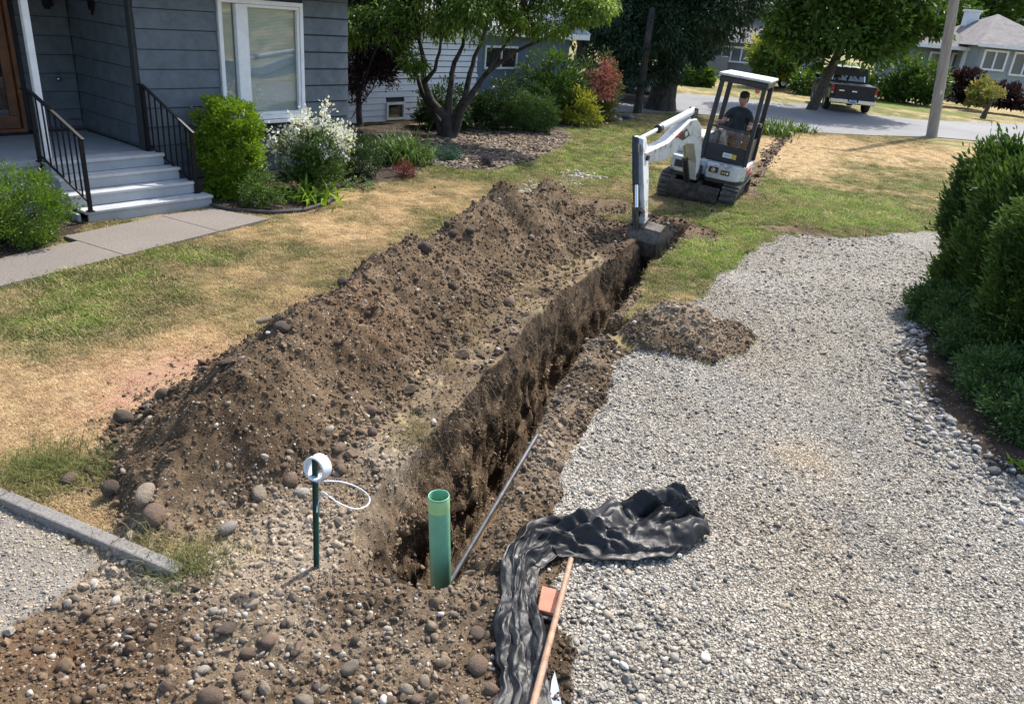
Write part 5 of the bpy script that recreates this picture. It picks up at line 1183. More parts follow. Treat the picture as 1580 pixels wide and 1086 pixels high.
def lap(par, x0, x1, z0, z1, y, mat, course=.24):
    z = z0
    while z < z1 - .02:
        t_ = min(z + course, z1); b = MB(); b.add([(x0, y, z), (x1, y, z), (x1, y - .035, z), (x0, y - .035, z), (x0, y, t_), (x1, y, t_), (x1, y - .008, t_), (x0, y - .008, t_)], [(0, 1, 2, 3), (4, 7, 6, 5), (0, 4, 5, 1), (1, 5, 6, 2), (2, 6, 7, 3), (3, 7, 4, 0)]); b.build('siding_board', mat, par); z += course
def hip(x0, x1, y0, y1, z, h, over=.5):
    b = MB(); x0 -= over; x1 += over; y0 -= over; y1 += over; rx = min(x1 - x0, y1 - y0) / 2; ym = (y0 + y1) / 2; xa, xb = (x0 + rx, x1 - rx) if x1 - x0 > 2 * rx + .1 else ((x0 + x1) / 2 - .05, (x0 + x1) / 2 + .05)
    b.add([(x0, y0, z), (x1, y0, z), (x1, y1, z), (x0, y1, z), (xa, ym, z + h), (xb, ym, z + h)], [(0, 1, 5, 4), (1, 2, 5), (2, 3, 4, 5), (3, 0, 4), (3, 2, 1, 0)])
    return b
O1 = V(on_plane(1090, 100, 60)[0], 60, 0)
F1 = empty('far_house', tuple(O1), 0, 'taupe house across the street with wide white window behind the excavator', 'house')
wx0, wx1, wz0, wz1 = pxr(1114, 70, 1156, 99, 60, O1)
xa = on_plane(1035, 100, 60)[0] - O1[0]; xb = on_plane(1270, 100, 60)[0] - O1[0]; ze = (on_plane(1140, 64, 60) - O1)[2]
MB().box(((xa + xb) / 2, 4, ze / 2), (xb - xa, 8, ze)).build('wall', M_FW1, F1); far_window(F1, wx0, wx1, wz0, wz1, 0, 3)
r1 = hip(xa, xb, 0, 8, ze, 2.0).build('roof', M_FROOF, F1); MB().box(((xa + xb) / 2, -.55, ze), (xb - xa + 1, .08, .2)).build('gutter', M_WHITE, r1)
ux0, ux1 = on_plane(1166, 30, 63)[0] - O1[0], on_plane(1262, 30, 63)[0] - O1[0]; uz = (on_plane(1175, 16, 63))[2]
MB().box(((ux0 + ux1) / 2, 6, (ze + uz) / 2), (ux1 - ux0, 6, uz - ze)).build('upper_wall', M_FW3, F1); hip(ux0, ux1, 3, 9, uz, 1.6).build('upper_roof', M_FROOF, F1)
MB().box((on_plane(1186, 30, 63)[0] - O1[0], 2.94, (ze + uz) / 2 + .2), (.14, .1, uz - ze - .4)).build('corner_board', M_WHITE, F1)
lx0, lx1 = on_plane(1078, 110, 58)[0] - O1[0], on_plane(1120, 110, 58)[0] - O1[0]
MB().box(((lx0 + lx1) / 2, -1.2, .65), (lx1 - lx0, 2.0, 1.3)).build('low_wall', M_FW1, F1)
O2 = V(on_plane(1540, 110, 55)[0], 55, 0)
F2 = empty('far_house', tuple(O2), 0, 'pale green grey sided house at the right edge across the street', 'house')
ax0, ax1 = on_plane(1507, 100, 55)[0] - O2[0], on_plane(1640, 100, 55)[0] - O2[0]; ez = on_plane(1540, 73, 55)[2]
MB().box(((ax0 + ax1) / 2, 4, ez / 2), (ax1 - ax0, 8, ez)).build('wall', M_FW2, F2); lap(F2, ax0, ax1, .0, ez - .02, -.002, M_FW2)
far_window(F2, *pxr(1519, 76, 1546, 111, 55, O2), -.05, 2); far_window(F2, *pxr(1565, 80, 1592, 120, 55, O2), -.05, 2)
r2 = hip(ax0, ax1, 0, 9, ez, 2.1, .6).build('roof', M_FROOF, F2); MB().box(((ax0 + ax1) / 2, -.66, ez + .03), (ax1 - ax0 + 1.2, .1, .2)).build('gutter', M_WHITE, r2)
# porch wing left of it
px0, px1 = on_plane(1395, 100, 58)[0] - O2[0], ax0 - .02; pz = on_plane(1450, 72, 57)[2]
MB().box(((px0 + px1) / 2, 5.5, pz / 2), (px1 - px0, 5, pz)).build('porch_wing', M_FW3, F2); far_window(F2, on_plane(1432, 90, 58)[0] - O2[0], on_plane(1452, 90, 58)[0] - O2[0], 1.0, pz - .35, 2.95, 1); far_window(F2, on_plane(1467, 90, 58)[0] - O2[0], on_plane(1479, 90, 58)[0] - O2[0], .8, pz - .3, 2.95, 1)
r3 = hip(px0, px1 + .5, 1.8, 8.5, pz, 2.0, .3).build('porch_roof', M_FROOF, F2); MB().box(((px0 + px1) / 2, 1.45, pz - .02), (px1 - px0 + .6, .1, .22)).build('gutter', M_WHITE, r3)
MB().beam((on_plane(1484, 90, 57)[0] - O2[0], 1.7, 0), (on_plane(1484, 90, 57)[0] - O2[0], 1.7, pz - .12), .24, .24, up=(0, 1, 0)).build('porch_post', M_WHITE, F2)
cq = on_plane(1492, 48, 61) - O2; cq2 = on_plane(1493, 18, 61) - O2
MB().box((cq[0], 6, (cq2[2] + pz) / 2), (.8, .7, cq2[2] - pz)).box((cq[0], 6, cq2[2] + .06), (1.0, .9, .14)).build('chimney', M_WHITE, F2)
O3 = V(on_plane(1570, 30, 78)[0], 78, 0)
F3 = empty('far_house', tuple(O3), 0, 'slate blue upper storey rising behind the right roof', 'house')
x0 = on_plane(1540, 30, 78)[0] - O3[0]; zt = on_plane(1560, 17, 78)[2]
MB().box((x0 + 5, 4, zt / 2), (10, 8, zt)).build('wall', M_FW3, F3); far_window(F3, on_plane(1562, 30, 78)[0] - O3[0], on_plane(1592, 30, 78)[0] - O3[0], zt - 3.2, zt - .3, -.05, 2); hip(x0, x0 + 10, 0, 8, zt, 2.2).build('roof', M_FROOF, F3)
# ------------------------------------------------------------------ MINI EXCAVATOR, local y forward (towards the bucket), x to the operator's right
EC = (3.535, 15.49); ER = math.pi - math.atan2(.38, .925); EPHI = math.radians(-4.0)
EX = empty('excavator', (EC[0], EC[1], -.05), 0, 'white and black mini excavator with open canopy digging the trench', 'excavator', rot=(0, EPHI, ER))
_RYi = np.array(Matrix.Rotation(-EPHI, 3, 'Y'))
def un(x, y, z): return _RYi @ V(x, y, z)                      # level coordinates -> the tilted machine's own
M_MW = mat_plain('machine_white', (.60, .61, .60), .48, .12, 5, wear=((.26, .21, .155), 6, .55), coat=.1)
M_MB = mat_plain('machine_charcoal', (.022, .025, .032), .45, .25, 8, wear=((.09, .08, .07), 7, .66))
M_RUB = mat_plain('track_rubber', (.10, .092, .082), .9, .3, 9, .4, 60, wear=((.21, .175, .13), 6, .50))
M_MUD = mat_plain('muddy_steel', (.075, .060, .048), .8, .45, 9, .5, 50)
M_STEEL = mat_plain('worn_bucket_steel', (.20, .17, .145), .55, .35, 8, .3, 50, metal=.4, wear=((.10, .075, .055), 5, .55))
M_CHROME = mat_plain('cylinder_rod', (.75, .76, .78), .15, .05, metal=1.0)
M_HOSE = mat_plain('hydraulic_hose', (.015, .015, .016), .5, .2)
M_RED = mat_plain('red_marking', (.50, .045, .03), .5, .1); M_DECB = mat_plain('black_marking', (.03, .03, .03), .5, .1); M_ORG = mat_plain('orange_marking', (.62, .18, .05), .5, .1); M_YEL = mat_plain('yellow_sticker', (.70, .48, .05), .5, .1)
# tracks
shoe = None
TL, TRD = 1.42, .21
for sx in (1, -1):
    cxm = sx * .60
    tb = MB(); n = 40; loop = []
    for k in range(n):
        s_ = k / n * (2 * TL + 2 * math.pi * TRD)
        if s_ < TL: p = (-TL / 2 + s_, 2 * TRD, 0)
        elif s_ < TL + math.pi * TRD: a = (s_ - TL) / TRD; p = (TL / 2 + TRD * math.sin(a), TRD + TRD * math.cos(a), -a)
        elif s_ < 2 * TL + math.pi * TRD: p = (TL / 2 - (s_ - TL - math.pi * TRD), 0, -math.pi)
        else: a = (s_ - 2 * TL - math.pi * TRD) / TRD; p = (-TL / 2 - TRD * math.sin(a), TRD - TRD * math.cos(a), -math.pi - a)
        loop.append(p)
    vs_ = []; fs_ = []
    for k, (y, z, a) in enumerate(loop):
        ny, nz = -math.sin(a) * -1, math.cos(a)
        for xx, o_ in ((-.15, 0), (.15, 0), (.15, -.03), (-.15, -.03)): vs_.append((cxm + xx, y + math.sin(-a) * o_, z + .03 + nz * o_))
    for k in range(n):
        for j in range(4): a, b_ = k * 4 + j, k * 4 + (j + 1) % 4; c, d_ = ((k + 1) % n) * 4 + (j + 1) % 4, ((k + 1) % n) * 4 + j; fs_.append((a, b_, c, d_))
    tb.add(vs_, fs_); trk = tb.build('track', M_RUB, EX)
    for k, (y, z, a) in enumerate(loop):
        if shoe is None:
            s0 = MB(); s0.box((0, 0, .016), (.30, .055, .032)); so_ = s0.build('track_pad', M_RUB, trk, .008); shoe = so_.data
        else: so_ = bpy.data.objects.new('track_pad', shoe); COL.objects.link(so_); so_.parent = trk; bm_ = so_.modifiers.new('bevel', 'BEVEL'); bm_.width = .008; bm_.segments = 1
        so_.location = (cxm, y, z + .03); so_.rotation_euler = (a, 0, 0)
    MB().box((cxm, 0, .25), (.16, TL * .98, .17)).build('track_frame', M_MUD, trk, .02)
    for yy, rr in ((TL / 2, .165), (-TL / 2, .165)): MB().cyl((cxm - .07, yy, .24), (cxm + .07, yy, .24), rr, n=16).build('sprocket', M_MUD, trk, .01)
    for yy in (-.42, -.14, .14, .42): MB().cyl((cxm - .08, yy, .13), (cxm + .08, yy, .13), .075, n=12).build('roller', M_MUD, trk)
MB().box((0, 0, .34), (.92, .85, .18)).box((0, 0, .45), (.6, .6, .08)).build('undercarriage', M_MUD, EX, .02)
MB().cyl((0, 0, .42), (0, 0, .52), .34, n=24).build('slew_ring', M_MUD, EX)
bd = MB()
bd.prism([(0, .0), (.05, .1), (.05, .24), (.0, .34), (-.03, .34), (.015, .2), (.01, .1), (-.03, .0)], lambda u, v, d: V(d, 1.0 + u, .07 + v), -.43, .43); bl_ = bd.build('dozer_blade', M_MUD, EX)
for x in (-.25, .25): MB().beam((x, .35, .33), (x, .99, .22), .09, .12).build('blade_arm', M_MUD, bl_)
MB().beam((0, .35, .40), (0, .98, .34), .08, .08).build('blade_cylinder', M_STEEL, bl_)
# upper body
def rounded(poly, r_, n=5):
    out = []
    m_ = len(poly)
    for i in range(m_):
        p0, p1, p2 = V(*poly[i - 1]), V(*poly[i]), V(*poly[(i + 1) % m_]); rr = r_[i] if hasattr(r_, '__len__') else r_
        a, b_ = p1 + nrm(p0 - p1) * rr, p1 + nrm(p2 - p1) * rr
        for k in range(n + 1): t = k / n; out.append(tuple((1 - t) ** 2 * a + 2 * t * (1 - t) * p1 + t * t * b_))
    return out
deck = rounded([(.66, .55), (.62, .82), (.24, .86), (.20, .60), (-.02, .60), (-.05, .80), (-.62, .74), (-.76, .45), (-.74, -.75), (-.35, -.98), (.35, -.98), (.74, -.75)], [.10, .12, .06, .04, .04, .05, .10, .12, .22, .2, .2, .22])
MB().prism(deck, lambda u, v, d: V(u, v, d), .53, .82).build('body', M_MW, EX, .03, 3)
MB().prism([(u * .97, v * .97) for u, v in deck], lambda u, v, d: V(u, v, d), .47, .528).build('belly_plate', M_MB, EX)
hood = rounded([(.68, .45), (.24, .45), (.24, -.45), (-.66, -.45), (-.70, -.80), (-.3, -.95), (.3, -.95), (.70, -.78)], [.14, .08, .06, .06, .1, .15, .15, .15])
MB().prism(hood, lambda u, v, d: V(u, v, d), .823, 1.16).build('engine_hood', M_MW, EX, .05, 3)
MB().box((.43, .832, .68), (.22, .04, .13)).build('lamp_recess', M_MB, EX, .01); MB().box((-.20, .79, .70), (.17, .06, .10)).build('lamp_recess', M_MB, EX, .01)
MB().cyl((-.20, .80, .70), (-.20, .826, .70), .04, n=12).build('lamp', M_CHROME, EX)
dc = MB().box((-.42, .772, .675), (.16, .02, .085), Matrix.Rotation(.10, 3, 'Z')).build('badge', M_DECB, EX)
for i_, (u, w_) in enumerate(((-.045, .03), (0, .03), (.045, .03))): MB().box((-.42 + u, .783 - u * -.1, .675), (w_, .012, .04), Matrix.Rotation(.10, 3, 'Z')).build('badge_mark', M_YEL if i_ else M_WHITE, dc)
MB().box((-.757, .12, .70), (.012, .55, .10)).build('side_stripe', M_RED, EX); MB().box((-.757, .02, .60), (.012, .75, .06)).build('side_stripe', M_DECB, EX)
# canopy
CL, CRt, CFy, CBy = -.74, .15, .56, -.50
cab = empty('canopy', (0, 0, 0)); cab.parent = EX
def post(x0, y0, x1, y1, z0, z1, wd=.075): MB().beam((x0, y0, z0), (x1, y1, z1), wd, wd, up=(0, 1, 0)).build('canopy_post', M_MB, cab, .015)
post(CL + .03, CFy, CL + .06, CFy - .04, .82, 2.27); post(CRt - .03, CFy, CRt - .06, CFy - .04, .82, 2.27, .085); post(CL + .03, CBy, CL + .06, CBy + .03, .82, 2.27, .09); post(CRt - .03, CBy, CRt - .06, CBy + .03, .82, 2.27, .09)
MB().prism(rounded([(CL - .03, -.60), (CRt + .03, -.60), (CRt + .03, .62), (CL - .03, .62)], .08), lambda u, v, d: V(u, v, d), 2.335, 2.385).build('roof', M_MW, cab, .025, 3)
MB().prism(rounded([(CL + .0, -.56), (CRt - .0, -.56), (CRt - .0, .58), (CL + .0, .58)], .06), lambda u, v, d: V(u, v, d), 2.23, 2.328).build('roof_frame', M_MB, cab, .015)
MB().box(((CL + CRt) / 2, CFy - .01, .985), (CRt - CL - .13, .03, .30)).build('front_panel', M_MB, cab, .01)
MB().beam((CL + .05, CFy, 1.42), (CRt - .05, CFy, 1.45), .035, .035).build('front_bar', M_MB, cab)
gl = MB().box(((CL + CRt) / 2, CFy - .012, 1.275), (CRt - CL - .16, .008, .27)).build('front_pane', M_PANE, cab)
MB().box((CL + .05, -.10, 1.05), (.02, .85, .42)).build('side_panel', M_MB, cab); MB().box((CRt - .05, -.10, 1.05), (.02, .85, .42)).build('side_panel', M_MB, cab)
MB().beam((CL + .045, -.48, 1.52), (CL + .045, -.10, 1.52), .05, .07).build('side_bar', M_MB, cab)
MB().box(((CL + CRt) / 2, CBy + .02, 1.15), (CRt - CL - .16, .03, .62)).build('rear_panel', M_MB, cab)
MB().box(((CL + CRt) / 2, 0, .85), (CRt - CL - .15, 1.0, .04)).build('floor_plate', M_MB, cab)
pl_ = MB().box((-.35, CFy + .010, .965), (.17, .012, .085)).build('sticker', M_WHITE, cab); MB().box((-.48, CFy + .010, .960), (.075, .012, .085)).build('sticker', M_YEL, cab)
MB().box((-.35, CFy + .018, .972), (.12, .006, .012)).box((-.35, CFy + .018, .950), (.12, .006, .008)).build('sticker_print', mat_plain('grey_print', (.35, .37, .42), .6, .05), cab)
MB().lathe([(0, 0), (.042, 0), (.042, .012), (0, .012)], 14, Matrix.Translation((CL + .17, CFy - .035, 2.17)) @ Matrix.Rotation(-math.pi / 2, 4, 'X')).build('round_sticker', mat_plain('red_sticker', (.62, .12, .12), .5, .05), cab)
seat = MB(); seat.box((-.29, -.12, 1.13), (.44, .46, .12)); seat.box((-.29, -.37, 1.42), (.44, .10, .52)); seat.build('seat', M_MB, EX, .04, 3)
for x in (-.56, .0):
    c_ = MB().box((x, .0, 1.16), (.12, .42, .34)).build('control_console', M_MB, EX, .02)
    MB().tube([(x, .15, 1.32), (x + (.02 if x > -.2 else -.0), .19, 1.46)], [.018, .022], 8).build('joystick', M_MB, c_)
for x in (-.36, -.22): MB().tube([(x, .44, .87), (x, .36, 1.05), (x, .34, 1.22)], .012, 6).build('travel_lever', M_MB, EX)
# swing bracket, boom, stick, bucket
P0, K1, T1 = un(.08, 1.12, .60), un(.17, 2.05, 1.72), un(.38, 3.90, 1.22)
sb = MB(); sb.box(un(.08, .92, .60), (.22, .40, .26)); sb.build('swing_bracket', M_MB, EX, .03)
def side_frame(a, b_):
    f_ = nrm(V(b_[0] - a[0], b_[1] - a[1], 0)); s_ = V(f_[1], -f_[0], 0); return f_, s_
bf, bs = side_frame(P0, T1)
LB = (T1 - P0)[:2] @ bf[:2]
zz = lambda r_, z_, d_: P0 + bf * r_ + bs * d_ + V(0, 0, z_)
tz = T1[2] - P0[2]
out = [(-.09, -.05), (.02, -.10), (.22, .25), (.62, .62), (1.05, .66), (1.9, tz - .13), (LB - .06, tz - .10), (LB + .07, tz - .03), (LB + .05, tz + .07), (LB - .1, tz + .09), (1.95, tz + .16), (1.1, 1.06), (.78, 1.06), (.42, .90), (.10, .50), (-.06, .12)]
bm_o = MB(); bm_o.prism(out, zz, -.10, .10); boom = bm_o.build('boom', M_MW, EX, .012)
MB().prism([(.98, .80), (1.30, .74), (1.62, .82), (1.25, .94)], zz, -.107, -.101).build('boom_marking', M_DECB, boom); MB().prism([(1.38, .90), (1.66, .80), (1.72, .84), (1.5, .91)], zz, -.109, -.102).build('boom_marking', M_RED, boom)
MB().prism([(1.12, .82), (1.22, .79), (1.3, .86), (1.2, .89)], zz, -.111, -.1075).build('boom_marking', M_MW, boom)
for r_, z_ in ((.0, .0), (LB, tz)): MB().cyl(zz(r_, z_, -.13), zz(r_, z_, .13), .045, n=12).build('pin', M_MB, boom)
br = MB(); br.prism([(.62, .98), (.95, 1.02), (.86, 1.24), (.72, 1.22)], zz, -.06, -.03); br.prism([(.62, .98), (.95, 1.02), (.86, 1.24), (.72, 1.22)], zz, .03, .06); br.build('cylinder_bracket', M_MB, boom)
bc = MB(); bc.cyl(zz(.20, -.10, .0), zz(.62, .34, 0), .055); bc.build('boom_cylinder', M_MB, EX); MB().cyl(zz(.60, .32, 0), zz(.84, .62, 0), .03).build('cylinder_rod', M_CHROME, bpy.data.objects['boom_cylinder'])
SB = un(.15, 4.16, .28)
STt = T1 + V(.005, -.10, .30) - (SB - T1) * .0
sdir_ = nrm(SB - T1); sf = nrm(np.cross(bs, sdir_))
if sf[1] < 0: sf = -sf
sz = lambda t_, w_, d_: T1 + sdir_ * t_ + sf * w_ + bs * d_
LS = np.linalg.norm(SB - T1)
so_ = MB(); so_.prism([(-.30, -.02), (-.26, .12), (0, .15), (.35, .13), (LS * .8, .09), (LS + .05, .06), (LS + .05, -.06), (LS * .7, -.09), (.3, -.13), (.0, -.12), (-.2, -.10)], sz, -.085, .085); stick = so_.build('stick', M_MW, EX, .01)
MB().prism([(-.28, .10), (0, .154), (.35, .134), (LS * .8, .094), (LS * .8, .04), (.0, .06)], sz, .086, .092).build('stick_plate', M_MB, stick)  # dark sheet puts the stick's shade side into colour
MB().prism([(-.26, .125), (.30, .155), (LS * .55, .135), (LS * .92, .085), (LS * .92, .105), (LS * .55, .165), (.30, .185), (-.26, .155)], sz, -.012, .089).build('stick_shade_front', M_MB, stick)  # added dark strip, stands for cylinder and shade on the stick's front
acy = MB(); A0, A1 = zz(.80, 1.18, 0), sz(-.26, .04, 0); am = lerp(A0, A1, .66); acy.cyl(A0, am, .062, n=14); ac = acy.build('arm_cylinder', M_MW, EX); MB().cyl(lerp(A0, A1, .645), lerp(A0, A1, .69), .070, n=14).build('cylinder_gland', M_MB, ac); MB().cyl(am, A1, .032, n=12).build('cylinder_rod', M_CHROME, ac)
kcy = MB(); B0, B1 = sz(-.10, .22, .0), sz(LS * .80, .24, .0); bmid = lerp(B0, B1, .62); kcy.cyl(B0, bmid, .055, n=14); kc = kcy.build('bucket_cylinder', M_MB, EX); MB().cyl(bmid, B1, .028).build('cylinder_rod', M_CHROME, kc)
MB().prism([(-.16, .05), (-.02, .28), (-.16, .28)], sz, -.05, .05).build('cylinder_bracket', M_MB, stick)
MB().beam(B1, sz(LS * .86, .02, 0), .16, .05).beam(B1, SB + V(0, .12, -.16), .05, .05).beam(B1 + bs * .05, SB + V(0, .12, -.16) + bs * .05, .03, .05).build('bucket_link', M_STEEL, EX)
# hoses
for dd, zz_ in ((.10, .05), (.12, .0)):
    MB().tube([zz(.9, .95, dd), zz(1.9, tz - .02, dd + .02), zz(LB - .15, tz - .02, dd + .05), sz(.05, -.22, dd + .04), sz(.45, -.22, dd + .02), sz(.8, -.12, dd)], .014, 6).build('hose', M_HOSE, EX)
# bucket, curled towards the machine
bk = lambda y_, z_, d_: SB + bf * (-y_) + bs * (d_ - (.11 if abs(d_) > .14 or True else 0)) + V(0, 0, z_)
bp = [(.02, .04), (-.12, -.04), (-.17, -.24), (-.10, -.46), (.08, -.62), (.32, -.66), (.50, -.52), (.64, -.26)]
bo_ = MB(); n = len(bp); HW = .25
inner = []
for i in range(n):
    p = V(*bp[i]); t_ = nrm(V(*bp[min(i + 1, n - 1)]) - V(*bp[max(i - 1, 0)])); nn2 = V(-t_[1], t_[0]); inner.append(p + (nn2 if nn2 @ (V(.2, -.2) - p) > 0 else -nn2) * .03)
sec = [tuple(p) for p in bp] + [tuple(p) for p in inner[::-1]]
for i in range(n - 1):
    bo_.prism([bp[i], bp[i + 1], tuple(inner[i + 1]), tuple(inner[i])], bk, -HW + .001, HW - .001)
bko = bo_.build('bucket', M_STEEL, EX)
for s_ in (-1, 1): MB().prism(bp, bk, s_ * HW - .014, s_ * HW + .014).build('side_plate', M_STEEL, bko, .004)
for k in range(5): d_ = -HW + .06 + k * (2 * HW - .12) / 4; MB().prism([(.61, -.32), (.65, -.29), (.70, -.14), (.685, -.135), (.605, -.25)], bk, d_ - .03, d_ + .03).build('tooth', M_STEEL, bko)
for s_ in (.01, .21): MB().prism([(-.02, .10), (.08, .06), (.06, -.06), (-.14, -.06), (-.2, -.02), (-.16, .04)], bk, s_ - .014, s_ + .014).build('bucket_ear', M_STEEL, bko)
MB().cyl(bk(0, 0, -.02), bk(0, 0, .24), .03).build('pin', M_CHROME, bko)

# ------------------------------------------------------------------ OPERATOR
PO = empty('person', (0, 0, 0), 0, 'seated man in dark grey shirt and jeans working the excavator controls', 'person')
PO.matrix_world = EX.matrix_basis.copy() if False else Matrix.LocRotScale(EX.location, EX.rotation_euler, None)
ox, oy = -.29, -.10
J = {}; E_ = []; R_ = []
def jv(name, p, r_, par=None):
    J[name] = len(R_); R_.append((p, r_));
    if par: E_.append((J[par], J[name]))
jv('pel', (ox, oy - .06, 1.27), .15); jv('waist', (ox, oy - .09, 1.42), .152, 'pel'); jv('chest', (ox, oy - .08, 1.60), .168, 'waist'); jv('upch', (ox, oy - .07, 1.71), .125, 'chest'); jv('neck', (ox, oy - .04, 1.79), .068, 'upch'); jv('nk2', (ox, oy - .02, 1.84), .064, 'neck')
for s_, hand in ((1, (.03, .22, 1.475)), (-1, (-.55, .20, 1.475))):
    n_ = 'R' if s_ > 0 else 'L'
    jv('sh' + n_, (ox + s_ * .185, oy - .07, 1.695), .075, 'upch'); jv('ua' + n_, (ox + s_ * .24, oy - .03, 1.58), .062, 'sh' + n_); jv('el' + n_, (ox + s_ * .27, oy + .03, 1.46), .045, 'ua' + n_); jv('fa' + n_, ((ox + s_ * .27 + hand[0]) / 2, (oy + .03 + hand[1]) / 2 - .01, 1.475), .042, 'el' + n_); jv('wr' + n_, (hand[0], hand[1] - .05, 1.49), .028, 'fa' + n_)
    jv('hp' + n_, (ox + s_ * .095, oy + .02, 1.26), .095, 'pel'); jv('kn' + n_, (ox + s_ * .15, oy + .40, 1.25), .066, 'hp' + n_); jv('cf' + n_, (ox + s_ * .15, oy + .42, 1.10), .058, 'kn' + n_); jv('an' + n_, (ox + s_ * .14, oy + .43, .945), .042, 'cf' + n_)
me = bpy.data.meshes.new('body'); me.from_pydata([p for p, _ in R_], E_, []); me.update()
body = link('body', me, None, PO)
sk = body.modifiers.new('skin', 'SKIN'); sk.use_smooth_shade = True
for i, (p, r_) in enumerate(R_): me.skin_vertices[0].data[i].radius = (r_, r_ * .8 if i < 4 else r_)
me.skin_vertices[0].data[0].use_root = True
ss = body.modifiers.new('sub', 'SUBSURF'); ss.levels = 2; ss.render_levels = 2
bpy.context.view_layer.update()
dg = bpy.context.evaluated_depsgraph_get(); ev = body.evaluated_get(dg); nm_ = bpy.data.meshes.new_from_object(ev); body.modifiers.clear(); body.data = nm_
M_SKIN = mat_plain('skin', (.42, .235, .165), .55, .12, 12); M_SHIRT = mat_plain('charcoal_shirt', (.032, .036, .045), .85, .25, 9, .3, 40); M_JEAN = mat_plain('blue_jeans', (.055, .085, .14), .85, .3, 9, .3, 60); M_HAIR = mat_plain('dark_hair', (.03, .024, .02), .7, .3, 30, .5, 80)
M_CAP = mat_plain('dark_cap', (.03, .03, .033), .8, .2); M_BOOT = mat_plain('work_boot', (.12, .085, .055), .8, .3)
for m_ in (M_SHIRT, M_SKIN, M_JEAN): nm_.materials.append(m_)
for p in nm_.polygons:
    c = p.center; dx = abs(c.x - ox)
    if c.z < 1.37 and dx < .24 and not (c.z > 1.33 and c.y < oy): p.material_index = 2
    elif c.z > 1.80: p.material_index = 1
    elif dx > .205 and c.z < 1.56: p.material_index = 1
    else: p.material_index = 0
    if c.z < 1.34: p.material_index = 2
    if dx > .2 and 1.36 < c.z < 1.53: p.material_index = 1
# hands: palm and five fingers closed on the levers
for s_, hand in ((1, (.03, .22, 1.475)), (-1, (-.55, .20, 1.475))):
    hm = MB(); hx, hy, hz = hand
    hm.tube([(hx, hy - .06, hz + .012), (hx, hy - .02, hz + .012), (hx, hy + .02, hz + .005)], [.028, .040, .036], 8)
    for q in range(4):
        dz = .03 - q * .020; L_ = (.9, 1, .95, .75)[q]
        hm.tube([(hx + s_ * .025, hy + .012, hz + dz), (hx + s_ * .03, hy + .042 * L_, hz + dz), (hx + s_ * .004, hy + .060 * L_, hz + dz - .003), (hx - s_ * .022, hy + .040, hz + dz - .006)], [.011, .0105, .010, .008], 6)
    hm.tube([(hx - s_ * .025, hy - .015, hz + .035), (hx - s_ * .036, hy + .015, hz + .046), (hx - s_ * .02, hy + .04, hz + .05)], [.014, .012, .009], 6)
    hm.build('hand', M_SKIN, PO)
# head
hd = bmesh.new(); bmesh.ops.create_uvsphere(hd, u_segments=24, v_segments=18, radius=1)
hc = V(ox, oy + .01, 1.945)
for v_ in hd.verts:
    x, y, z = v_.co; jaw = max(0, -z); fr = max(0, y)
    xx = x * .088 * (1 - .28 * jaw ** 1.5); yy = y * .108 * (1 - .12 * jaw) + .012 * jaw; zq = z * (.124 if z > 0 else .132)
    if fr > .75 and abs(x) < .25: yy += .020 * math.exp(-((z + .12) / .22) ** 2) * (1 - abs(x) / .25)           # nose
    if fr > .6 and .15 < abs(x) < .55: yy -= .010 * math.exp(-((z - .10) / .13) ** 2)                                # eye sockets
    if fr > .7: yy += .006 * math.exp(-((z + .52) / .12) ** 2) * (abs(x) < .4)                                     # lips
    v_.co = (hc[0] + xx, hc[1] + yy, hc[2] + zq)
for f_ in hd.faces: f_.smooth = True
hme = bpy.data.meshes.new('head'); hd.to_mesh(hme); hd.free(); head = link('head', hme, M_SKIN, PO)
for s_ in (-1, 1):
    MB().lathe([(0, -.012), (.008, -.008), (.0105, 0), (.008, .008), (0, .012)], 8, Matrix.Translation((hc[0] + s_ * .031, hc[1] + .090, hc[2] + .012))).build('eye', M_HAIR, head)
    MB().lathe([(0, -.008), (.016, -.004), (.020, .004), (.01, .01), (0, .006)], 8, Matrix.Translation((hc[0] + s_ * .078, hc[1] - .005, hc[2] - .005)) @ Matrix.Rotation(s_ * math.pi / 2, 4, 'Y') @ Matrix.Diagonal((1.6, 1, 1, 1))).build('ear', M_SKIN, head)
MB().tube([(hc[0] - .022, hc[1] + .098, hc[2] - .063), (hc[0], hc[1] + .106, hc[2] - .062), (hc[0] + .022, hc[1] + .098, hc[2] - .063)], [.003, .006, .003], 6).build('mouth', mat_plain('lips', (.30, .13, .11), .6, .1), head)
cp = MB(); cp.lathe([(.092, .0), (.095, .03), (.086, .065), (.055, .098), (0, .108)], 20, Matrix.Translation((hc[0], hc[1] - .004, hc[2] + .040)) @ Matrix.Diagonal((1, 1.22, 1, 1))); cpo = cp.build('cap', M_CAP, PO)
MB().prism(rounded([(-.07, .06), (.07, .06), (.055, .165), (-.055, .165)], .03), lambda u, v, d: V(hc[0] + u, hc[1] + v, hc[2] + d - (v - .06) * .15), .044, .052).build('cap_brim', M_CAP, cpo)
hr = MB(); hr.lathe([(.088, -.05), (.093, .0), (.092, .045)], 20, Matrix.Translation((hc[0], hc[1] - .014, hc[2] + .0)) @ Matrix.Diagonal((1.0, 1.12, 1, 1))); hro = hr.build('hair', M_HAIR, PO)
bm_ = bmesh.new(); bm_.from_mesh(hro.data); bmesh.ops.delete(bm_, geom=[f_ for f_ in bm_.faces if f_.calc_center_median().y > hc[1] + .03], context='FACES'); bm_.to_mesh(hro.data); bm_.free()
hro.modifiers.new('thick', 'SOLIDIFY').thickness = .006
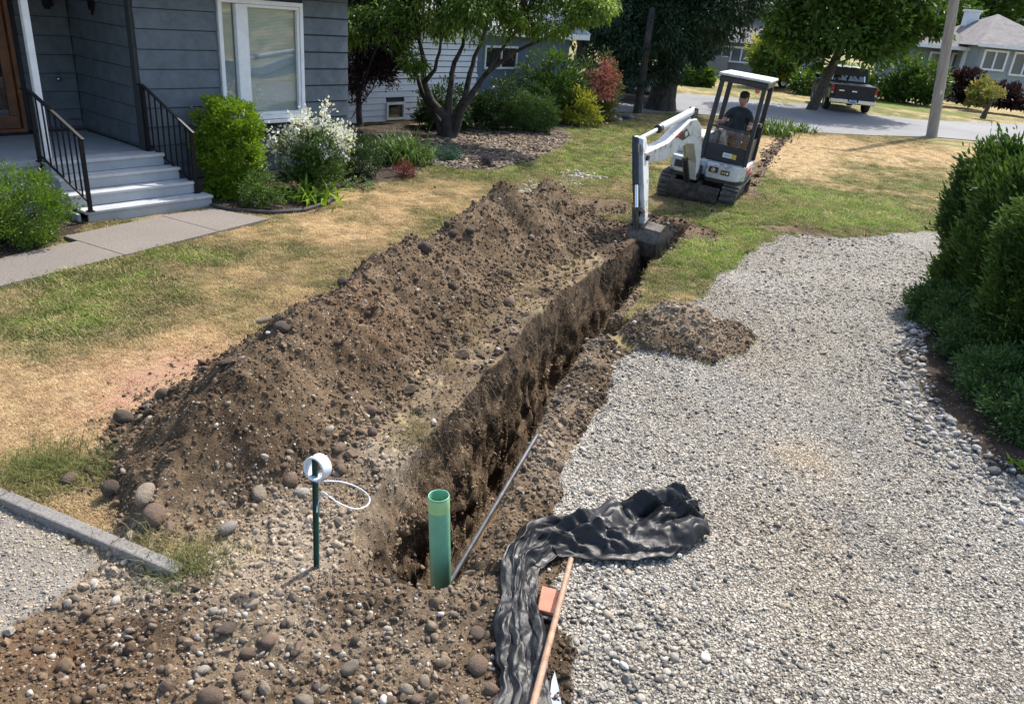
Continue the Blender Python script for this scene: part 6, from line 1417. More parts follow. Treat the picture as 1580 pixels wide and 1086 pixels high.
for s_ in (1, -1):
    MB().prism(rounded([(-.045, -.08), (.045, -.08), (.05, .12), (.02, .20), (-.02, .20), (-.05, .12)], .03), lambda u, v, d: V(ox + s_ * .14 + u, oy + .45 + v * .9, d), .872, .94).build('boot', M_BOOT, PO, .02)
# ------------------------------------------------------------------ PICKUP TRUCK, PARKED CARS, UTILITY POLE
M_NAVY = mat_plain('dark_navy_paint', (.008, .012, .024), .30, .1, 3, coat=.1, spec=.3); M_TYRE = mat_plain('tyre', (.018, .018, .018), .85, .2); M_RIM = mat_plain('alloy', (.42, .43, .44), .3, .1, metal=.8)
M_CHR = mat_plain('chrome', (.68, .69, .70), .16, .05, metal=1.0); M_TAIL = mat_plain('red_lens', (.42, .012, .014), .15, .1); M_TINT = mat_glass('tinted_glass', (.014, .018, .026)); M_PLAS = mat_plain('black_plastic', (.02, .02, .021), .6, .1)
M_PLATE = mat_plain('plate_white', (.70, .74, .82), .4, .05); M_PBLUE = mat_plain('plate_blue', (.05, .09, .35), .5, .05)
def wheel(par, x, y, r_, w_, side):
    t = MB(); R_ = Matrix.Translation((x, y, r_)) @ Matrix.Rotation(math.pi / 2, 4, 'Y')
    wt = empty('wheel', (0, 0, 0)); wt.parent = par
    MB().lathe([(r_ * .62, -w_ / 2), (r_ * .92, -w_ / 2), (r_, -w_ * .32), (r_, w_ * .32), (r_ * .92, w_ / 2), (r_ * .62, w_ / 2)], 24, R_).build('tyre', M_TYRE, wt)
    rm = MB().lathe([(0, side * w_ * .30), (r_ * .12, side * w_ * .34), (r_ * .2, side * w_ * .25), (r_ * .55, side * w_ * .30), (r_ * .63, side * w_ * .46), (r_ * .63, -side * w_ * .4)], 20, R_); rm.build('rim', M_RIM, wt)
def car_shell(sections, name, mat, par, bevel=.03):
    """sections: list of (y, [(x, z) ... right half, bottom to top]) -> closed lofted body"""
    vs_ = []; fs_ = []; m_ = len(sections[0][1]) * 2
    for y, pr in sections:
        full = [(x, z) for x, z in pr] + [(-x, z) for x, z in pr[::-1]]; vs_ += [(x, y, z) for x, z in full]
    for i in range(len(sections) - 1):
        for k in range(m_): fs_.append((i * m_ + k, i * m_ + (k + 1) % m_, (i + 1) * m_ + (k + 1) % m_, (i + 1) * m_ + k))
    fs_ += [tuple(range(m_)), tuple(range((len(sections) - 1) * m_, len(sections) * m_))[::-1]]
    o = MB().add(vs_, fs_).build(name, mat, par, bevel); return o
tp = gp(1314, 178); TH = math.atan2(.16, .987)
TK = empty('pickup_truck', (tp[0] + .05, tp[1] + .4, 0.03), -TH, 'dark navy crew cab pickup with chrome bumper parked at the lawn edge', 'pickup truck')
# local: y forward, rear bumper at y=0
def ring_(w0, zb, zs, w1, zt): return [(w0 * .93, zb), (w0, zb + .12), (w0 * 1.0, zs - .12), (w1, zt)]
body = car_shell([(.18, ring_(.98, .52, 1.1, .95, 1.17)), (.25, ring_(1.0, .48, 1.1, .965, 1.19)), (2.15, ring_(1.0, .46, 1.1, .965, 1.21)), (4.1, ring_(1.0, .46, 1.1, .96, 1.20)), (4.45, ring_(1.0, .46, 1.1, .95, 1.18)), (5.55, ring_(.97, .48, 1.0, .88, 1.06)), (5.75, ring_(.90, .52, .95, .8, .98))], 'body', M_NAVY, TK, .03)
cabt = car_shell([(2.02, [(.93, 1.20), (.93, 1.23), (.78, 1.84), (.70, 1.88)]), (2.35, [(.94, 1.20), (.94, 1.23), (.78, 1.88), (.70, 1.92)]), (3.6, [(.94, 1.20), (.94, 1.23), (.77, 1.87), (.68, 1.91)]), (4.5, [(.93, 1.18), (.92, 1.20), (.90, 1.22), (.8, 1.23)])], 'cab', M_NAVY, TK, .03)
gq = [V(-.74, 2.005, 1.28), V(.74, 2.005, 1.28), V(.65, 2.075, 1.76), V(-.65, 2.075, 1.76)]
MB().add([q + V(0, -.018, 0) for q in gq] + [q + V(0, .03, 0) for q in gq], [(0, 1, 2, 3), (7, 6, 5, 4), (0, 4, 5, 1), (1, 5, 6, 2), (2, 6, 7, 3), (3, 7, 4, 0)]).build('rear_window', M_TINT, TK, .008)
for a, b_ in ((gq[0], gq[3]), (gq[1], gq[2])): MB().beam(a + V(0, -.012, 0), b_ + V(0, -.012, 0), .035, .02, up=(0, 1, 0)).build('window_trim', M_CHR, TK)
MB().box((0, 2.06, 1.835), (.30, .05, .035)).build('brake_lamp', M_TAIL, TK, .005)
for s_ in (-1, 1):
    for y0, y1 in ((2.42, 3.30), (3.36, 4.15)):
        t1 = min(1, (4.42 - y1) / .5); q = [V(s_ * .935, y0, 1.27), V(s_ * .935, y1, 1.27), V(s_ * lerp(.86, .815, t1), y1 - .10, 1.60 + .2 * t1), V(s_ * .80, y0 + .02, 1.81)]
        MB().add([p + V(s_ * .012, 0, 0) for p in q] + [p - V(s_ * .02, 0, 0) for p in q], [(0, 1, 2, 3), (7, 6, 5, 4), (0, 4, 5, 1), (1, 5, 6, 2), (2, 6, 7, 3), (3, 7, 4, 0)]).build('side_window', M_TINT, TK)
    MB().prism([(.86, .80), (.985, .80), (.985, 1.16), (.90, 1.18)], lambda u, v, d: V(s_ * u, d, v), .135, .30).build('taillight', M_TAIL, TK, .01); MB().box((s_ * .94, .130, .83), (.085, .02, .06)).build('reverse_lamp', M_WHITE, TK)
    MB().box((s_ * 1.10, 4.0, 1.32), (.2, .09, .2)).build('mirror', M_NAVY, TK, .02); MB().box((s_ * 1.005, 3.05, 1.10), (.02, .16, .03)).box((s_ * 1.005, 2.35, 1.10), (.02, .16, .03)).build('door_handle', M_CHR, TK)
    MB().box((s_ * .98, 3.15, .42), (.12, 1.9, .06)).build('running_board', M_CHR, TK)
    for y in (1.25, 4.75):
        MB().prism([(.48 * math.cos(a), .44 + .48 * math.sin(a)) for a in np.linspace(0, math.pi, 13)], lambda u, v, d: V(s_ * d, y + u, v), .985, 1.012).build('wheel_arch', M_PLAS, TK); wheel(TK, s_ * .88, y, .40, .27, s_)
tg = MB().box((0, .155, .88), (1.66, .06, .58)).build('tailgate', M_NAVY, TK, .015)
MB().box((0, .115, .935), (.22, .03, .07)).build('emblem', M_CHR, tg, .01); MB().box((-.55, .122, .94), (.22, .01, .05)).build('script_badge', M_CHR, tg); MB().box((0, .118, 1.03), (.26, .03, .09)).build('handle', M_PLAS, tg, .01)
MB().box((0, .135, 1.175), (1.80, .08, .03)).build('tailgate_cap', M_PLAS, TK)
bpm = MB(); bpm.box((-.60, .06, .50), (.76, .20, .19)); bpm.box((.60, .06, .50), (.76, .20, .19)); bpm.box((0, .08, .45), (.5, .18, .10)); bpm.build('bumper', M_CHR, TK, .03)
MB().box((0, .10, .54), (.48, .10, .10)).build('bumper_step', M_PLAS, TK)
pt = MB().box((0, -.0, .50), (.32, .02, .16)).build('licence_plate', M_PLATE, TK); 
for k in range(6): MB().box((-.11 + k * .044, -.013, .495), (.026, .006, .06)).build('plate_character', M_PBLUE, pt)
MB().box((0, -.013, .555), (.16, .006, .02)).build('plate_heading', M_PBLUE, pt)
MB().box((0, 2.6, .42), (1.5, 4.0, .14)).build('chassis', M_PLAS, TK)
# two parked cars half hidden behind the trees
def parked_car(label, x, y, heading, paint, suv=0):
    o = empty('parked_car', (x, y, .03), heading, label, 'car'); h = 1.45 + .3 * suv; sh = .88 + .1 * suv
    def rg(w0, zb, zt): return [(w0 * .95, zb), (w0, zb + .15), (w0, zt - .15), (w0 * .93, zt)]
    car_shell([(-2.2, rg(.74, .38, sh - .12)), (-2.05, rg(.84, .26, sh)), (-.9, rg(.90, .24, sh + .03)), (.9, rg(.90, .24, sh)), (1.9, rg(.86, .26, sh - .12)), (2.2, rg(.74, .36, sh - .28))], 'body', paint, o, .05)
    car_shell([(-1.95 + .3 * (1 - suv), [(.78, sh - .02), (.78, sh), (.74, sh + .03), (.66, sh + .06)]), (-1.35, [(.80, sh - .02), (.80, sh), (.66, h - .06), (.55, h)]), (.25, [(.80, sh - .02), (.80, sh), (.66, h - .05), (.55, h)]), (1.05, [(.78, sh - .05), (.78, sh - .03), (.74, sh), (.66, sh + .02)])], 'roof', paint, o, .04)
    for s_ in (-1, 1):
        q = [V(s_ * .80, -1.25, sh + .05), V(s_ * .80, .62, sh + .05), V(s_ * .70, .22, h - .12), V(s_ * .70, -1.2, h - .12)]
        MB().add([p + V(s_ * .012, 0, 0) for p in q] + [p - V(s_ * .05, 0, 0) for p in q], [(0, 1, 2, 3), (7, 6, 5, 4), (0, 4, 5, 1), (1, 5, 6, 2), (2, 6, 7, 3), (3, 7, 4, 0)]).build('side_window', M_TINT, o)
        MB().box((s_ * .72, -2.12, sh - .16), (.24, .06, .14)).build('taillight', M_TAIL, o, .02); MB().box((s_ * .66, 2.1, sh - .28), (.26, .1, .12)).build('headlight', M_CHR, o, .02)
        for yy in (-1.35, 1.35): wheel(o, s_ * .80, yy, .33, .22, s_)
    for y0, y1, z0, z1 in ((-1.86 + .2 * (1 - suv), -1.44, sh + .06, h - .1), (.98, .36, sh + .04, h - .1)):
        q = [V(-.68, y0, z0), V(.68, y0, z0), V(.58, y1, z1), V(-.58, y1, z1)]; d_ = V(0, -.02 if y0 < 0 else .02, .02)
        MB().add([p + d_ for p in q] + [p - d_ * 2 for p in q], [(0, 1, 2, 3), (7, 6, 5, 4), (0, 4, 5, 1), (1, 5, 6, 2), (2, 6, 7, 3), (3, 7, 4, 0)]).build('windscreen', M_TINT, o)
    MB().box((0, -2.22, .42), (1.3, .08, .14)).box((0, 2.2, .40), (1.3, .08, .14)).build('bumper', M_PLAS, o, .02); MB().box((0, -2.27, .56), (.34, .02, .12)).build('licence_plate', M_PLATE, o)
    return o
c = gp(978, 153); parked_car('pale silver parked car half hidden behind the conifer trunk', c[0], c[1], -.15, mat_plain('silver_paint', (.50, .52, .55), .25, .05, 2, coat=.6))
c = gp(1238, 141); parked_car('dark grey parked car across the street right of the excavator canopy', c[0], c[1] + 2, -1.25, mat_plain('grey_paint', (.10, .105, .115), .25, .05, 2, coat=.6), 1)
# utility pole
pb_ = gp(1437, 212); pt_ = on_plane(1472, 2, pb_[1]); dv = (pt_ - pb_) / pt_[2]
PLo = empty('utility_pole', tuple(pb_), 0, 'weathered grey wooden utility pole beside the road', 'utility pole')
pm = bpy.data.materials.new('pole_wood'); nt, b = nodes_of(pm); v = coords(nt, 'Object', (9, 9, .5))
col = ramp(nt, noise(nt, v, 1.6, 6, .7), [(.25, (.17, .145, .125)), (.75, (.42, .375, .335))]); nt.links.new(col, b.inputs['Base Color']); b.inputs['Roughness'].default_value = .9; bump(nt, b, noise(nt, v, 3, 4), .6, .02)
MB().tube([dv * z for z in (-.3, 0, 2, 4, 6.5, 9)], [.20, .195, .182, .170, .155, .14], 16).build('pole', pm, PLo)
tgp = dv * 1.6 + V(0, -.19, 0); MB().box(tgp, (.09, .012, .14)).build('tag', M_METAL, PLo)
MB().beam(dv * 9 + V(-1.1, -.16, -.5), dv * 9 + V(1.1, -.16, -.5), .1, .12).build('crossarm', pm, PLo)
# ------------------------------------------------------------------ FOREGROUND THINGS
# green sewer riser
PY = 3.72; ptop = on_plane(677, 763, PY); pbot = on_plane(680.5, 915, PY)
dv = (ptop - pbot); dv = dv / dv[2]
mp_ = bpy.data.materials.new('green_pvc'); nt, b = nodes_of(mp_); v = coords(nt)
col = ramp(nt, noise(nt, v, 6, 5, .7), [(.3, (.13, .335, .21)), (.7, (.19, .43, .28))])
dirtf = ramp(nt, noise(nt, v, 9, 6, .75), [(.56, 0.0), (.74, .55)]); nt.links.new(mixc(nt, col, (.22, .20, .14), dirtf), b.inputs['Base Color']); b.inputs['Roughness'].default_value = .38
PP = empty('sewer_pipe', tuple(ptop - dv * ptop[2] - dv * 1.80), 0, 'upright pale green plastic sewer pipe standing open ended in the trench', 'pipe')
Lp = ptop[2] + 1.80; ax_ = Matrix.Rotation(0, 4, 'X'); q = Vector(dv).normalized(); Rm = q.to_track_quat('Z', 'Y').to_matrix().to_4x4()
MB().lathe([(.0635, 0), (.0635, Lp - .004), (.0625, Lp), (.058, Lp), (.057, Lp - .004), (.057, 0)], 36, Rm, closed=True).build('pipe_wall', mp_, PP)
MB().lathe([(.0637, Lp - .10), (.0641, Lp - .098), (.0641, Lp - .012), (.0637, Lp - .010)], 36, Rm).build('lit_end_band', mat_plain('pale_green_pvc', (.34, .58, .26), .4, .1, 9), PP)  # paler outer band, lit tone of the pipe top painted in
# grey conduit leaning in the trench
ca, cb, cc_ = gp(697, 893, -.28), gp(795, 728, -.0), gp(826, 676, .09)
print('conduit', ca, cb, cc_, XR(np.array([ca[1], cb[1], cc_[1]])))
M_GALV = mat_plain('galvanised_steel', (.13, .13, .135), .5, .3, 10, metal=.2, wear=((.20, .16, .12), 7, .62))
tag(MB().tube([ca + (ca - cb) * .25, ca, cb, cc_, cc_ + (cc_ - cb) * .1], .0165, 12).build('conduit', M_GALV), 'thin grey metal conduit lying along the right side of trench', 'conduit')
# stake with roll of white tape and a loop of wire
sb_, st_ = gp(488.5, 874), on_plane(486.5, 703, gp(488.5, 874)[1])
M_GRNP = mat_plain('green_enamel', (.012, .085, .065), .45, .2, 12, wear=((.05, .045, .035), 9, .66))
sk_ = MB(); d_ = V(.016, 0, 0); e_ = V(0, .014, 0)
for o_, dd in ((V(0, 0, 0), (.030, .005)), (V(-.0135, -.009, 0), (.004, .016)), (V(.0135, -.009, 0), (.004, .016))): sk_.beam(sb_ + o_ - V(0, 0, .25), st_ + o_, dd[0], dd[1], up=(0, 1, 0))
SK = empty('metal_stake', (0, 0, 0), 0, 'dark green metal stake driven into the ground left of the trench', 'stake'); sk_.build('post', M_GRNP, SK)
for k in range(9): t_ = .12 + k * .095; p = lerp(sb_, st_, t_); MB().box(p + V(0, .004, 0), (.010, .008, .012)).build('stud', M_GRNP, SK)
tc = on_plane(490, 721, st_[1] - .005); axd = Vector((-.42, -.90, .12)).normalized(); Rm = Matrix.Translation(tuple(tc)) @ axd.to_track_quat('Z', 'Y').to_matrix().to_4x4()
M_TAPE = mat_plain('white_plastic', (.68, .71, .78), .4, .06, 12)
rt = MB(); rt.lathe([(.069, -.036), (.071, -.032), (.071, .032), (.069, .036), (.061, .036), (.059, .031), (.059, -.031), (.061, -.036)], 32, Rm, closed=True)
tag(rt.build('plastic_ring', M_TAPE), 'white plastic ring hung over the top of the green stake', 'ring')
wl_ = [on_plane(488, 744, sb_[1] - .012)]
for x, y, dy in ((505, 742, 0), (530, 744, .04), (556, 754, .10), (570, 768, .12), (566, 780, .05), (548, 785, -.04), (525, 777, -.06), (508, 766, -.03), (499, 760, .0), (491, 775, -.01), (489, 790, -.02)): wl_.append(on_plane(x, y, sb_[1] + dy))
sm_ = []
for i in range(len(wl_) - 1):
    p0, p1, p2, p3 = wl_[max(i - 1, 0)], wl_[i], wl_[i + 1], wl_[min(i + 2, len(wl_) - 1)]
    for t in np.linspace(0, 1, 6)[:-1]: sm_.append(.5 * (2 * p1 + (p2 - p0) * t + (2 * p0 - 5 * p1 + 4 * p2 - p3) * t * t + (3 * p1 - p0 - 3 * p2 + p3) * t ** 3))
sm_.append(wl_[-1]); tag(MB().tube(sm_, .0042, 8).build('wire_loop', M_TAPE), 'loose loop of white wire tied to the green stake', 'wire')
# black plastic sheet
path = [(808, 1120, .120), (806, 1060, .118), (806, 1010, .115), (803, 960, .105), (801, 915, .090), (806, 875, .105), (838, 846, .13), (880, 838, .17), (930, 832, .235), (985, 824, .255), (1030, 812, .22), (1062, 803, .17), (1074, 800, .12)]
pc = np.array([g2(x, y) for x, y, _ in path]); pwid = np.array([q[2] for q in path]) * 1.18
NU, NVv = 230, 76; tt = np.linspace(0, len(path) - 1, NU); cx = np.interp(tt, range(len(path)), pc[:, 0]); cyy = np.interp(tt, range(len(path)), pc[:, 1]); wv = np.interp(tt, range(len(path)), pwid)
for _ in range(6):
    for a_ in (cx, cyy, wv): a_[1:-1] = .25 * a_[:-2] + .5 * a_[1:-1] + .25 * a_[2:]
dx, dy = np.gradient(cx), np.gradient(cyy); L_ = np.hypot(dx, dy); nx, ny = -dy / L_, dx / L_; arc = np.cumsum(L_)
vv = np.linspace(-1, 1, NVv); U_, V_ = np.meshgrid(arc, vv, indexing='ij'); Wd = wv[:, None] * (1 + .16 * fbm(U_ * 5, V_ * 0 + np.sign(V_) * 3, 0, 3, 301))
lat = V_ * Wd + .02 * fbm(U_ * 7, V_ * 4, 0, 3, 302) * (1 - V_ ** 2)
def ridge(x, y, s, o=3):
    r_ = 0; a = 1; t = 0
    for k in range(o): r_ = r_ + a * (1 - np.abs(fbm(x * 2 ** k, y * 2 ** k, 0, 2, s + 9 * k)) * 1.7); t += a; a *= .5
    return r_ / t
PX_ = cx[:, None] + nx[:, None] * lat; PY_ = cyy[:, None] + ny[:, None] * lat
big = np.interp(tt, [0, 3, 5, 6, 7.5, 9, 11, 12], [.026, .028, .036, .07, .15, .19, .17, .10])[:, None]
tent = 0 * U_
for k, (v0, ww, ph) in enumerate(((-.62, .34, 0), (-.18, .38, 1.7), (.25, .30, 3.9), (.66, .36, 5.2), (.02, .24, 2.6))):
    vc = v0 + .22 * fbm(U_ * 1.6 + ph * 3, 0 * U_ + ph, 0, 2, 330 + k); hh = np.clip(.50 + .75 * fbm(U_ * 2.1 + ph, 0 * U_, 0, 2, 340 + k), .08, 1.1)
    wk_ = ww * (1 + .4 * fbm(U_ * 2.5, 0 * U_ + ph, 0, 2, 350 + k)); tent = np.maximum(tent, hh * np.clip(1 - np.abs(V_ - vc) / wk_, 0, 1) ** .85)
ang = U_ * 3.2 + V_ * .9; cross = np.clip(1 - np.abs(fbm(ang, V_ * .5, 0, 2, 360)) * 3.2, 0, 1)
fine = 1 - np.abs(fbm(PX_ * 9, PY_ * 9, 0, 2, 361)) * 2
edge = 1 - np.abs(V_) ** 6
bz = zat(PX_.ravel(), PY_.ravel()).reshape(PX_.shape)
for _ in range(40): bz[1:-1] = .25 * bz[:-2] + .5 * bz[1:-1] + .25 * bz[2:]; bz[:, 1:-1] = .25 * bz[:, :-2] + .5 * bz[:, 1:-1] + .25 * bz[:, 2:]
PZ_ = np.maximum(bz, 0) + .036 + edge * big * (.10 + .95 * tent + .28 * cross * (tent > .05)) + .006 * fine + .012 * fbm(PX_ * 4, PY_ * 4, 0, 3, 362)
from mathutils.geometry import delaunay_2d_cdt
sr_ = np.random.default_rng(44); su = sr_.uniform(arc[0] - .05, arc[-1] + .05, 420); sv = sr_.uniform(-1.1, 1.1, 420); ar_ = .20
cor = [(arc[0] - .1, -1.2 * ar_), (arc[-1] + .1, -1.2 * ar_), (arc[-1] + .1, 1.2 * ar_), (arc[0] - .1, 1.2 * ar_)]
sp_ = [Vector((float(a_), float(b_) * ar_)) for a_, b_ in zip(su, sv)] + [Vector(q) for q in cor]
dv_, _, df_, *_r = delaunay_2d_cdt(sp_, [], [], 0, 1e-6); hz_ = sr_.normal(0, 1, len(dv_)); FZ = np.zeros_like(U_); GX, GY = U_, V_ * ar_
for f_ in df_:
    (x0, y0), (x1, y1), (x2, y2) = [dv_[i] for i in f_]; de = (y1 - y2) * (x0 - x2) + (x2 - x1) * (y0 - y2)
    if abs(de) < 1e-9: continue
    b0 = ((y1 - y2) * (GX - x2) + (x2 - x1) * (GY - y2)) / de; b1 = ((y2 - y0) * (GX - x2) + (x0 - x2) * (GY - y2)) / de; b2 = 1 - b0 - b1; k = (b0 >= -1e-6) & (b1 >= -1e-6) & (b2 >= -1e-6)
    FZ[k] = (b0 * hz_[f_[0]] + b1 * hz_[f_[1]] + b2 * hz_[f_[2]])[k]
PZ_ = np.maximum(PZ_ + edge * FZ * np.interp(tt, [0, 5, 8, 12], [.005, .009, .020, .017])[:, None], np.maximum(bz, 0) + .030)
vt = np.stack([PX_, PY_, PZ_], -1).reshape(-1, 3); ii, jj = np.meshgrid(np.arange(NU - 1), np.arange(NVv - 1), indexing='ij'); q0 = ii * NVv + jj
mb_ = bpy.data.materials.new('black_plastic_sheet'); nt, b = nodes_of(mb_); v = coords(nt)
col = ramp(nt, noise(nt, v, 5, 6, .7), [(.42, (.004, .004, .005)), (.66, (.009, .009, .010)), (.84, (.05, .046, .042))]); nt.links.new(col, b.inputs['Base Color'])
nt.links.new(ramp(nt, noise(nt, v, 7, 5, .7), [(.3, .38), (.75, .68)]), b.inputs['Roughness']); bump(nt, b, noise(nt, v, 18, 4, .6), .25, .02); b.inputs['Specular IOR Level'].default_value = .45
so_ = link('plastic_sheet', np_mesh('plastic_sheet', vt, np.stack([q0, q0 + 1, q0 + NVv + 1, q0 + NVv], -1).reshape(-1, 4), True), mb_); sl = so_.modifiers.new('thickness', 'SOLIDIFY'); sl.thickness = .003
tag(so_, 'crumpled black plastic sheet strewn over the gravel beside the trench end', 'tarp')
# wooden handle, orange plate, pale sheet
ha, hb = gp(881, 862, .17), gp(818, 1105, .13)
hw_ = mat_plain('pink_worn_wood', (.46, .27, .165), .65, .25, 14, .3, 70, wear=((.30, .20, .14), 9, .6)); tag(MB().tube([ha, lerp(ha, hb, .5), hb], [.0155, .017, .018], 12).build('wooden_handle', hw_), 'long worn wooden tool handle lying across the black plastic sheet', 'tool handle')
oc = gp(845, 927, .07); OP = empty('orange_plate', tuple(oc), math.atan2(-.0, 1) - .10, 'flat terracotta orange plate with a notched edge beside the wooden handle', 'plate')
M_TERR = mat_plain('terracotta_orange', (.52, .20, .12), .75, .15, 14, .3, 60); OPb = MB().box((0, 0, 0), (.095, .175, .03)); OPb.build('plate', M_TERR, OP, .004)
OP.rotation_euler = (.10, .10, -.12)
for k in range(7): MB().box((.052, -.07 + k * .0235, 0), (.011, .012, .022)).build('notch_tooth', M_TERR, OP)
MB().box((.02, -.10, -.02), (.07, .04, .03)).build('socket', M_PLAS, OP, .006)
pb2 = [gp(846, 1095, .03), gp(868, 1095, .03), gp(862, 1060, .035), gp(856, 1035, .06), gp(851, 1050, .05)]
ps = MB(); ps.add(pb2 + [p - V(0, 0, .006) for p in pb2], [(0, 1, 2, 3, 4), (9, 8, 7, 6, 5)] + [(i, i + 5, (i + 1) % 5 + 5, (i + 1) % 5) for i in range(5)]); tag(ps.build('plastic_scrap', mat_plain('pale_blue_plastic', (.40, .47, .58), .5, .06, 8)), 'pale bluish plastic scrap sticking out under the black sheet', 'scrap')
# blocks at the hedge end
bq = gp(1424, 466); BB = empty('concrete_block', tuple(bq), .5, 'small white block under a dark one at the hedge end', 'block'); MB().box((.06, .05, .05), (.24, .16, .10)).build('lower_block', M_WHITE, BB, .008); MB().box((.05, .05, .145), (.26, .18, .08)).build('upper_block', M_MUD, BB, .01)
# garden rocks by the lawn
for k, (x, y, s, lab) in enumerate(((940, 182, .26, 'pale flat garden rock below the pink shrub'), (925, 184, .16, 'small pale garden rock left of the flat rock'), (955, 186, .14, 'small pale garden rock right of the flat rock'), (970, 183, .24, 'dark grey garden rock near the slim tree trunk'), (936, 172, .20, 'grey garden rock behind the flat pale one'))):
    p = gp(x, y); me = rock_mesh('garden_rock', 400 + k, 3, .2, .5); o = link('garden_rock', me, mat_plain('garden_stone', (.42, .42, .42) if k != 3 else (.13, .13, .14), .85, .35, 3, .5, 12)); o.location = (p[0], p[1], s * .2); o.scale = (s, s, s); tag(o, lab, 'rock')
# stone chips on the grass
a = []; 
for px, py, rx, ry, n in ((848, 292, .42, .40, 260), (815, 296, .2, .2, 60), (900, 272, .36, .5, 160), (880, 282, .3, .3, 60)):
    c0 = g2(px, py)
    for _ in range(n): a.append((RNG.normal(c0[0], rx * .5), RNG.normal(c0[1], ry * .55)))
a = np.array(a); k = mound(a[:, 0], a[:, 1]) < .05; a = a[k]; n = len(a); s = RNG.uniform(.018, .05, n)
scatter('stone_chips', C_PEB, np.c_[a, zat(a[:, 0], a[:, 1]) + .012], np.c_[s * 1.5, s, s * .45], rnd_rot(n, .35), stone_cols(n, [.2, .3, .2, .2, .05, .05]) * .85, 'flat grey stone chips lying on the grass behind the spoil pile')
# fine dark crumbs over the far lawn round the machine
a = np.c_[RNG.normal(2.2, 1.3, 900), RNG.normal(13.0, 1.1, 900)]; k = (mound(a[:, 0], a[:, 1]) < .03) & ~masks(a[:, 0], a[:, 1])['drive'] & ~((a[:, 0] > XL(a[:, 1])) & (a[:, 0] < XR(a[:, 1])) & (a[:, 1] < 12.8)); a = a[k]; n = len(a); s = np.exp(np.minimum(RNG.normal(math.log(.013), .5, n), math.log(.03)))
a2 = np.c_[RNG.uniform(0, 1, 420), RNG.normal(0, .13, 420)]; stp = [g2(*q) for q in ((1150, 290), (1165, 270), (1188, 238), (1216, 206))]
yy = lerp(stp[0][1], stp[-1][1], a2[:, 0]); xx = np.interp(yy, [p[1] for p in stp], [p[0] for p in stp]) + a2[:, 1] * 1.2; a = np.r_[a, np.c_[xx, yy]]; s = np.r_[s, np.exp(RNG.normal(math.log(.020), .45, 420))]; n = len(a)
scatter('soil_clods', C_CLOD, np.c_[a, zat(a[:, 0], a[:, 1]) + s * .2], s[:, None] * RNG.uniform(.7, 1.3, (n, 3)), rnd_rot(n, 1.5), D_DARK * RNG.uniform(.7, 1.6, (n, 1)), 'dark soil crumbs on the grass around the machine and narrow trench')

# crumbs rolled off the pile onto the lawn
yy = RNG.uniform(3.8, 12.6, 1500); xx = np.interp(yy, *_ml) - np.abs(RNG.normal(0, .16, 1500)); s = np.clip(np.exp(RNG.normal(math.log(.010), .5, 1500)), .004, .03)
k = mound(xx, yy) < .04; xx, yy, s = xx[k], yy[k], s[k]; n = len(xx)
scatter('soil_clods', C_CLOD, np.c_[xx, yy, zat(xx, yy) + s * .3], s[:, None] * RNG.uniform(.7, 1.3, (n, 3)), rnd_rot(n, 1.5), D_MID * RNG.uniform(.6, 1.6, (n, 1)), 'soil crumbs rolled off the spoil pile onto the dry lawn')
# ------------------------------------------------------------------ COBBLES, each a stone of its own
def mat_cobble(name, c1, c2):
    m = bpy.data.materials.new(name); nt, b = nodes_of(m); v = coords(nt)
    col = ramp(nt, noise(nt, v, 1.3, 6, .7), [(.25, c1), (.75, c2)]); oi = nt.nodes.new('ShaderNodeObjectInfo')
    k = ramp(nt, oi.outputs['Random'], [(0, (.75, .75, .75)), (1, (1.2, 1.18, 1.15))]); col = mixc(nt, col, k, 1.0, 'MULTIPLY')
    d_ = ramp(nt, noise(nt, v, 2.2, 5, .75), [(.50, 0.0), (.66, .75)]); nt.links.new(mixc(nt, col, (.11, .08, .055), d_), b.inputs['Base Color'])
    b.inputs['Roughness'].default_value = .85; b.inputs['Specular IOR Level'].default_value = .3; bump(nt, b, noise(nt, v, 5, 6, .7), .45, .08); return m
MC = {'d': mat_cobble('dark_cobble', (.050, .038, .030), (.105, .082, .063)), 'b': mat_cobble('brown_cobble', (.095, .066, .047), (.185, .130, .095)), 't': mat_cobble('tan_cobble', (.15, .122, .092), (.265, .22, .168)), 'l': mat_cobble('pale_cobble', (.235, .21, .175), (.37, .335, .285))}
CMESH = {k: [] for k in MC}
for k in MC:
    for i in range(5):
        me = rock_mesh('cobble', 500 + i * 7 + ord(k), 3, .17, .78, angular=(i == 4)); me.materials.append(MC[k]); CMESH[k].append(me)
def cobble(P, r_, kind, label, group):
    o = bpy.data.objects.new('cobble', CMESH[kind][int(RNG.integers(0, 5))]); COL.objects.link(o); o.location = (P[0], P[1], P[2] + r_ * .38); o.scale = (r_ * RNG.uniform(.9, 1.15), r_ * RNG.uniform(.88, 1.1), r_ * RNG.uniform(.85, 1.05)); o.rotation_euler = (RNG.uniform(-.4, .4), RNG.uniform(-.4, .4), RNG.uniform(0, 6.3)); return tag(o, label, 'stone', group)
GP_, GT_, GF_ = 'cobbles on the spoil pile', 'cobbles along the trench bank', 'cobbles in the dug soil at the front'
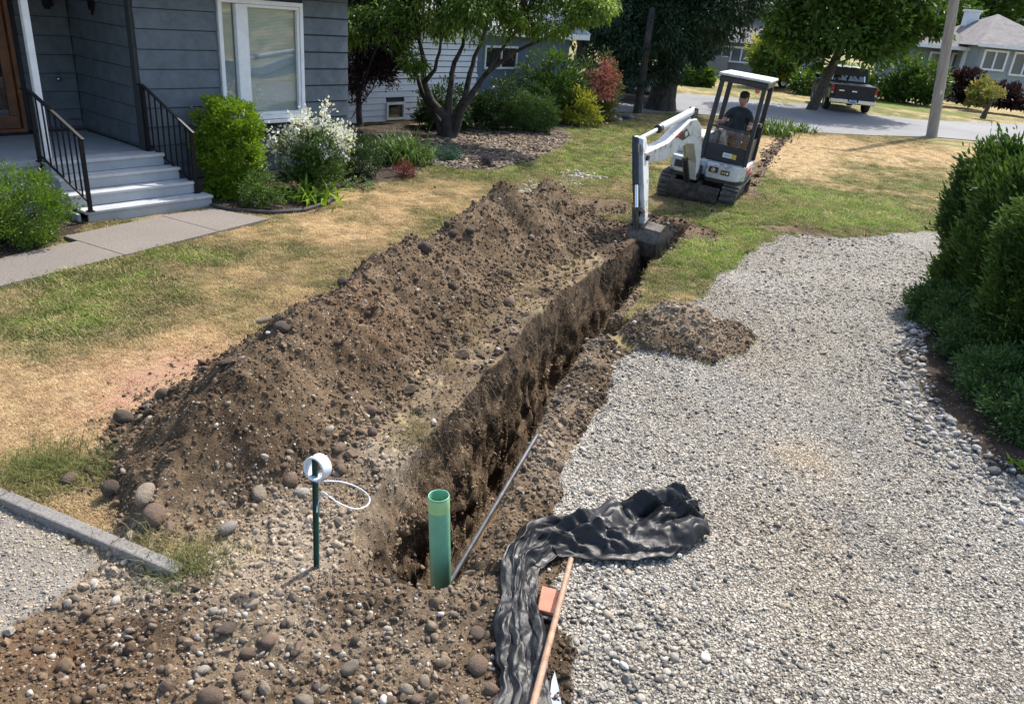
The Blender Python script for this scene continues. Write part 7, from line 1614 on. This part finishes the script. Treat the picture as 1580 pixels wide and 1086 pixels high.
named = [(191, 640, 17, 'd', 'large dark cobble at the left foot of the pile on tan dry grass', GP_), (252, 606, 13, 'd', 'dark cobble at the pile edge by the pinkish bare ground', GP_), (347, 557, 12, 'd', 'dark brown cobble on the pile edge above the pink patch', GP_),
 (406, 493, 13, 't', 'tan angular stone lying on the lawn just off the pile', GP_), (436, 503, 14, 'd', 'dark cobble touching the pile beside the tan stone on lawn', GP_), (528, 432, 11, 'd', 'dark cobble on the grass beside the middle of the pile', GP_), (655, 380, 13, 'd', 'broad dark cobble at the far left edge of the pile', GP_),
 (698, 358, 9, 'd', 'dark cobble left of the farthest pile hump', GP_), (690, 344, 8, 'd', 'small flat dark stone at the grass edge of the far hump', GP_), (108, 736, 16, 'b', 'brown cobble beside the green tuft at the pile foot', GP_), (172, 750, 16, 'd', 'dark cobble at the near foot of the pile left of the big boulder', GP_),
 (225, 757, 24, 't', 'biggest pale boulder at the near foot of the pile', GP_), (240, 790, 23, 'b', 'blocky brown boulder just below the biggest pale one', GP_), (262, 812, 14, 'b', 'brown stone at the pile foot near the end of kerb', GP_), (400, 757, 19, 't', 'pale rounded cobble at the pile foot left of green stake', GP_), (448, 738, 17, 'b', 'brown cobble directly left of the green stake', GP_),
 (352, 811, 13, 'l', 'pale cobble among pebbles between pile foot and front soil', GT_), (466, 757, 11, 'l', 'small pale stone close to the green stake', GT_), (524, 688, 13, 'b', 'brown cobble above the white ring, left of a pair', GT_), (541, 700, 14, 'b', 'darker cobble of the pair behind the white ring', GT_), (526, 722, 14, 'b', 'reddish brown cobble just right of the white ring', GT_),
 (629, 597, 14, 'b', 'egg shaped brown cobble standing on the pile slope above trench', GP_), (575, 664, 11, 'b', 'brown cobble low on the pile slope', GP_), (645, 632, 11, 'd', 'dark stone at the top edge of the trench wall', GT_), (711, 541, 15, 'b', 'round brown cobble at the pile foot above the mid trench', GT_), (722, 518, 11, 'b', 'small brown cobble right behind the round one at mid trench', GT_), (702, 521, 10, 'd', 'black stone left of the small brown cobble at mid trench', GT_),
 (787, 464, 14, 'b', 'left brown cobble of the pair on the dry grass bank', GT_), (808, 452, 14, 'b', 'right brown cobble of the pair on the dry grass bank', GT_), (1079, 537, 9, 'l', 'pale rounded stone on the small gravel side heap', GT_),
 (539, 1026, 18, 't', 'largest tan cobble at the front of the dug soil', GF_), (738, 1022, 17, 'b', 'large brown cobble beside the black sheet at the front', GF_), (326, 1072, 20, 'b', 'broad brown boulder at the bottom edge of the view', GF_), (735, 974, 12, 'b', 'brown cobble between trench end and black sheet', GF_), (15, 972, 11, 'l', 'pale flat stone at the far left of the front soil', GF_), (329, 940, 10, 'l', 'pale cobble below the end of the kerb', GF_), (314, 1030, 11, 'l', 'pale round stone at the front left of the pebbles', GF_), (348, 966, 14, 'd', 'dark cobble left of the pebbly front soil', GF_), (758, 1060, 14, 'b', 'brown cobble touching the black sheet at the bottom', GF_)]
for x, y, rp, kd, lab, grp in named:
    P = surf(x, y + rp * .5); dist = np.linalg.norm(P - CAMP); cobble(P, rp * dist / CF * .80, kd, lab, grp)
more_ = [(516, 998, 11), (460, 995, 12), (415, 985, 11), (384, 1005, 11), (350, 1000, 10), (369, 1043, 12), (409, 1057, 13), (470, 1077, 14), (548, 985, 10), (627, 1060, 12), (642, 1076, 12), (655, 1048, 10), (760, 995, 9), (258, 1055, 13), (250, 1030, 8), (180, 1018, 7), (218, 985, 7), (133, 946, 9), (236, 963, 8), (716, 1078, 12), (440, 960, 8), (400, 960, 8), (488, 1012, 8), (585, 1030, 9), (500, 1060, 9), (690, 1062, 9), (600, 1078, 10), (556, 1062, 8), (300, 1000, 8), (435, 1030, 9), (380, 1070, 9), (280, 985, 7), (60, 1000, 7), (95, 1040, 8), (200, 1055, 7), (660, 985, 7), (620, 940, 7), (700, 945, 8), (455, 1045, 7), (395, 1030, 7)]
LM = {}
for (x, y, rp, kd, lab, grp) in named: LM.setdefault(grp, []).append((surf(x, y), lab))
SHORTN = {640: 'dark cobble on the tan grass', 557: 'dark cobble above the pink patch', 493: 'tan angular lawn stone', 380: 'broad dark pile edge cobble', 358: 'dark far hump cobble', 736: 'brown cobble by the green tuft', 757: 'biggest pale boulder', 738: 'brown cobble by the stake', 597: 'egg shaped brown cobble', 664: 'low brown slope cobble',
          1026: 'largest tan front cobble', 1022: 'large cobble by black sheet', 1072: 'broad bottom edge boulder', 974: 'brown trench end cobble', 972: 'pale flat stone at far left', 940: 'pale kerb end cobble', 1030: 'pale round front stone', 966: 'dark cobble beside the pebbles', 541: 'round mid trench cobble', 464: 'left bank pair cobble', 632: 'dark trench edge stone'}
LMS = [(surf(n_[0], n_[1]), SHORTN[n_[1]]) for n_ in named if n_[1] in SHORTN and not (n_[1] == 757 and n_[0] == 400)]
ADJ = {'d': 'dark', 'b': 'brown', 't': 'tan', 'l': 'pale'}; SEEN_ = {}
ORD = ('first', 'second', 'third', 'fourth', 'fifth', 'sixth', 'seventh', 'eighth', 'ninth')
def relabel(P, kind, what):
    """small stones are told apart by the nearest landmark stone"""
    c = min(LMS, key=lambda q: np.linalg.norm(q[0][:2] - np.array(P[:2]))); d = np.array(P[:2]) - c[0][:2]
    w_ = ('right of' if d[0] > 0 else 'left of') if abs(d[0]) > abs(d[1]) else ('behind' if d[1] > 0 else 'in front of')
    base = '%s %s %s the %s' % (ADJ[kind], what, w_, c[1]); k = SEEN_.get(base, 0); SEEN_[base] = k + 1
    return ('small ' if k == 0 else ORD[min(k, 8)] + ' small ') + base
for x, y, rp in more_:
    P = surf(x, y + rp * .5); dist = np.linalg.norm(P - CAMP); kd = 'tbbt'[int(RNG.integers(0, 4))]; cobble(P, rp * dist / CF * .80, kd, relabel(P, kd, 'cobble'), GF_)
cnt = 0
for x0, x1, y0, y1, n, lo, hi, lab, grp in ((-3.0, -.4, 3.9, 6.8, 16, .022, .05, 'small rounded stone stuck in the near half of the spoil pile', 'stones in the near half of the spoil pile'), (-2.4, 1.5, 6.8, 12.4, 16, .03, .07, 'small rounded stone stuck in the far half of the spoil pile', 'stones in the far half of the spoil pile')):
    k = 0
    while k < n:
        x, y = RNG.uniform(x0, x1), RNG.uniform(y0, y1); m_ = float(mound(x, y))
        if not (.015 < m_) or (m_ > .3 and RNG.random() < .75): continue
        kd = 'ddbbt'[int(RNG.integers(0, 5))]; cobble((x, y, float(zat(x, y)[0])), float(np.exp(RNG.uniform(math.log(lo), math.log(hi)))), kd, relabel((x, y), kd, 'pile stone'), grp); k += 1
k = 0
while k < 9:                                                            # along the right lip of the trench
    y = RNG.uniform(3.9, 8.0); x = float(XR(y)) + RNG.uniform(.02, .35)
    if masks(np.array([x]), np.array([y]))['drive'][0]: continue
    kd = 'dbt'[int(RNG.integers(0, 3))]; cobble((x, y, float(zat(x, y)[0])), RNG.uniform(.018, .045), kd, relabel((x, y), kd, 'lip stone'), 'stones on the right lip of the trench'); k += 1
